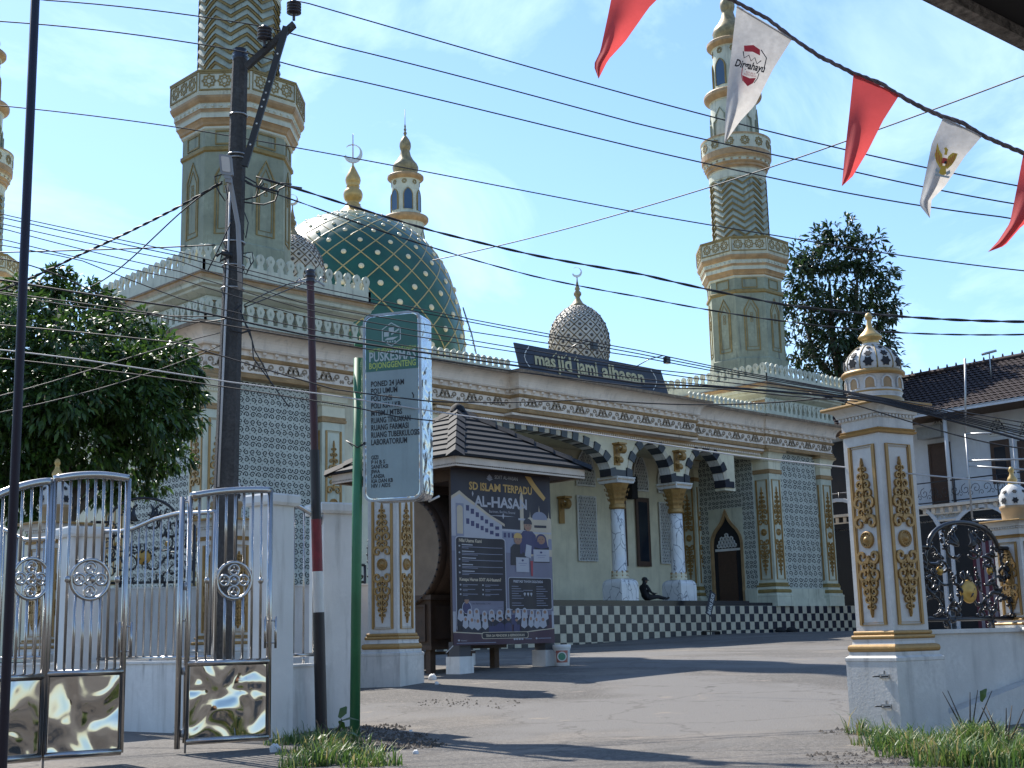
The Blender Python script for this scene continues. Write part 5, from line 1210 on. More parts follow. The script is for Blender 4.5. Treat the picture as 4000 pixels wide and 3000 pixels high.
# ------------------------------------------------------------------ utility pole
UD = 17.4
u0_ = atD(860, 2590, UD); u1_ = atD(938, 232, UD); ub = gzf(u0_.x, u0_.y)
upn = tag(wempty("utility_pole", (u0_.x, u0_.y, ub)), "dark concrete utility pole with a steel crossarm standing behind the gates", "utility pole")
ax = (u1_-u0_).normalized()
def UP(y): return u0_+(u1_-u0_)*((2590-y)/(2590-232))
base = UP(2590)+ax*((ub-.3-u0_.z)/ax.z)
q = MB(); sx_ = (r0-ax*r0.dot(ax)).normalized(); sy2 = ax.cross(sx_)
def tap(r_a, r_b, pa, pb, mb, ch=.3, turn=R(28)):
    vs = []
    for p_, r_ in ((pa, r_a), (pb, r_b)):
        for k in range(4):
            for s_ in (-1, 1):
                a = turn+R(90*k+45+s_*24); vs.append(p_+(sx_*math.cos(a)+sy2*math.sin(a))*r_)
    mb.add(vs, [(i, (i+1) % 8, 8+(i+1) % 8, 8+i) for i in range(8)]+[tuple(range(8, 16))], 0)
tap(.185, .105, base, u1_, q); q.build("shaft", M['conc'], upn)
tv = -fw.copy(); tv.z = 0; tv.normalize()
q = MB(); q.tube([tuple(UP(1950)+tv*.17-sx_*.06), tuple(UP(1500)+tv*.16-sx_*.05), tuple(UP(1100)+tv*.15-sx_*.04), tuple(UP(800)+tv*.13-sx_*.05)], .014, 6); q.build("ground_cable", M['cablew'], upn)
for y, r_ in ((470, .118), (636, .125), (652, .125), (995, .142), (1090, .146), (1180, .15)):
    q = MB(); p_ = UP(y); pts = [p_+(sx_*math.cos(R(28+a))+sy2*math.sin(R(28+a)))*r_ for a in range(0, 360, 24)]; q.tube([tuple(v_) for v_ in pts], .012, 5, closed=True); q.build("clamp_band", M['galv'], upn)
def dpx(px, py, dd=0): return atD(px, py, UD-.18+dd)
q = MB()
A0, A1 = dpx(962, 262), dpx(1150, 95, -.3)
def bar(mb, a, b, w_, t_):
    d_ = (Vector(b)-Vector(a)).normalized(); s_ = d_.cross(tv).normalized()*w_/2; n_ = tv*t_/2
    a = Vector(a); b = Vector(b); mb.add([a+s_+n_, a-s_+n_, a-s_-n_, a+s_-n_, b+s_+n_, b-s_+n_, b-s_-n_, b+s_-n_], [(0, 1, 2, 3), (7, 6, 5, 4), (0, 4, 5, 1), (1, 5, 6, 2), (2, 6, 7, 3), (3, 7, 4, 0)])
bar(q, A0, A1, .075, .09); q.build("crossarm", M['conc'], upn)
q = MB(); bar(q, dpx(955, 650), dpx(1118, 105, -.3), .085, .05); q.build("brace", M['cable'], upn)
q = MB()
for t in (.15, .3, .42, .47, .52, .6, .8): p_ = dpx(955, 650)+(dpx(1118, 105, -.3)-dpx(955, 650))*t+tv*.028; q.flathe(Fr(tuple(p_), tuple(r0), (0, 0, 1)), [(.014, 0), (.01, .006)], 8)
q.build("bolt_hole", M['white'], upn)
def insul(px, py0, py1):
    b_ = dpx(px, py1, -.2); t_ = dpx(px, py0, -.2); H_ = t_.z-b_.z; q = MB(); q.M = Matrix.Translation((b_.x, b_.y, b_.z))
    pr = [(.02, -.08), (.02, 0)]
    for k in range(4): z_ = H_*(.1+.2*k); pr += [(.05, z_), (.10, z_+H_*.03), (.10, z_+H_*.08), (.055, z_+H_*.14)]
    pr += [(.05, H_*.92), (.035, H_)]; q.lathe(pr, 16); q.build("insulator", M['ins'], upn)
insul(1148, 2, 58); insul(1033, 100, 162)
t_ = UP(232); q = MB(); q.M = Matrix.Translation((t_.x, t_.y, t_.z)); q.lathe([(.10, -.02), (.115, .02), (.08, .05), (.105, .08), (.07, .11), (.09, .14), (.03, .17)], 16); q.build("insulator", M['ins'], upn)
q = MB()
def loops(pts, r_): q.tube([tuple(dpx(*p_)) for p_ in pts], r_, 5)
loops([(955, 690), (1000, 715), (1010, 735), (1030, 720), (1025, 705), (1010, 730), (1000, 768), (960, 780)], .011); loops([(952, 790), (1030, 800), (1075, 785), (1090, 740), (1120, 725), (1180, 735)], .012)
loops([(950, 780), (1000, 770), (1060, 735), (1100, 715), (1140, 720)], .01); loops([(955, 705), (990, 725), (1030, 735), (1090, 750)], .016); loops([(868, 710), (845, 720), (838, 690), (870, 680), (900, 690)], .01)
loops([(880, 725), (890, 770), (880, 785), (855, 750), (845, 730)], .01); loops([(955, 830), (970, 870), (960, 930), (950, 900)], .008); loops([(948, 1000), (975, 1010), (980, 1035), (960, 1075), (950, 1050)], .008); loops([(950, 990), (985, 985), (990, 1020), (965, 1060)], .008)
loops([(945, 1190), (918, 1210), (897, 1275), (905, 1290), (945, 1300), (985, 1288)], .014)
loops([(938, 1210), (960, 1270), (985, 1330), (990, 1400), (1020, 1440), (1085, 1530), (1130, 1590)], .009); loops([(945, 1240), (975, 1290), (995, 1370), (1030, 1430), (1060, 1500)], .008)
loops([(905, 860), (870, 940), (810, 1060)], .009)
q.build("cable_loops", M['cable'], upn)
q = MB(); q.tube([tuple(dpx(p_[0], p_[1])) for p_ in ((845, 1000), (870, 985), (860, 1020), (900, 1000), (880, 975))], .022, 6); q.tube([tuple(dpx(865, 985)), tuple(dpx(905, 1000))], .035, 8); q.build("splice_box", M['cable'], upn)

# street lamp strapped to the pole
lm = tag(wempty("street_lamp", tuple(dpx(905, 740, -.1))), "grey flat street lamp on a bent tube arm strapped to the utility pole", "street lamp")
M['lgrey'] = mat("grey_lamp_paint", (.24, .235, .235), .5, var=.1); M['llens'] = mat("lamp_lens", (.50, .44, .38), .35, var=.05)
q = MB(); q.tube([tuple(dpx(*p_)) for p_ in ((938, 1130, -.12), (935, 1000, -.12), (930, 880, -.12), (912, 780, -.16), (900, 715, -.2), (897, 690, -.22))], .032, 10); q.build("arm", M['lgrey'], lm)
LO = atD(882, 640, UD-.45); FL = Fr(tuple(LO), tuple(r0*.97-V(0, 0, .10)), tuple(V(0, 0, .98)-r0*.12)); q = MB()
FL = Fr(tuple(LO), tuple((r0-V(0, 0, .18)).normalized()), tuple((V(0, 0, 1)+r0*-.10).normalized()))
q.poly(FL, rrect(-.085, .085, -.15, .13, .03), -.05, 0, 0, True); q.fbox(FL, -.03, .05, -.25, -.15, -.045, -.005, 0); q.poly(FL, rrect(-.04, .05, -.20, -.165, .01), 0, .004, 0)
q.build("housing", M['lgrey'], lm); q = MB(); q.poly(FL, rrect(-.055, .055, -.11, .10, .02), 0, .006, 0); q.build("lens", M['llens'], lm)

# ------------------------------------------------------------------ stainless gate leaves
def gate_leaf(label, bl, br, y_tl, y_tr, mid, nb, ring, ph=None, grp="stainless steel gate leaves", extra=0, peak=.02, handle=True):
    """bl, br: level points under the two stiles; heights in metres above them"""
    O = Vector(bl); d_ = Vector(br)-O; d_.z = 0; w_ = d_.length; F = Fr(tuple(O), tuple(d_))
    root = tag(wempty("gate_leaf", tuple(O)), label, "gate", grp)
    hl, hr = y_tl, y_tr
    def top(u): t = u/w_; return hl+(hr-hl)*t+peak*4*t*(1-t)
    q = MB()
    q.tube([F(0, .05), F(0, hl)], .027, 10); q.tube([F(w_, .05), F(w_, hr)], .027, 10)
    if extra: q.tube([F(-.075, .0), F(-.075, hl-.01)], .027, 10); q.tube([F(-.075, hl*.5), F(0, hl*.5)], .012, 5); q.tube([F(-.075, hl-.05), F(0, hl-.05)], .012, 5)
    q.tube([F(w_*i/14, top(w_*i/14)) for i in range(15)], .034, 10); q.tube([F(0, mid), F(w_, mid)], .03, 10); q.tube([F(0, .06), F(w_, .06)], .032, 10)
    q.build("frame", M['steel'], root)
    for k in range(nb):
        q = MB()
        u = w_*(k+1)/(nb+1)
        if abs(u-ring[0]) < ring[2]*.9:
            hh = math.sqrt(max(0, ring[2]**2-(u-ring[0])**2)); q.tube([F(u, mid), F(u, ring[1]-hh)], .013, 8); q.tube([F(u, ring[1]+hh), F(u, top(u))], .013, 8)
        else: q.tube([F(u, mid), F(u, top(u))], .013, 8)
        if k % 3 == 1: q.tube([F(u, ring[1]-.03), F(u, ring[1]-.015), F(u, ring[1]+.015), F(u, ring[1]+.03)], [.014, .026, .026, .014], 8)
        q.build("bar", M['steel'], root)
    q = MB(); rr_ = ring[2]; q.tube([F(ring[0]+rr_*math.cos(a), ring[1]+rr_*1.02*math.sin(a)) for a in [2*math.pi*i/28 for i in range(28)]], .017, 8, closed=True)
    for dx, dy in ((0, 0), (-.56, 0), (.56, 0), (0, .6), (0, -.6)):
        cx, cy = ring[0]+dx*rr_, ring[1]+dy*rr_; r2 = rr_*.29
        q.tube([F(cx+r2*math.cos(a), cy+r2*math.sin(a)) for a in [2*math.pi*i/16 for i in range(16)]], .013, 6, closed=True)
        for a in (90, 210, 330): q.tube([F(cx, cy), F(cx+r2*math.cos(R(a)), cy+r2*math.sin(R(a)))], .009, 5)
    q.build("ring_ornament", M['steel'], root)
    q = MB(); n = 12; q.fbox(F, .03, w_-.03, .085, mid-.025, -.006, .006); q.build("mirror_panel", M['mirror'], root)
    if handle:
        for s_ in ((w_-.05, .0), (w_+.055, .0)):
            q = MB(); q.tube([F(s_[0], mid+.12, .03), F(s_[0], mid+.42, .03)], .012, 8); q.tube([F(s_[0], mid+.17, .03), F(w_, mid+.17, 0)], .008, 6); q.tube([F(s_[0], mid+.38, .03), F(w_, mid+.38, 0)], .008, 6); q.build("handle", M['steel'], root)
    for z_ in (.1, mid-.1, hl*.62): q = MB(); q.tube([F(-.03, z_), F(-.03, z_+.07)], .02, 8); q.build("hinge", M['galv'], root)
    q = MB(); q.tube([F(.0, -.04), F(0, .14)], .010, 6); q.build("drop_bolt", M['galv'], root)
    return root
gD = 12.95
def gpt(px, py, D): p_ = atD(px, py, D); return (p_.x, p_.y, gzf(p_.x, p_.y)+.015)
L_, Rr_ = gpt(722, 2960, gD), gpt(1046, 2940, gD+.25)
def hgt(px, py, D, b): return atD(px, py, D).z-b[2]
def ringuv(px, py, rpx, L, R2):
    F = Fr(L, tuple(Vector(R2)-Vector(L))); u, v = pick(px, py, F); return (u, v, rpx/FPX*math.hypot(L[0], L[1]))
mid_ = hgt(740, 2592, gD, L_)
lf = gate_leaf("stainless gate leaf standing open in front of the utility pole", (L_[0], L_[1], L_[2]+.03), (Rr_[0], Rr_[1], L_[2]+.03), hgt(757, 1938, gD, L_)-.03, hgt(1077, 1912, gD+.25, Rr_)-.03, mid_-.03, 8, ringuv(908, 2280, 68, L_, Rr_), extra=1, peak=.025)
L2, R2 = gpt(166, 3015, 12.05), gpt(468, 2985, 12.25)
mid2 = hgt(330, 2628, 12.15, L2)
gate_leaf("inner leaf of the folding stainless gate, right of the dark bar", (L2[0], L2[1], L2[2]+.03), (R2[0], R2[1], L2[2]+.03), hgt(222, 1872, 12.05, L2)-.03, hgt(512, 1868, 12.25, R2)-.03, mid2-.03, 8, ringuv(348, 2277, 72, L2, R2), extra=0, peak=.035)
d_ = Vector(L2)-Vector(R2); d_.z = 0; d_.normalize(); d3 = (Matrix.Rotation(R(14), 3, 'Z') @ d_)
L3 = Vector(L2)+d3*.80; Rq = Vector(L2)+d3*.03
gate_leaf("outer leaf of the folding stainless gate, partly hidden by the dark bar", (L3.x, L3.y, L2[2]+.03), (Rq.x, Rq.y, L2[2]+.03), hgt(222, 1872, 12.05, L2)-.38, hgt(222, 1872, 12.05, L2)-.05, mid2-.05, 8, (.62, ringuv(348, 2277, 72, L2, R2)[1], .165), peak=.06, handle=False)

# ------------------------------------------------------------------ neighbour's white wall with stainless railings
def wpillar(px, D, w_, ytop, label, ang=84):
    c_ = atD(px, 2500, D); zt_ = atD(px, ytop, D).z; g = gzf(c_.x, c_.y)
    root = tag(wempty("wall_post", (c_.x, c_.y, g)), label, "wall post", "white rendered posts of the gate wall")
    A = R(ang); u = V(math.cos(A), math.sin(A), 0); v = V(math.sin(A), -math.cos(A), 0); ce = c_+(u+v)*w_/2
    q = MB(); q.M = Matrix.Translation((ce.x, ce.y, 0)) @ Matrix.Rotation(A-math.pi/2, 4, 'Z')
    q.mold(sq(w_/2), [(0, g-.3), (0, zt_-.12)], 0, True); q.build("shaft", M['white'], root)
    q = MB(); q.M = Matrix.Translation((ce.x, ce.y, 0)) @ Matrix.Rotation(A-math.pi/2, 4, 'Z'); h_ = w_/2
    q.mold(sq(h_), [(-.01, zt_-.125), (.035, zt_-.12), (.05, zt_-.09), (.05, zt_-.02), (.04, zt_), (-h_, zt_+.004)], 0, True); q.build("cap", M['white'], root)
    return ce, zt_
cA, zA = wpillar(1052, 14.1, .33, 1925, "white wall post directly behind the open gate leaf", 98)
cB, zB = wpillar(1265, 15.0, .40, 1962, "white wall post behind the striped pole", 78)
def wall_run(a, b, ztop, label, th=.14):
    a = V(a.x, a.y, 0); b = V(b.x, b.y, 0); g = min(gzf(a.x, a.y), gzf(b.x, b.y)); root = tag(wempty("gate_wall", ((a.x+b.x)/2, (a.y+b.y)/2, g)), label, "wall")
    L = (b-a).length; F = Fr(tuple(a), tuple(b-a)); q = MB(); q.fbox(F, 0, L, g-.3, ztop, -th/2, th/2); q.fbox(F, -.0, L, ztop, ztop+.025, -th/2-.02, th/2+.02); q.build("wall", M['white'], root)
    return F, L
def railing(F, u0, u1, zb, prof, label, nb, ring=None, w=0.):
    root = tag(wempty("railing", tuple(F(u0, zb))), label, "railing", "stainless railings on the white wall")
    def top(t): 
        xs = [p_[0] for p_ in prof]; zs = [p_[1] for p_ in prof]; return float(np.interp(t, xs, zs))
    q = MB(); q.tube([F(u0+(u1-u0)*i/24, top(i/24), w) for i in range(25)], .026, 8); q.tube([F(u0, zb, w), F(u1, zb, w)], .02, 8); q.tube([F(u0, zb, w), F(u0, top(0), w)], .022, 8); q.tube([F(u1, zb, w), F(u1, top(1), w)], .022, 8)
    for t in (.12, .5, .88): q.tube([F(u0+(u1-u0)*t, zb-.09, w), F(u0+(u1-u0)*t, zb, w)], .015, 6)
    q.build("frame", M['steel'], root)
    for k in range(nb):
        q = MB(); t = (k+1)/(nb+1); u = u0+(u1-u0)*t
        if ring and abs(u-ring[0]) < ring[2]*.9:
            hh = math.sqrt(ring[2]**2-(u-ring[0])**2); q.tube([F(u, zb, w), F(u, ring[1]-hh, w)], .010, 6); q.tube([F(u, ring[1]+hh, w), F(u, top(t), w)], .010, 6)
        else: q.tube([F(u, zb, w), F(u, top(t), w)], .010, 6)
        q.build("bar", M['steel'], root)
    if ring:
        q = MB(); r_ = ring[2]; q.tube([F(ring[0]+r_*math.cos(a), ring[1]+r_*math.sin(a), w) for a in [2*math.pi*i/24 for i in range(24)]], .015, 6, closed=True)
        for dx, dy in ((0, 0), (-.56, 0), (.56, 0), (0, .6), (0, -.6)):
            cx, cy = ring[0]+dx*r_, ring[1]+dy*r_; r2 = r_*.29; q.tube([F(cx+r2*math.cos(a), cy+r2*math.sin(a), w) for a in [2*math.pi*i/12 for i in range(12)]], .011, 5, closed=True)
        q.build("ring_ornament", M['steel'], root)
iC = atD(330, 2850, 16.9); iA = atD(935, 2866, 14.75)
zw = atD(700, 2590, 15.6).z
FW, LW = wall_run(V(iA.x, iA.y, 0), V(iC.x, iC.y, 0), zw, "long low white wall carrying the railing seen between the gate leaves")
zr = lambda px, py, D: atD(px, py, D).z
railing(FW, .45, LW-.12, zw+.06, [(0, zr(828, 1996, 15.0)), (.14, zr(828, 1996, 15.1)), (.3, zr(723, 1998, 15.4)), (.5, zr(600, 2025, 15.8)), (.68, zr(490, 2065, 16.2)), (.8, zr(390, 2080, 16.6)), (1, zr(330, 2080, 16.9))], "wavy topped railing on the long wall between the gate leaves", 15, None)
Fp = Fr(tuple(V(cA.x, cA.y, 0)), tuple(V(cB.x-cA.x, cB.y-cA.y, 0))); LB = (cB-cA).length
FW2, L2_ = wall_run(V(cA.x, cA.y, 0), V(cB.x, cB.y, 0), zr(1150, 2605, 14.5), "short low white wall between the two wall posts")
za_, zb2 = zr(1125, 1962, 14.4), zr(1205, 2010, 14.8)
railing(FW2, .22, L2_-.2, zr(1150, 2560, 14.5), [(0, za_), (.35, za_-.01), (.7, za_-.08), (.9, zb2), (1, zb2-.12)], "small railing panel with curved top between the two wall posts", 3, None)
wpillar(262, 16.6, .42, 2055, "white wall post seen through the folding gate leaves", 84)
iD = atD(-260, 2840, 19.0)
FW3, L3_ = wall_run(V(iC.x, iC.y, 0), V(iD.x, iD.y, 0), atD(60, 2600, 17.8).z, "low white wall continuing behind the folding gate leaves")
railing(FW3, .7, L3_-.2, atD(60, 2570, 17.8).z, [(0, zr(180, 2098, 17.2)), (.25, zr(130, 2100, 17.4)), (.5, zr(0, 2060, 18)), (1, zr(-200, 2010, 19))], "railing with a bright bent top rail behind the folding gate leaves", 14, None)

# ------------------------------------------------------------------ mosque yard wall seen through the gates
yA, yB = atD(110, 2300, 21.5), atD(1470, 2350, 21.3); zy = atD(600, 2292, 20.5).z
FY_, LY = wall_run(V(yA.x, yA.y, 0), V(yB.x, yB.y, 0), zy, "white yard wall under the black scrolled panel, seen through the gates")
fe2 = tag(wempty("iron_fence", tuple(FY_(1, 0))), "black scrolled iron panel with arched top seen through the stainless bars", "fence")
ux0, _ = pick(352, 2100, FY_); ux1, _ = pick(760, 2100, FY_); _, vt2 = pick(400, 2040, FY_); _, va2 = pick(540, 1945, FY_)
iron_panel(fe2, FY_, ux0, ux1, zy+.1, vt2, va2, 8)
fe3 = tag(wempty("iron_fence", tuple(FY_(4, 0))), "black scrolled iron panel between the white wall post and the green post", "fence")
ux2, _ = pick(1340, 2200, FY_); 
ux3, _ = pick(1425, 2200, FY_); iron_panel(fe3, FY_, ux2-.5, ux3, zy-.5, zr(1380, 2208, 21.3), zr(1380, 2208, 21.3)+.08, 5)
pz = atD(205, 2300, 20.8)
root = tag(empty("wall_pillar", (pz.x, pz.y, zy-.9), R(10)), "short gilded pillar with pierced dome in the tree shade behind the gates", "gate pillar", "gilded gate pillars of the mosque yard")
for o in [o for o in bpy.data.objects if o.parent and o.parent.name == "wall_pillar"]:
    c_ = o.copy(); col.objects.link(c_); c_.parent = root; c_.scale = (1.6, 1.6, 1.75)
pz = atD(880, 2300, 20.2)
root = tag(empty("wall_pillar", (pz.x, pz.y, zy-.9), R(10)), "short gilded pillar beside the utility pole, seen between gate bars", "gate pillar", "gilded gate pillars of the mosque yard")
for o in [o for o in bpy.data.objects if o.parent and o.parent.name == "wall_pillar"]:
    c_ = o.copy(); col.objects.link(c_); c_.parent = root; c_.scale = (1.6, 1.6, 1.75)
# ------------------------------------------------------------------ overhead cables
S1 = 4000/2212.
def cable(pts, D0, D1, r_, label, m_='cable', grp="overhead cables", D=None, twist=False, sc_=1.):
    P_ = [(x*sc_, y*sc_) for x, y in pts]; X = [p_[0] for p_ in P_]; Y = [p_[1] for p_ in P_]
    xs = np.linspace(X[0], X[-1], 46)
    if len(P_) > 2:                                       # smooth through the read-off points
        xs_n = (np.array(X)-X[0])/(X[-1]-X[0]); deg = min(3, len(P_)-1); co = np.polyfit(xs_n, Y, deg); ys = np.polyval(co, (xs-X[0])/(X[-1]-X[0]))
        lin = np.interp(xs, X, Y); res = np.interp(xs, X, np.array(Y)-np.polyval(co, xs_n)); ys = ys+res
    else: ys = np.interp(xs, X, Y)
    Ds = D0+(D1-D0)*(xs-xs[0])/(xs[-1]-xs[0])
    if xs[0] < 0:                                          # the line goes on beyond the picture
        s0 = (ys[3]-ys[0])/(xs[3]-xs[0]); ex_ = np.array([-2600., -1700, -900]); ys = np.concatenate([ys[0]+s0*(ex_-xs[0])*.8, ys]); Ds = np.concatenate([[Ds[0]]*3, Ds]); xs = np.concatenate([ex_, xs])
    if xs[-1] > 4000:
        s1 = (ys[-1]-ys[-4])/(xs[-1]-xs[-4]); ex_ = np.array([4900., 5800, 6800]); ys = np.concatenate([ys, ys[-1]+s1*(ex_-xs[-1])*.8]); Ds = np.concatenate([Ds, [Ds[-1]]*3]); xs = np.concatenate([xs, ex_])
    pw = [atD(float(a), float(b), float(c_)) for a, b, c_ in zip(xs, ys, Ds)]
    q = MB()
    if twist:
        for k in range(2):
            pp_ = [];
            for i in range(len(pw)*3-2):
                a = i/3; j = min(int(a), len(pw)-2); p_ = pw[j].lerp(pw[j+1], a-j); t_ = i*.62+math.pi*k; pp_.append(p_+V(0, 0, 1)*math.sin(t_)*r_*.7+fw*math.cos(t_)*r_*.7)
            q.tube(pp_, r_*.72, 5)
    else: q.tube(pw, r_, 5)
    o = q.build("overhead_cable", M[m_]); tag(o, label, "cable", grp); return o
cable([(-200, -48), (163, 0), (1033, 104), (1300, 175), (2500, 486), (3293, 661), (4100, 818)], 17.4, 16.6, .0095, "overhead wire over the middle crossarm insulator, second of the three top wires")
cable([(1142, 0), (1200, 12), (2500, 382), (3965, 724), (4100, 750)], 17.2, 16.6, .0095, "topmost overhead wire, running from the outer insulator of the crossarm")
cable([(-200, 58), (0, 84), (930, 198), (1200, 272), (2500, 580), (2800, 648), (3944, 851), (4100, 880)], 17.4, 16.6, .0095, "overhead wire over the pole-top insulator, lowest of the three top wires")
cable([(-200, 390), (0, 413), (690, 497), (1190, 583), (2500, 832), (2780, 880), (3010, 917), (4100, 1068)], 18.6, 17.6, .009, "thin wire crossing both front minarets below the three top wires")
cable([(1690, 1017), (2500, 813), (2760, 735), (3020, 650), (3420, 510), (4100, 258)], 22, 15, .010, "thin wire rising from the green dome to the upper right, crossing the others")
cable([(1000, 690), (1200, 750), (1700, 905), (2100, 1000), (2500, 1070), (3060, 1190), (3500, 1235), (4100, 1257)], 17.2, 16.4, .0135, "thick twisted cable from the utility pole across the sky, upper of two", twist=True)
cable([(960, 715), (1200, 800), (1650, 955), (2100, 1083), (2500, 1160), (3060, 1255), (3480, 1298), (4100, 1304)], 17.2, 16.4, .0085, "thinner twisted cable from the utility pole across the sky, lower of two", twist=True)
cable([(-150, 1195), (130, 1082), (301, 1000), (717, 798), (868, 711)], 19, 17.2, .015, "thick twisted cable dropping from the utility pole to the left over the tree", twist=True)
cable([(360, 1118), (520, 1003), (700, 835), (868, 718)], 18.5, 17.2, .010, "single wire dropping from the utility pole into the left tree")
cable([(-150, 990), (0, 986), (400, 975), (840, 957)], 18, 17.2, .010, "nearly level wire from the left to the splice box on the utility pole")
bun = [([(-150, 800), (0, 835), (700, 985), (1200, 1114), (1800, 1240), (2500, 1370), (2800, 1434), (3400, 1545), (4100, 1668)], 'uppermost'),
       ([(-150, 812), (0, 848), (700, 1000), (1200, 1132), (2500, 1383), (2800, 1442), (3400, 1548), (4100, 1690)], 'second'),
       ([(-150, 840), (0, 872), (700, 1020), (1200, 1190), (2500, 1395), (2800, 1452), (3400, 1551), (4100, 1706)], 'third'),
       ([(-150, 855), (0, 890), (700, 1060), (1200, 1211), (2500, 1438), (2800, 1470), (3400, 1554), (4100, 1715)], 'fourth'),
       ([(-150, 905), (0, 932), (700, 1090), (1200, 1240), (2500, 1448), (2800, 1490), (3400, 1558), (4100, 1722)], 'fifth'),
       ([(-150, 935), (0, 955), (300, 1010), (700, 1165), (1200, 1285), (2500, 1480), (2800, 1508), (3400, 1561), (4100, 1735)], 'sixth')]
for k, (p_, n_) in enumerate(bun): cable(p_, 13.6-.04*k, 12.0, .0056, f"{n_} cable, counted from the top, of the bundle sagging across the mosque front", grp="bundled cables across the mosque front")
cable([(-150, 1075), (0, 1092), (700, 1200), (1200, 1310), (2500, 1498), (2800, 1512), (3400, 1563), (4100, 1750)], 13.4, 12.0, .0105, "thickest cable along the bottom of the bundle sagging across the mosque front", grp="bundled cables across the mosque front")
cable([(-150, 1118), (0, 1142), (700, 1240), (1200, 1325), (1800, 1420), (2500, 1512), (2830, 1520), (3350, 1568)], 13.5, 12.1, .0065, "dark cable just below the thick bundle cable", grp="bundled cables across the mosque front")
cable([(-150, 1255), (0, 1270), (700, 1340), (1300, 1520), (1700, 1570), (2300, 1560), (3300, 1545)], 14.4, 12.3, .0075, "thin dark wire sagging below the bundle in front of the frieze")
cable([(-150, 1350), (0, 1366), (300, 1402), (900, 1493), (1300, 1545), (1700, 1608), (2350, 1700), (2900, 1782), (3400, 1835), (4100, 1895)], 14.6, 12.6, .0075, "pale wire crossing the pavilion roof and the gilded pillar", 'cablew')
cable([(-150, 1385), (0, 1400), (740, 1492), (1380, 1590), (1560, 1630), (1700, 1645)], 14.5, 13.5, .007, "thin dark wire crossing the lettering of the health centre sign")
cable([(-150, 1120), (250, 1190), (700, 1235), (850, 1235)], 17.5, 17.2, .008, "thin wire running from the left edge to the cable loop on the utility pole")
cable([(-150, 1000), (0, 1010), (240, 1080), (480, 1190), (900, 1240)], 15.8, 15.2, .008, "thin wire slanting down over the left tree to the pole")
cable([(955, 1190), (1100, 1120), (1210, 1085)], 17.2, 14.6, .008, "short service wire from the utility pole to the striped pole, upper of two", grp="service wires to the striped pole")
cable([(955, 1200), (1110, 1138), (1205, 1098)], 17.2, 14.6, .008, "short service wire from the utility pole to the striped pole, lower of two", grp="service wires to the striped pole")
cable([(3160, 1535), (3400, 1600), (3700, 1690), (4100, 1760)], 12.3, 12.0, .006, "thin wire crossing the capital of the right gate pillar")
cable([(-150, 1580), (100, 1520), (400, 1430), (860, 1300)], 15.5, 17.2, .007, "thin wire rising over the left tree to the utility pole, upper of two", grp="wires over the left tree")
cable([(-150, 1640), (100, 1590), (450, 1500), (860, 1350)], 15.5, 17.2, .007, "thin wire rising over the left tree to the utility pole, lower of two", grp="wires over the left tree")

# ------------------------------------------------------------------ near things: dark bar, eave, bunting
bt, bb = atD(137, -60, 2.6), atD(10, 3050, 2.6)
q = MB(); q.tube([tuple(bb-V(0, 0, .6)), tuple(bb.lerp(bt, .5)), tuple(bt+V(0, 0, .5))], .0085, 10); tag(q.build("canopy_bar", mat("dark_blue_bar", (.012, .012, .028), .6, var=0)), "thin dark upright bar close to the viewer at the left edge", "bar")
M['eave'] = mat("rough_grey_eave", (.30, .275, .25), .95, var=.3, scale=9, fine=.4, fscale=60, bump=.8, bscale=70)
e0, e1 = onZ(3560, -20, 1.05), onZ(4060, 230, 1.05); dE = (e1-e0).normalized(); nE = V(dE.y, -dE.x, 0)
if nE.dot(r0-fw) < 0: nE = -nE
F = Fr(tuple(e0), tuple(dE), tuple(nE), (0, 0, 1))
ev = tag(wempty("roof_eave", tuple(e0)), "rough grey eave edge with dark underside at the upper right corner", "roof")
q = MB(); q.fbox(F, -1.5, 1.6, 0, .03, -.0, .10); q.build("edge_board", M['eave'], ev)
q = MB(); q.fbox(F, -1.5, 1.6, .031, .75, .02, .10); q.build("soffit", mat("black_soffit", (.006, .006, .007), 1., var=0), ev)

M['fred'] = mat("red_pennant_cloth", (.62, .085, .085), .85, var=.10, scale=14); M['fwht'] = mat("grubby_white_cloth", (.60, .58, .55), .85, var=.10, scale=16, fine=.12, fscale=70)
for k in ('fred', 'fwht'):                                # thin cloth lets the sun through
    n = M[k].node_tree.nodes; l = M[k].node_tree.links; b = n["Principled BSDF"]; tr = n.new("ShaderNodeBsdfTranslucent"); ms = n.new("ShaderNodeMixShader"); ms.inputs[0].default_value = .5
    l.new(b.inputs['Base Color'].links[0].from_socket, tr.inputs[0]); l.new(b.outputs[0], ms.inputs[1]); l.new(tr.outputs[0], ms.inputs[2]); l.new(ms.outputs[0], n["Material Output"].inputs[0])
rope = [(1200, -900), (1700, -560), (2080, -330), (2420, -170), (2700, -70), (2870, 5), (3000, 75), (3093, 147), (3200, 220), (3330, 285), (3440, 325), (3512, 372), (3600, 420), (3680, 455), (3760, 480), (3838, 530), (3930, 570), (4000, 598), (4200, 690), (4700, 850), (5400, 1000)]
FDp = 3.0
q = MB(); r4 = random.Random(3)
for k in range(3):
    pts = []
    for (x0, y0), (x1, y1) in zip(rope, rope[1:]):
        for i in range(8):
            t = i/8; x, y = x0+(x1-x0)*t, y0+(y1-y0)*t; ph = x*.06+k*2.1; p_ = atD(x, y, FDp); pts.append(p_+V(0, 0, .0035*math.sin(ph))+fw*.0035*math.cos(ph)+V(0, 0, r4.uniform(-.001, .001)))
    q.tube(pts, .0028, 5)
tag(q.build("bunting_rope", mat("grey_bunting_rope", (.17, .14, .14), .9, var=.3, scale=40)), "grey twisted rope carrying the pennants across the upper right sky", "rope")
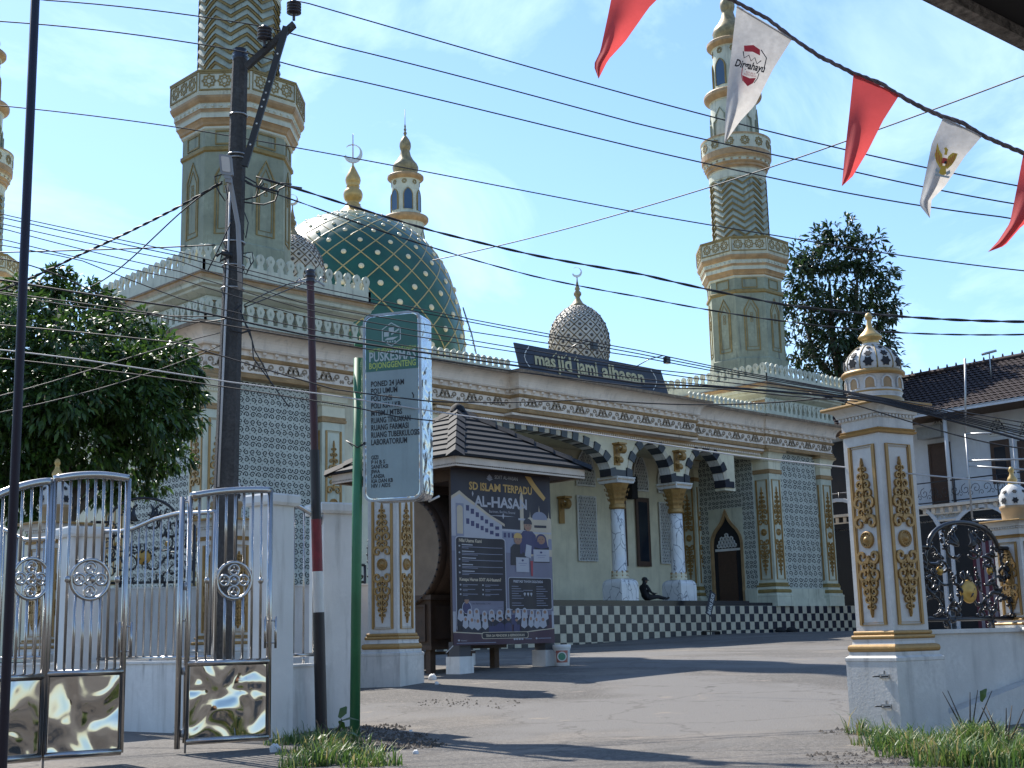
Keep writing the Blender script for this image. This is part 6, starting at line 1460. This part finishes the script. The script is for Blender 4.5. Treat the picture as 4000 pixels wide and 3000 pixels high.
def pennant(L, Rg, label, m_, depth=.03, art=None):
    """L, Rg: left and right outlines from the rope down to the tip, in photo pixels"""
    n, mm = 22, 9; 
    def samp(c_, t):
        P_ = np.array(c_, float); S = np.concatenate([[0], np.cumsum(np.hypot(*np.diff(P_, axis=0).T))]); return np.interp(t*S[-1], S, P_[:, 0]), np.interp(t*S[-1], S, P_[:, 1])
    def pos(s_, t, off=0):
        a, b = samp(L, t), samp(Rg, t); x, y = a[0]+(b[0]-a[0])*s_, a[1]+(b[1]-a[1])*s_
        curl = math.exp(-(s_*3.2)**2)*min(1, t*2.5)
        return atD(x, y, FDp-.004-depth*math.sin(s_*2.6+t*2.2)*.8*t+.05*curl*t-off)
    q = MB(); vs = [pos(i/mm, j/n) for j in range(n+1) for i in range(mm+1)]
    q.add(vs, [(j*(mm+1)+i, j*(mm+1)+i+1, (j+1)*(mm+1)+i+1, (j+1)*(mm+1)+i) for j in range(n) for i in range(mm)], 0, True)
    root = q.build("pennant", m_); tag(root, label, "pennant", "pennants on the bunting rope")
    if art: 
        q = MB(); mats = art(q, pos); q.build("print", mats, root)
    # hem seam
    q = MB(); q.tube([pos(s_/12, .012, .002) for s_ in range(13)], .0016, 4); q.build("hem", m_, root)
class PF:                                                 # a small flat frame lying on the cloth, fixed by three photo points
    def __init__(s, c_, ux, uy, off=.006): s.c = c_; s.ux = ux; s.uy = uy; s.off = off; s.cx = c_
    def at(s, u, v, w=0): return PF((s.c[0]+s.ux[0]*u+s.uy[0]*v, s.c[1]+s.ux[1]*u+s.uy[1]*v), s.ux, s.uy, s.off)
    def __call__(s, u, v, w=0): return atD(s.c[0]+s.ux[0]*u+s.uy[0]*v, s.c[1]+s.ux[1]*u+s.uy[1]*v, FDp-.033-w)
def art1(q, pos):
    F = PF((2940, 250), (1, .22), (.18, -1))
    q.text(F.at(-68, -22), "Dirgahayu", 40, 0, .005, 0, width=118, bold=1.2, shear=.25)
    q.poly(F, [(-45, 62), (-10, 72), (18, 60), (22, 38), (-8, 46), (-40, 40)], 0, .001, 1); q.ribbon(F, [(22, 60), (48, 34), (46, -8)], 4, 0, .001, 0); q.ribbon(F, [(-44, 40), (-36, 16), (-20, 30), (-8, 10), (4, 26), (16, 4), (30, 20)], 4, 0, .001, 0)
    q.poly(F, [(-32, -50), (-2, -56), (22, -50), (14, -72), (-4, -88), (-24, -72)], 0, .001, 1); q.ribbon(F, [(-36, -22), (-34, -52), (-26, -72)], 3, 0, .001, 1); q.ribbon(F, [(30, -30), (28, -50), (18, -70)], 3, 0, .001, 0)
    q.text(F.at(-20, -38), "REPUBLIK", 9, 0, .002, 1, width=38); q.text(F.at(-27, -48), "INDONESIA", 12, 0, .002, 1, width=50)
    return [M['ink'], mat("red_ink", (.55, .04, .05), .7, var=0)]
def art2(q, pos):
    F = PF((3690, 625), (1, .2), (.16, -1))
    for s_ in (-1, 1):
        q.poly(F, [(s_*4, -20), (s_*12, 18), (s_*26, 34), (s_*38, 60) if s_ < 0 else (s_*46, 34), (s_*40, 8), (s_*30, -14), (s_*14, -34)], 0, .001, 0)
        for k in range(4): q.ribbon(F, [(s_*(10+k*7), -24+k*6), (s_*(14+k*7.5), 6+k*9)], 2, 0, .0015, 1)
        q.poly(F, [(s_*12, -44), (s_*26, -34), (s_*30, -46), (s_*16, -58)], 0, .001, 2)
    q.poly(F, [(-5, 20), (5, 20), (7, 42), (-2, 50), (-10, 44), (-4, 36)], 0, .001, 0); q.poly(F, [(-9, -14), (9, -14), (9, 8), (-9, 8)], 0, .0014, 1); q.poly(F, [(0, -14), (9, -14), (9, -3), (0, -3)], 0, .0018, 3)
    q.poly(F, [(-9, -22), (9, -22), (14, -52), (0, -62), (-14, -52)], 0, .001, 0); q.poly(F, [(-42, 18), (-28, 26), (-26, 14), (-40, 8)], 0, .001, 1)
    q.poly(F, [(-30, -58), (30, -58), (26, -66), (-26, -66)], 0, .001, 2)
    return [mat("gold_ink", (.62, .42, .05), .7, var=0), mat("red_ink_emblem", (.5, .06, .04), .7, var=0), M['sw'], M['ink']]
pennant([(2420, -170), (2375, 60), (2345, 200), (2318, 255), (2338, 308)], [(2650, -85), (2535, 30), (2440, 165), (2375, 235), (2338, 308)], "red pennant hanging from above the top edge, leftmost of the row", M['fred'])
pennant([(2878, 20), (2862, 160), (2842, 330), (2832, 480), (2830, 560)], [(3096, 150), (3020, 270), (2950, 410), (2890, 475), (2830, 560)], "white pennant printed with an independence greeting, in front of the right minaret", M['fwht'], .03, art1)
pennant([(3334, 286), (3318, 440), (3300, 600), (3288, 728)], [(3514, 370), (3450, 470), (3390, 590), (3330, 690), (3288, 728)], "red pennant between the two printed white pennants", M['fred'])
pennant([(3685, 457), (3640, 560), (3605, 730), (3590, 800), (3632, 852)], [(3838, 530), (3770, 610), (3690, 730), (3640, 780), (3632, 852)], "white pennant printed with a gold winged emblem", M['fwht'], .03, art2)
pennant([(3998, 597), (3975, 720), (3945, 870), (3900, 940), (3858, 985)], [(4180, 685), (4090, 800), (3985, 890), (3925, 960), (3858, 985)], "red pennant curling at the right edge, last of the row", M['fred'])

# ------------------------------------------------------------------ house on the right
hs = tag(wempty("school_house", tuple(atD(3750, 2300, 60))), "white two storey house with a brown tiled roof and a long balcony", "house")
HD = 60.
ha = atD(3300, 2300, 63.5); hb = atD(4250, 2300, 57.5); hx_ = V(hb.x-ha.x, hb.y-ha.y, 0); HL = hx_.length
FH = Fr((ha.x, ha.y, 0), tuple(hx_))
def hp(px, py): return pick(px, py, FH)
M['hwall'] = mat("house_white_wall", (.60, .62, .66), .75, var=.06, streak=.25); M['htile'] = mat("brown_roof_tile", (.050, .030, .030), .9, var=.3, scale=3, fine=.25, fscale=12)
_, z_eave = hp(3760, 1600); _, z_fl = hp(3760, 1962); _, z_ft = hp(3760, 2030); _, z_rid = hp(3760, 1440)
q = MB(); q.fbox(FH, -9, HL+4, -1, z_fl, -9, -1.6); q.fbox(FH, -9, HL+4, z_fl, z_eave+.2, -9, -1.6); q.fbox(FH, -9, HL+4, z_ft, z_fl-.05, -1.6, -.02); q.build("wall", M['hwall'], hs)
q = MB(); q.fbox(FH, -9, HL+4, z_fl-.12, z_fl, -1.6, .25, 0); q.fbox(FH, -9, HL+4, z_fl-.42, z_fl-.36, -.02, .08, 0); q.fbox(FH, -9, HL+4, z_ft, z_ft+.08, -.02, .06, 0)
for k in range(40): frieze_unit(q, FH, -1+k*.9, (z_ft+z_fl)/2-.12, .9, .28, 1); q.fbox(FH, -1+k*.42, -.85+k*.42, z_fl-.36, z_fl-.14, -.02, .12, 0)
q.build("balcony_frieze", [M['pink'], M['dome2']], hs)
q = MB(); n = 60; rows = 15
zt_, vt_ = z_rid+2.0, 0                                     # roof plane rises away from the eave
for j in range(rows):
    t0, t1 = j/rows, (j+1)/rows; wA, wB = .5-5.2*t0, .5-5.2*t1; yA_, yB_ = z_eave+.05+(2.75)*t0, z_eave+.05+2.75*t1
    vs = []
    m_ = n*4
    for i in range(m_+1):
        u = -1.5+(HL+6)*i/m_; b_ = .03*math.sin(i*math.pi/2+.6)
        vs += [FH(u, yA_+.045+b_, wA), FH(u, yB_+b_, wB)]
    q.add(vs, [(2*i, 2*i+2, 2*i+3, 2*i+1) for i in range(m_)], 0)
q.add([FH(-1.5, z_eave+.02, .5), FH(HL+4.5, z_eave+.02, .5), FH(HL+4.5, z_eave+2.76, -4.7), FH(-1.5, z_eave+2.76, -4.7)], [(0, 1, 2, 3)], 0)
q.build("roof", M['htile'], hs)
q = MB(); q.tube([FH(-1.5, z_eave+2.85, -4.7), FH(HL+4, z_eave+2.85, -4.7)], .14, 8)
for k in range(44): u = -1.5+k*.3*1.6; q.tube([FH(u, z_eave+2.9, -4.7), FH(u, z_eave+3.12, -4.7)], [.07, .03], 5)
q.build("ridge_tiles", M['htile'], hs)
q = MB(); q.fbox(FH, -1.5, HL+4, z_eave-.1, z_eave+.06, .42, .48); q.build("fascia", M['hwall'], hs)
q = MB(); q.fbox(FH, -1.5, HL+4, z_eave-.06, z_eave-.02, -1.6, .42); q.build("eave_soffit", M['wood'], hs)
def door(pl, pr_, pt, pb, nm, glass=False):
    ua, _ = hp(pl, pt); ub_, _ = hp(pr_, pt); _, va = hp((pl+pr_)/2, pt); F2 = FH.at(0, 0, -1.6); k = 1.03
    vb = z_fl if nm == "door" else hp((pl+pr_)/2, pb)[1]; q = MB(); q.fbox(F2, ua, ub_, vb, va, 0, .06, 0)
    if glass: q.fbox(F2, ua+.18, ub_-.18, vb+.2, va-.3, .06, .065, 1)
    else: q.ribbon(F2, [(ua+.1, vb+.1), (ub_-.1, vb+.1), (ub_-.1, va-.1), (ua+.1, va-.1)], .05, .06, .08, 0, True)
    o = q.build(nm, [M['brown'], M['glass']], hs); return o
door(3545, 3632, 1720, 1920, "door"); door(3788, 3862, 1708, 1880, "window", True); door(3895, 3995, 1705, 1905, "door"); door(4040, 4110, 1700, 1870, "window", True)
for px in (3818, 3935, 3590, 4075):
    u, v = hp(px, 1660); q = MB(); F2 = FH.at(0, 0, -1.6); o_ = ogive(u, .42, v-.3, .8, 8); o_ = [(u-.42, v-.3)]+o_+[(u+.42, v-.3)]; q.poly(F2, o_, 0, .03, 1); q.ribbon(F2, o_, .06, 0, .07, 0, True)
    hex_lattice(q, F2.at(0, 0, .06), u-.42, u+.42, v-.3, v+.5, .2, 0, 1, lambda a, b: abs(a-u) < .42*(1-max(0, (b-v+.3)/.8)**1.7)-.04); q.build("vent_window", [M['white'], M['dark']], hs)
u, v = hp(3690, 1700); q = MB(); q.tube([FH(u, z_fl, -.1), FH(u, z_eave, -.1)], .09, 10); q.build("post", M['hwall'], hs)
q = MB()
for v_ in (z_fl+.12, z_fl+1.0): q.tube([FH(-1, v_, -.05), FH(HL+4, v_, -.05)], .03, 6)
for k in range(34):
    u = k*.5; q.tube([FH(*p_, -.05) for p_ in spiral(u, z_fl+.55, .24, 1.3, 90*(k % 4), 1 if k % 2 else -1, 12)], .014, 5); q.tube([FH(*p_, -.05) for p_ in spiral(u+.25, z_fl+.35, .14, 1.1, 200, -1, 9)], .012, 5)
    if k % 4 == 0: q.tube([FH(u, z_fl, -.05), FH(u, z_fl+1.05, -.05)], .03, 6)
q.build("balcony_rail", M['iron'], hs)
q = MB(); u, v = hp(3590, 1660); q.fbox(FH, u-.6, u+.6, z_eave-.9, z_eave-.35, -1.2, -.7); q.build("hanging_unit", M['galv'], hs)
q = MB(); u, v = hp(3290, 2150); q.fbox(FH, u-2.2, u+1.6, z_fl+.02, z_eave-.3, -1.59, -1.5); q.build("balcony_shade_sheet", M['dark'], hs)  # flat dark sheet painted in for the balcony shadow at this end
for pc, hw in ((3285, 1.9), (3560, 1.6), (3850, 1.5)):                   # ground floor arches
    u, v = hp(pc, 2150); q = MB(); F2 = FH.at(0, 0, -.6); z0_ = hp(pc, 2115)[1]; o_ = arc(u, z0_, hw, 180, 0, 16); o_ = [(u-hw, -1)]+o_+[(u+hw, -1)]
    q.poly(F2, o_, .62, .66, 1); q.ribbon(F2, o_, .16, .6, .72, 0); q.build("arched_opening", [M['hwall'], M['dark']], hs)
q = MB(); u, v = hp(3890, 2260); 
for k in range(12): q.fbox(FH, u-.9+k*.16, u-.9+k*.16+.15, -.6, hp(3890, 2110)[1], .1, .13, k % 2)
q.build("striped_curtain", [mat("maroon_cloth", (.10, .02, .035), .8, var=.1), mat("grey_cloth", (.25, .22, .25), .8, var=.1)], hs)
q = MB(); u, v = hp(3748, 1470); q.tube([FH(u, z_eave+1.5, -2.6), FH(u, hp(3748, 1395)[1]+.55, -2.6)], .03, 5); q.tube([FH(u-.35, hp(3748, 1395)[1]+.5, -2.6), FH(u+.35, hp(3748, 1395)[1]+.55, -2.6)], .06, 5); q.build("antenna", M['galv'], hs)
sf = tag(wempty("pipe_frame", tuple(atD(3800, 2000, 30))), "white pipe frame of an empty billboard standing before the house balcony", "frame")
q = MB()
for a, b in (((3772, 1695), (3798, 2030)), ((3772, 1695), (3990, 1688)), ((3955, 1690), (3985, 2030)), ((3780, 1800), (4100, 1790)), ((3784, 1820), (4100, 1840)), ((3770, 1400), (3772, 1695)), ((3798, 2033), (4000, 2028))):
    q.tube([tuple(atD(*a, 30)), tuple(atD(*b, 30))], .022, 6)
q.build("pipes", M['galv'], sf)

# ------------------------------------------------------------------ trees, grass and ground
rng = np.random.default_rng(5)
def leaves(cl, n_per, size, aspect=.36, droop=.5, shell=.55):
    """cl: list of (centre, radii); bent two-quad leaves"""
    C_ = []; N_ = []
    for c_, rad in cl:
        n = int(n_per*(rad[0]*rad[1]+rad[0]*rad[2]+rad[1]*rad[2])/3)
        d = rng.normal(size=(n, 3)); d /= np.linalg.norm(d, axis=1)[:, None]
        # twig clusters: gather leaves round a smaller number of tips
        k = max(6, n//9); t = rng.normal(size=(k, 3)); t /= np.linalg.norm(t, axis=1)[:, None]; tr = shell+(1-shell)*rng.random(k)**.6*1.12
        idx = rng.integers(0, k, n); p_ = t[idx]*tr[idx][:, None]+d*.13
        C_.append(np.array(c_)+p_*np.array(rad)); N_.append(t[idx]*.8+d*.6)
    C_ = np.concatenate(C_); N_ = np.concatenate(N_); n = len(C_)
    ax_ = N_+rng.normal(size=(n, 3))*.45; ax_[:, 2] -= droop; ax_ /= np.linalg.norm(ax_, axis=1)[:, None]
    up_ = rng.normal(size=(n, 3))*.5+np.array([0, 0, 1.]); sd_ = np.cross(ax_, up_); sd_ /= np.linalg.norm(sd_, axis=1)[:, None]+1e-9; nn = np.cross(sd_, ax_)
    L = size*(.6+.8*rng.random(n))[:, None]; w_ = L*aspect/2
    m_ = C_+ax_*L*.5+nn*L*.06; e_ = C_+ax_*L-np.array([0, 0, 1])*L*.14
    vs = np.stack([C_-sd_*w_*.35, C_+sd_*w_*.35, m_+sd_*w_, m_-sd_*w_, e_+sd_*w_*.15, e_-sd_*w_*.15], 1).reshape(-1, 3)
    b = np.arange(n)[:, None]*6; fs = np.concatenate([b+np.array([0, 1, 2, 3]), b+np.array([3, 2, 4, 5])], 0)
    return vs, fs
def tree(name, label, base, limbs, cl, n_per, size, lm_, cat="tree", **kw):
    root = tag(wempty(name, tuple(base)), label, cat)
    q = MB()
    for pts, ra, rb_ in limbs:
        n = len(pts); q.tube(pts, [ra+(rb_-ra)*i/(n-1) for i in range(n)], 8)
    q.build("trunk", M['bark'], root)
    v, f = leaves(cl, n_per, size, **kw); o = np_mesh("crown", v, f, lm_, root); o.matrix_parent_inverse = WP[root.name]
TD = 22.5
def tp(px, py, dd=0): return tuple(atD(px, py, TD+dd))
k1 = TD/FPX
cl = []
for px, py, r_, dd in ((150, 1230, 150, .8), (310, 1215, 150, 1.2), (60, 1330, 200, 0), (250, 1370, 190, -.4), (450, 1330, 150, .6), (60, 1560, 210, -.5), (270, 1560, 190, -.9), (470, 1520, 180, -.6), (620, 1440, 130, -.4), (690, 1460, 95, -.3), (560, 1620, 170, -.6), (680, 1610, 100, 0), (120, 1760, 190, 0), (330, 1740, 170, -.3), (520, 1780, 130, .2), (660, 1780, 95, .4), (20, 1880, 160, .2), (230, 1880, 130, .6), (400, 1900, 90, .8), (610, 1880, 60, .8), (720, 1640, 70, .2), (740, 1540, 60, .1), (480, 1880, 90, .5), (120, 1960, 110, .4), (640, 1340, 80, .2), (730, 1400, 45, 0), (390, 1210, 70, .8), (-120, 1500, 240, .3), (-120, 1800, 220, .3), (330, 1090+40, 60, 1), (215, 1100, 70, .9), (90, 1160, 90, .8), (560, 1270, 70, .6)):
    cl.append((tp(px, py, dd), (r_*k1, r_*k1, r_*k1*.82)))
tb = atD(250, 2400, TD); tbz = gzf(tb.x, tb.y)
def P3(px, py, dd=0): return Vector(tp(px, py, dd))
tree("mango_tree", "dense glossy broadleaf tree with bright sunlit tufts in front of the mosque's left flank", (tb.x, tb.y, tbz),
     [([Vector((tb.x, tb.y, tbz-.2)), P3(250, 2150), P3(270, 1900)], .17, .12), ([P3(262, 2000), P3(340, 1870), P3(420, 1700), P3(520, 1550)], .10, .03), ([P3(270, 1920), P3(240, 1700), P3(200, 1450), P3(230, 1200)], .11, .03), ([P3(268, 1950), P3(160, 1750), P3(60, 1550)], .09, .03), ([P3(240, 2080), P3(330, 1960), P3(380, 1900)], .08, .04), ([P3(420, 1700), P3(600, 1600), P3(690, 1520)], .05, .015)],
     cl, 2900, .14, M['leaf'], droop=.55, shell=.36)
RD = 66.; k2 = RD/FPX
def rp_(px, py, dd=0): return tuple(atD(px, py, RD+dd))
cl = [(rp_(px, py, dd), (r_*k2, r_*k2, r_*k2)) for px, py, r_, dd in ((3270, 980, 95, 0), (3360, 1010, 80, .5), (3200, 1010, 80, .3), (3230, 1120, 130, 0), (3380, 1110, 110, .4), (3130, 1090, 70, 0), (3150, 1230, 110, .3), (3290, 1250, 130, -.5), (3410, 1240, 95, .3), (3110, 1360, 90, 0), (3230, 1380, 120, .3), (3380, 1370, 110, 0), (3450, 1330, 60, .3), (3480, 1440, 50, .4), (3290, 1480, 120, 0), (3140, 1460, 80, 0), (3420, 1480, 90, 0), (3200, 920, 35, 0), (3255, 900, 35, 0), (3330, 925, 35, 0), (3480, 1390, 40, 0), (3130, 1000, 65, 0), (3440, 1050, 75, .2), (3465, 1190, 65, 0), (3080, 1190, 60, 0), (3300, 905, 60, 0), (3400, 950, 50, 0))]
g0 = Vector(rp_(3300, 2300))
def R3(px, py, dd=0): return Vector(rp_(px, py, dd))
tree("broadleaf_tree", "tall dark oval tree with sky gaps behind the right minaret", (g0.x, g0.y, -.2),
     [([Vector((g0.x, g0.y, -.4)), R3(3290, 1800), R3(3285, 1480)], .42, .3), ([R3(3285, 1500), R3(3250, 1300), R3(3240, 1100)], .26, .06), ([R3(3286, 1480), R3(3340, 1280), R3(3350, 1060)], .22, .05), ([R3(3285, 1520), R3(3180, 1380), R3(3140, 1250)], .18, .05), ([R3(3287, 1480), R3(3400, 1350), R3(3430, 1260)], .16, .05)],
     cl, 330, .32, M['leafd'], droop=.2, shell=.3)
def grass(name, pts, n, h0, h1, label, D_of=None, w=.006):
    P_ = []
    for px, py, r_ in pts:
        c_ = gnd3(px, py)
        if c_ is None: continue
        k = int(n*r_*r_); a = rng.random(k)*2*math.pi; q = rng.random(k)**.62*r_*1.15*(.75+.25*np.sin(a*3+px)); P_.append(np.stack([c_[0]+q*np.cos(a), c_[1]+q*np.sin(a)], 1))
    P_ = np.concatenate(P_); z = gz(P_[:, 0], P_[:, 1]); n = len(P_); B_ = np.column_stack([P_, z-.01])
    hgt_ = ((h0+(h1-h0)*rng.random(n)**2)*(.55+.75*(.5+.5*np.sin(P_[:, 0]*7.3+1)*np.sin(P_[:, 1]*6.1))))[:, None]; a = rng.random(n)*2*math.pi; ln = np.column_stack([np.cos(a), np.sin(a), np.zeros(n)])*(.15+.75*rng.random(n))[:, None]
    sd_ = np.column_stack([-np.sin(a), np.cos(a), np.zeros(n)])*w*(.6+.8*rng.random(n))[:, None]
    m_ = B_+ln*hgt_*.35+np.array([0, 0, 1])*hgt_*.6; e_ = B_+ln*hgt_*.95+np.array([0, 0, 1])*hgt_*(.75+.25*rng.random(n))[:, None]
    vs = np.stack([B_-sd_, B_+sd_, m_+sd_*.8, m_-sd_*.8, e_+sd_*.1, e_-sd_*.1], 1).reshape(-1, 3); b = np.arange(n)[:, None]*6
    o = np_mesh(name, vs, np.concatenate([b+np.array([0, 1, 2, 3]), b+np.array([3, 2, 4, 5])], 0), M['grass']); return tag(o, label, "grass", None, "stuff")
def gnd3(px, py):
    d = ray(px, py); hn = math.hypot(d.x, d.y); D = np.linspace(3, 80, 3000); X = d.x/hn*D; Y = d.y/hn*D; Z = d.z/hn*D; i = int(np.argmax(Z < gz(X, Y)))
    return (X[i], Y[i]) if Z[i] < gz(X[i:i+1], Y[i:i+1])[0] else None
grass("grass", [(1180, 2900, .35), (1250, 2940, .35), (1330, 2970, .32), (1400, 2960, .25), (1150, 2860, .2), (1450, 2990, .25), (1300, 2905, .25), (1380, 2910, .16), (1210, 2990, .3)], 4600, .04, .2, "tangled roadside grass round the foot of the green post")
grass("grass", [(3440, 2870, .3), (3520, 2910, .35), (3600, 2950, .35), (3720, 2930, .4), (3820, 2920, .4), (3920, 2930, .4), (4000, 2930, .4), (3480, 2930, .22), (3700, 2985, .3), (3850, 2985, .35), (3950, 2990, .3), (3360, 2835, .12)], 5200, .05, .24, "long roadside grass along the foot of the right gate pillar and wall")
grass("grass", [(1340, 2660, .12), (1370, 2662, .12), (640, 2858, .12), (700, 2862, .1), (1010, 2866, .08)], 2300, .03, .12, "small weeds at the foot of the white walls")
def bush(px, py, s_, label):
    c_ = gnd3(px, py); z = gzf(*c_); root = tag(wempty("weed_plant", (c_[0], c_[1], z)), label, "plant")
    q = MB(); 
    for k in range(5): a = k*1.26; q.tube([(c_[0], c_[1], z), (c_[0]+s_*.3*math.cos(a), c_[1]+s_*.3*math.sin(a), z+s_*.6), (c_[0]+s_*.5*math.cos(a), c_[1]+s_*.5*math.sin(a), z+s_)], [.008, .006, .003], 5)
    q.build("stem", M['bark'], root); v, f = leaves([((c_[0], c_[1], z+s_*.62), (s_*.55, s_*.55, s_*.5))], 1500/s_/10, .13, aspect=.55, droop=.2, shell=.3); o = np_mesh("leaves", v, f, M['leaf'], root); o.matrix_parent_inverse = WP[root.name]
bush(3790, 2900, .42, "broad leaved weed standing in the grass against the wall"); bush(3930, 2935, .34, "bushy weed with pale leaves at the lower right corner"); bush(1290, 2925, .26, "leafy weed at the foot of the striped pole")
def ground():
    xs = np.unique(np.concatenate([np.linspace(-12, 60, 200), np.linspace(-400, -12, 24), np.linspace(60, 500, 24)])); ys = np.unique(np.concatenate([np.linspace(-12, 60, 200), np.linspace(-400, -12, 24), np.linspace(60, 500, 24)]))
    X, Y = np.meshgrid(xs, ys); Z = gz(X, Y); far = np.clip((np.hypot(X-20, Y-20)-60)/80, 0, 1); Z = Z*(1-far)-.4*far
    nx_, ny_ = len(xs), len(ys); v = np.stack([X.ravel(), Y.ravel(), Z.ravel()], 1); i, j = np.meshgrid(np.arange(nx_-1), np.arange(ny_-1)); a = (j*nx_+i).ravel()
    f = np.stack([a, a+1, a+1+nx_, a+nx_], 1)
    m = mat("worn_asphalt", (.155, .140, .124), .92, var=.2, scale=.55, fine=.36, fscale=26, bump=.8, bscale=40); n = m.node_tree.nodes; l = m.node_tree.links; b = n["Principled BSDF"]
    src = b.inputs['Base Color'].links[0].from_socket; t = n.new("ShaderNodeTexCoord")
    def nz_(s_, d_=5): z = n.new("ShaderNodeTexNoise"); z.inputs['Scale'].default_value = s_; z.inputs['Detail'].default_value = d_; z.inputs['Roughness'].default_value = .65; l.new(t.outputs['Object'], z.inputs['Vector']); return z.outputs[0]
    def mr(x, a_, b_): r_ = n.new("ShaderNodeMapRange"); r_.inputs[1].default_value = a_; r_.inputs[2].default_value = b_; l.new(x, r_.inputs[0]); return r_.outputs[0]
    def mixin(f_, c_): 
        nonlocal src; x = n.new("ShaderNodeMixRGB"); l.new(f_, x.inputs[0]); l.new(src, x.inputs[1]); x.inputs[2].default_value = (*c_, 1); src = x.outputs[0]
    mixin(mr(nz_(.35, 6), .55, .75), (.20, .172, .14)); mixin(mr(nz_(11, 4), .66, .74), (.045, .04, .036)); mixin(mr(nz_(1.6, 7), .60, .72), (.075, .067, .06)); mixin(mr(nz_(48, 2), .63, .70), (.26, .24, .21))
    mixin(mr(nz_(.16, 3), .50, .56), (.125, .117, .108)); mixin(mr(nz_(.9, 8), .62, .66), (.175, .150, .122)); mixin(mr(nz_(3.4, 9), .63, .68), (.06, .054, .048)); mixin(mr(nz_(26, 6), .60, .70), (.16, .145, .125))
    v_ = n.new("ShaderNodeTexVoronoi"); v_.feature = 'DISTANCE_TO_EDGE'; v_.inputs['Scale'].default_value = .55; dn = n.new("ShaderNodeMixRGB"); dn.blend_type = 'ADD'; dn.inputs[0].default_value = .7
    z = n.new("ShaderNodeTexNoise"); z.inputs['Scale'].default_value = 2.2; z.inputs['Detail'].default_value = 6; l.new(t.outputs['Object'], z.inputs['Vector']); l.new(t.outputs['Object'], dn.inputs[1]); l.new(z.outputs['Color'], dn.inputs[2]); l.new(dn.outputs[0], v_.inputs['Vector'])
    r_ = n.new("ShaderNodeMapRange"); r_.inputs[1].default_value = .004; r_.inputs[2].default_value = .016; r_.inputs[3].default_value = .55; r_.inputs[4].default_value = 0; l.new(v_.outputs[0], r_.inputs[0]); mixin(r_.outputs[0], (.06, .052, .045))
    l.new(src, b.inputs['Base Color'])
    o = np_mesh("ground", v, f, m, sm=True); o['kind'] = 'structure'
ground()
def soil(pts, label, c_, seed):                           # loose earth and stones at the verge
    r5 = np.random.default_rng(seed); P_ = []
    for px, py, r_, k in pts:
        g_ = gnd3(px, py); a = r5.random(k)*6.283; q_ = np.sqrt(r5.random(k))*r_; P_.append(np.stack([g_[0]+q_*np.cos(a), g_[1]+q_*np.sin(a)], 1))
    P_ = np.concatenate(P_); n = len(P_); z = gz(P_[:, 0], P_[:, 1]); s_ = .006+.02*r5.random(n)**3; base = np.array([(1, 0, 0), (-.5, .87, 0), (-.5, -.87, 0), (0, 0, .9)])
    rr_ = r5.random((n, 4, 3))*.5+.75; vs = np.column_stack([P_, z])[:, None, :]+base[None]*rr_*s_[:, None, None]; b_ = np.arange(n)[:, None]*4
    f = np.concatenate([b_+np.array([0, 1, 3]), b_+np.array([1, 2, 3]), b_+np.array([2, 0, 3])], 0)
    tag(np_mesh("gravel", vs.reshape(-1, 3), f, mat("verge_gravel", c_, .95, var=.3, scale=20)), label, "gravel", None, "stuff")
soil([(1440, 2850, .45, 500), (1500, 2880, .45, 500), (1560, 2900, .4, 420), (1620, 2915, .3, 260), (1740, 2745, .4, 70), (1900, 2755, .5, 50), (1430, 2930, .4, 300)], "loose earth and stone chips at the verge by the green post", (.10, .082, .065), 1)
soil([(3400, 2960, .5, 240), (3600, 2995, .6, 260), (3330, 2860, .3, 120)], "scattered stone chips on the driveway by the right pillar", (.16, .135, .11), 2)
# shop row added behind the viewer, out of view, to brown the steel's reflections
shp = tag(wempty("added_shop_row", (-6, -6, -1)), "unseen brown shop row added behind the viewer to tint the gate panel reflections", "shop")
fs_ = Fr(tuple(-fw*9-V(0, 0, 0)), tuple(-r0)); fs_ = Fr((fs_.O.x, fs_.O.y, -1.2), tuple(-r0))
q = MB(); q.fbox(fs_, -14, 14, 0, 6.4, -4, 0); q.build("wall", mat("shop_ochre_wall", (.30, .20, .10), .8), shp)
q = MB(); q.fbox(fs_, -14, 14, 3.0, 3.2, 0, 2.2); q.build("canopy", mat("shop_red_canopy", (.22, .03, .035), .7), shp)
for k in range(5):
    q = MB(); q.fbox(fs_, -12+k*5, -8.6+k*5, 0, 2.7, 0, .05); q.build("shutter", [mat("shop_shutter", (.05, .06, .07), .6), M['brown'], M['wood']][k % 3], shp)
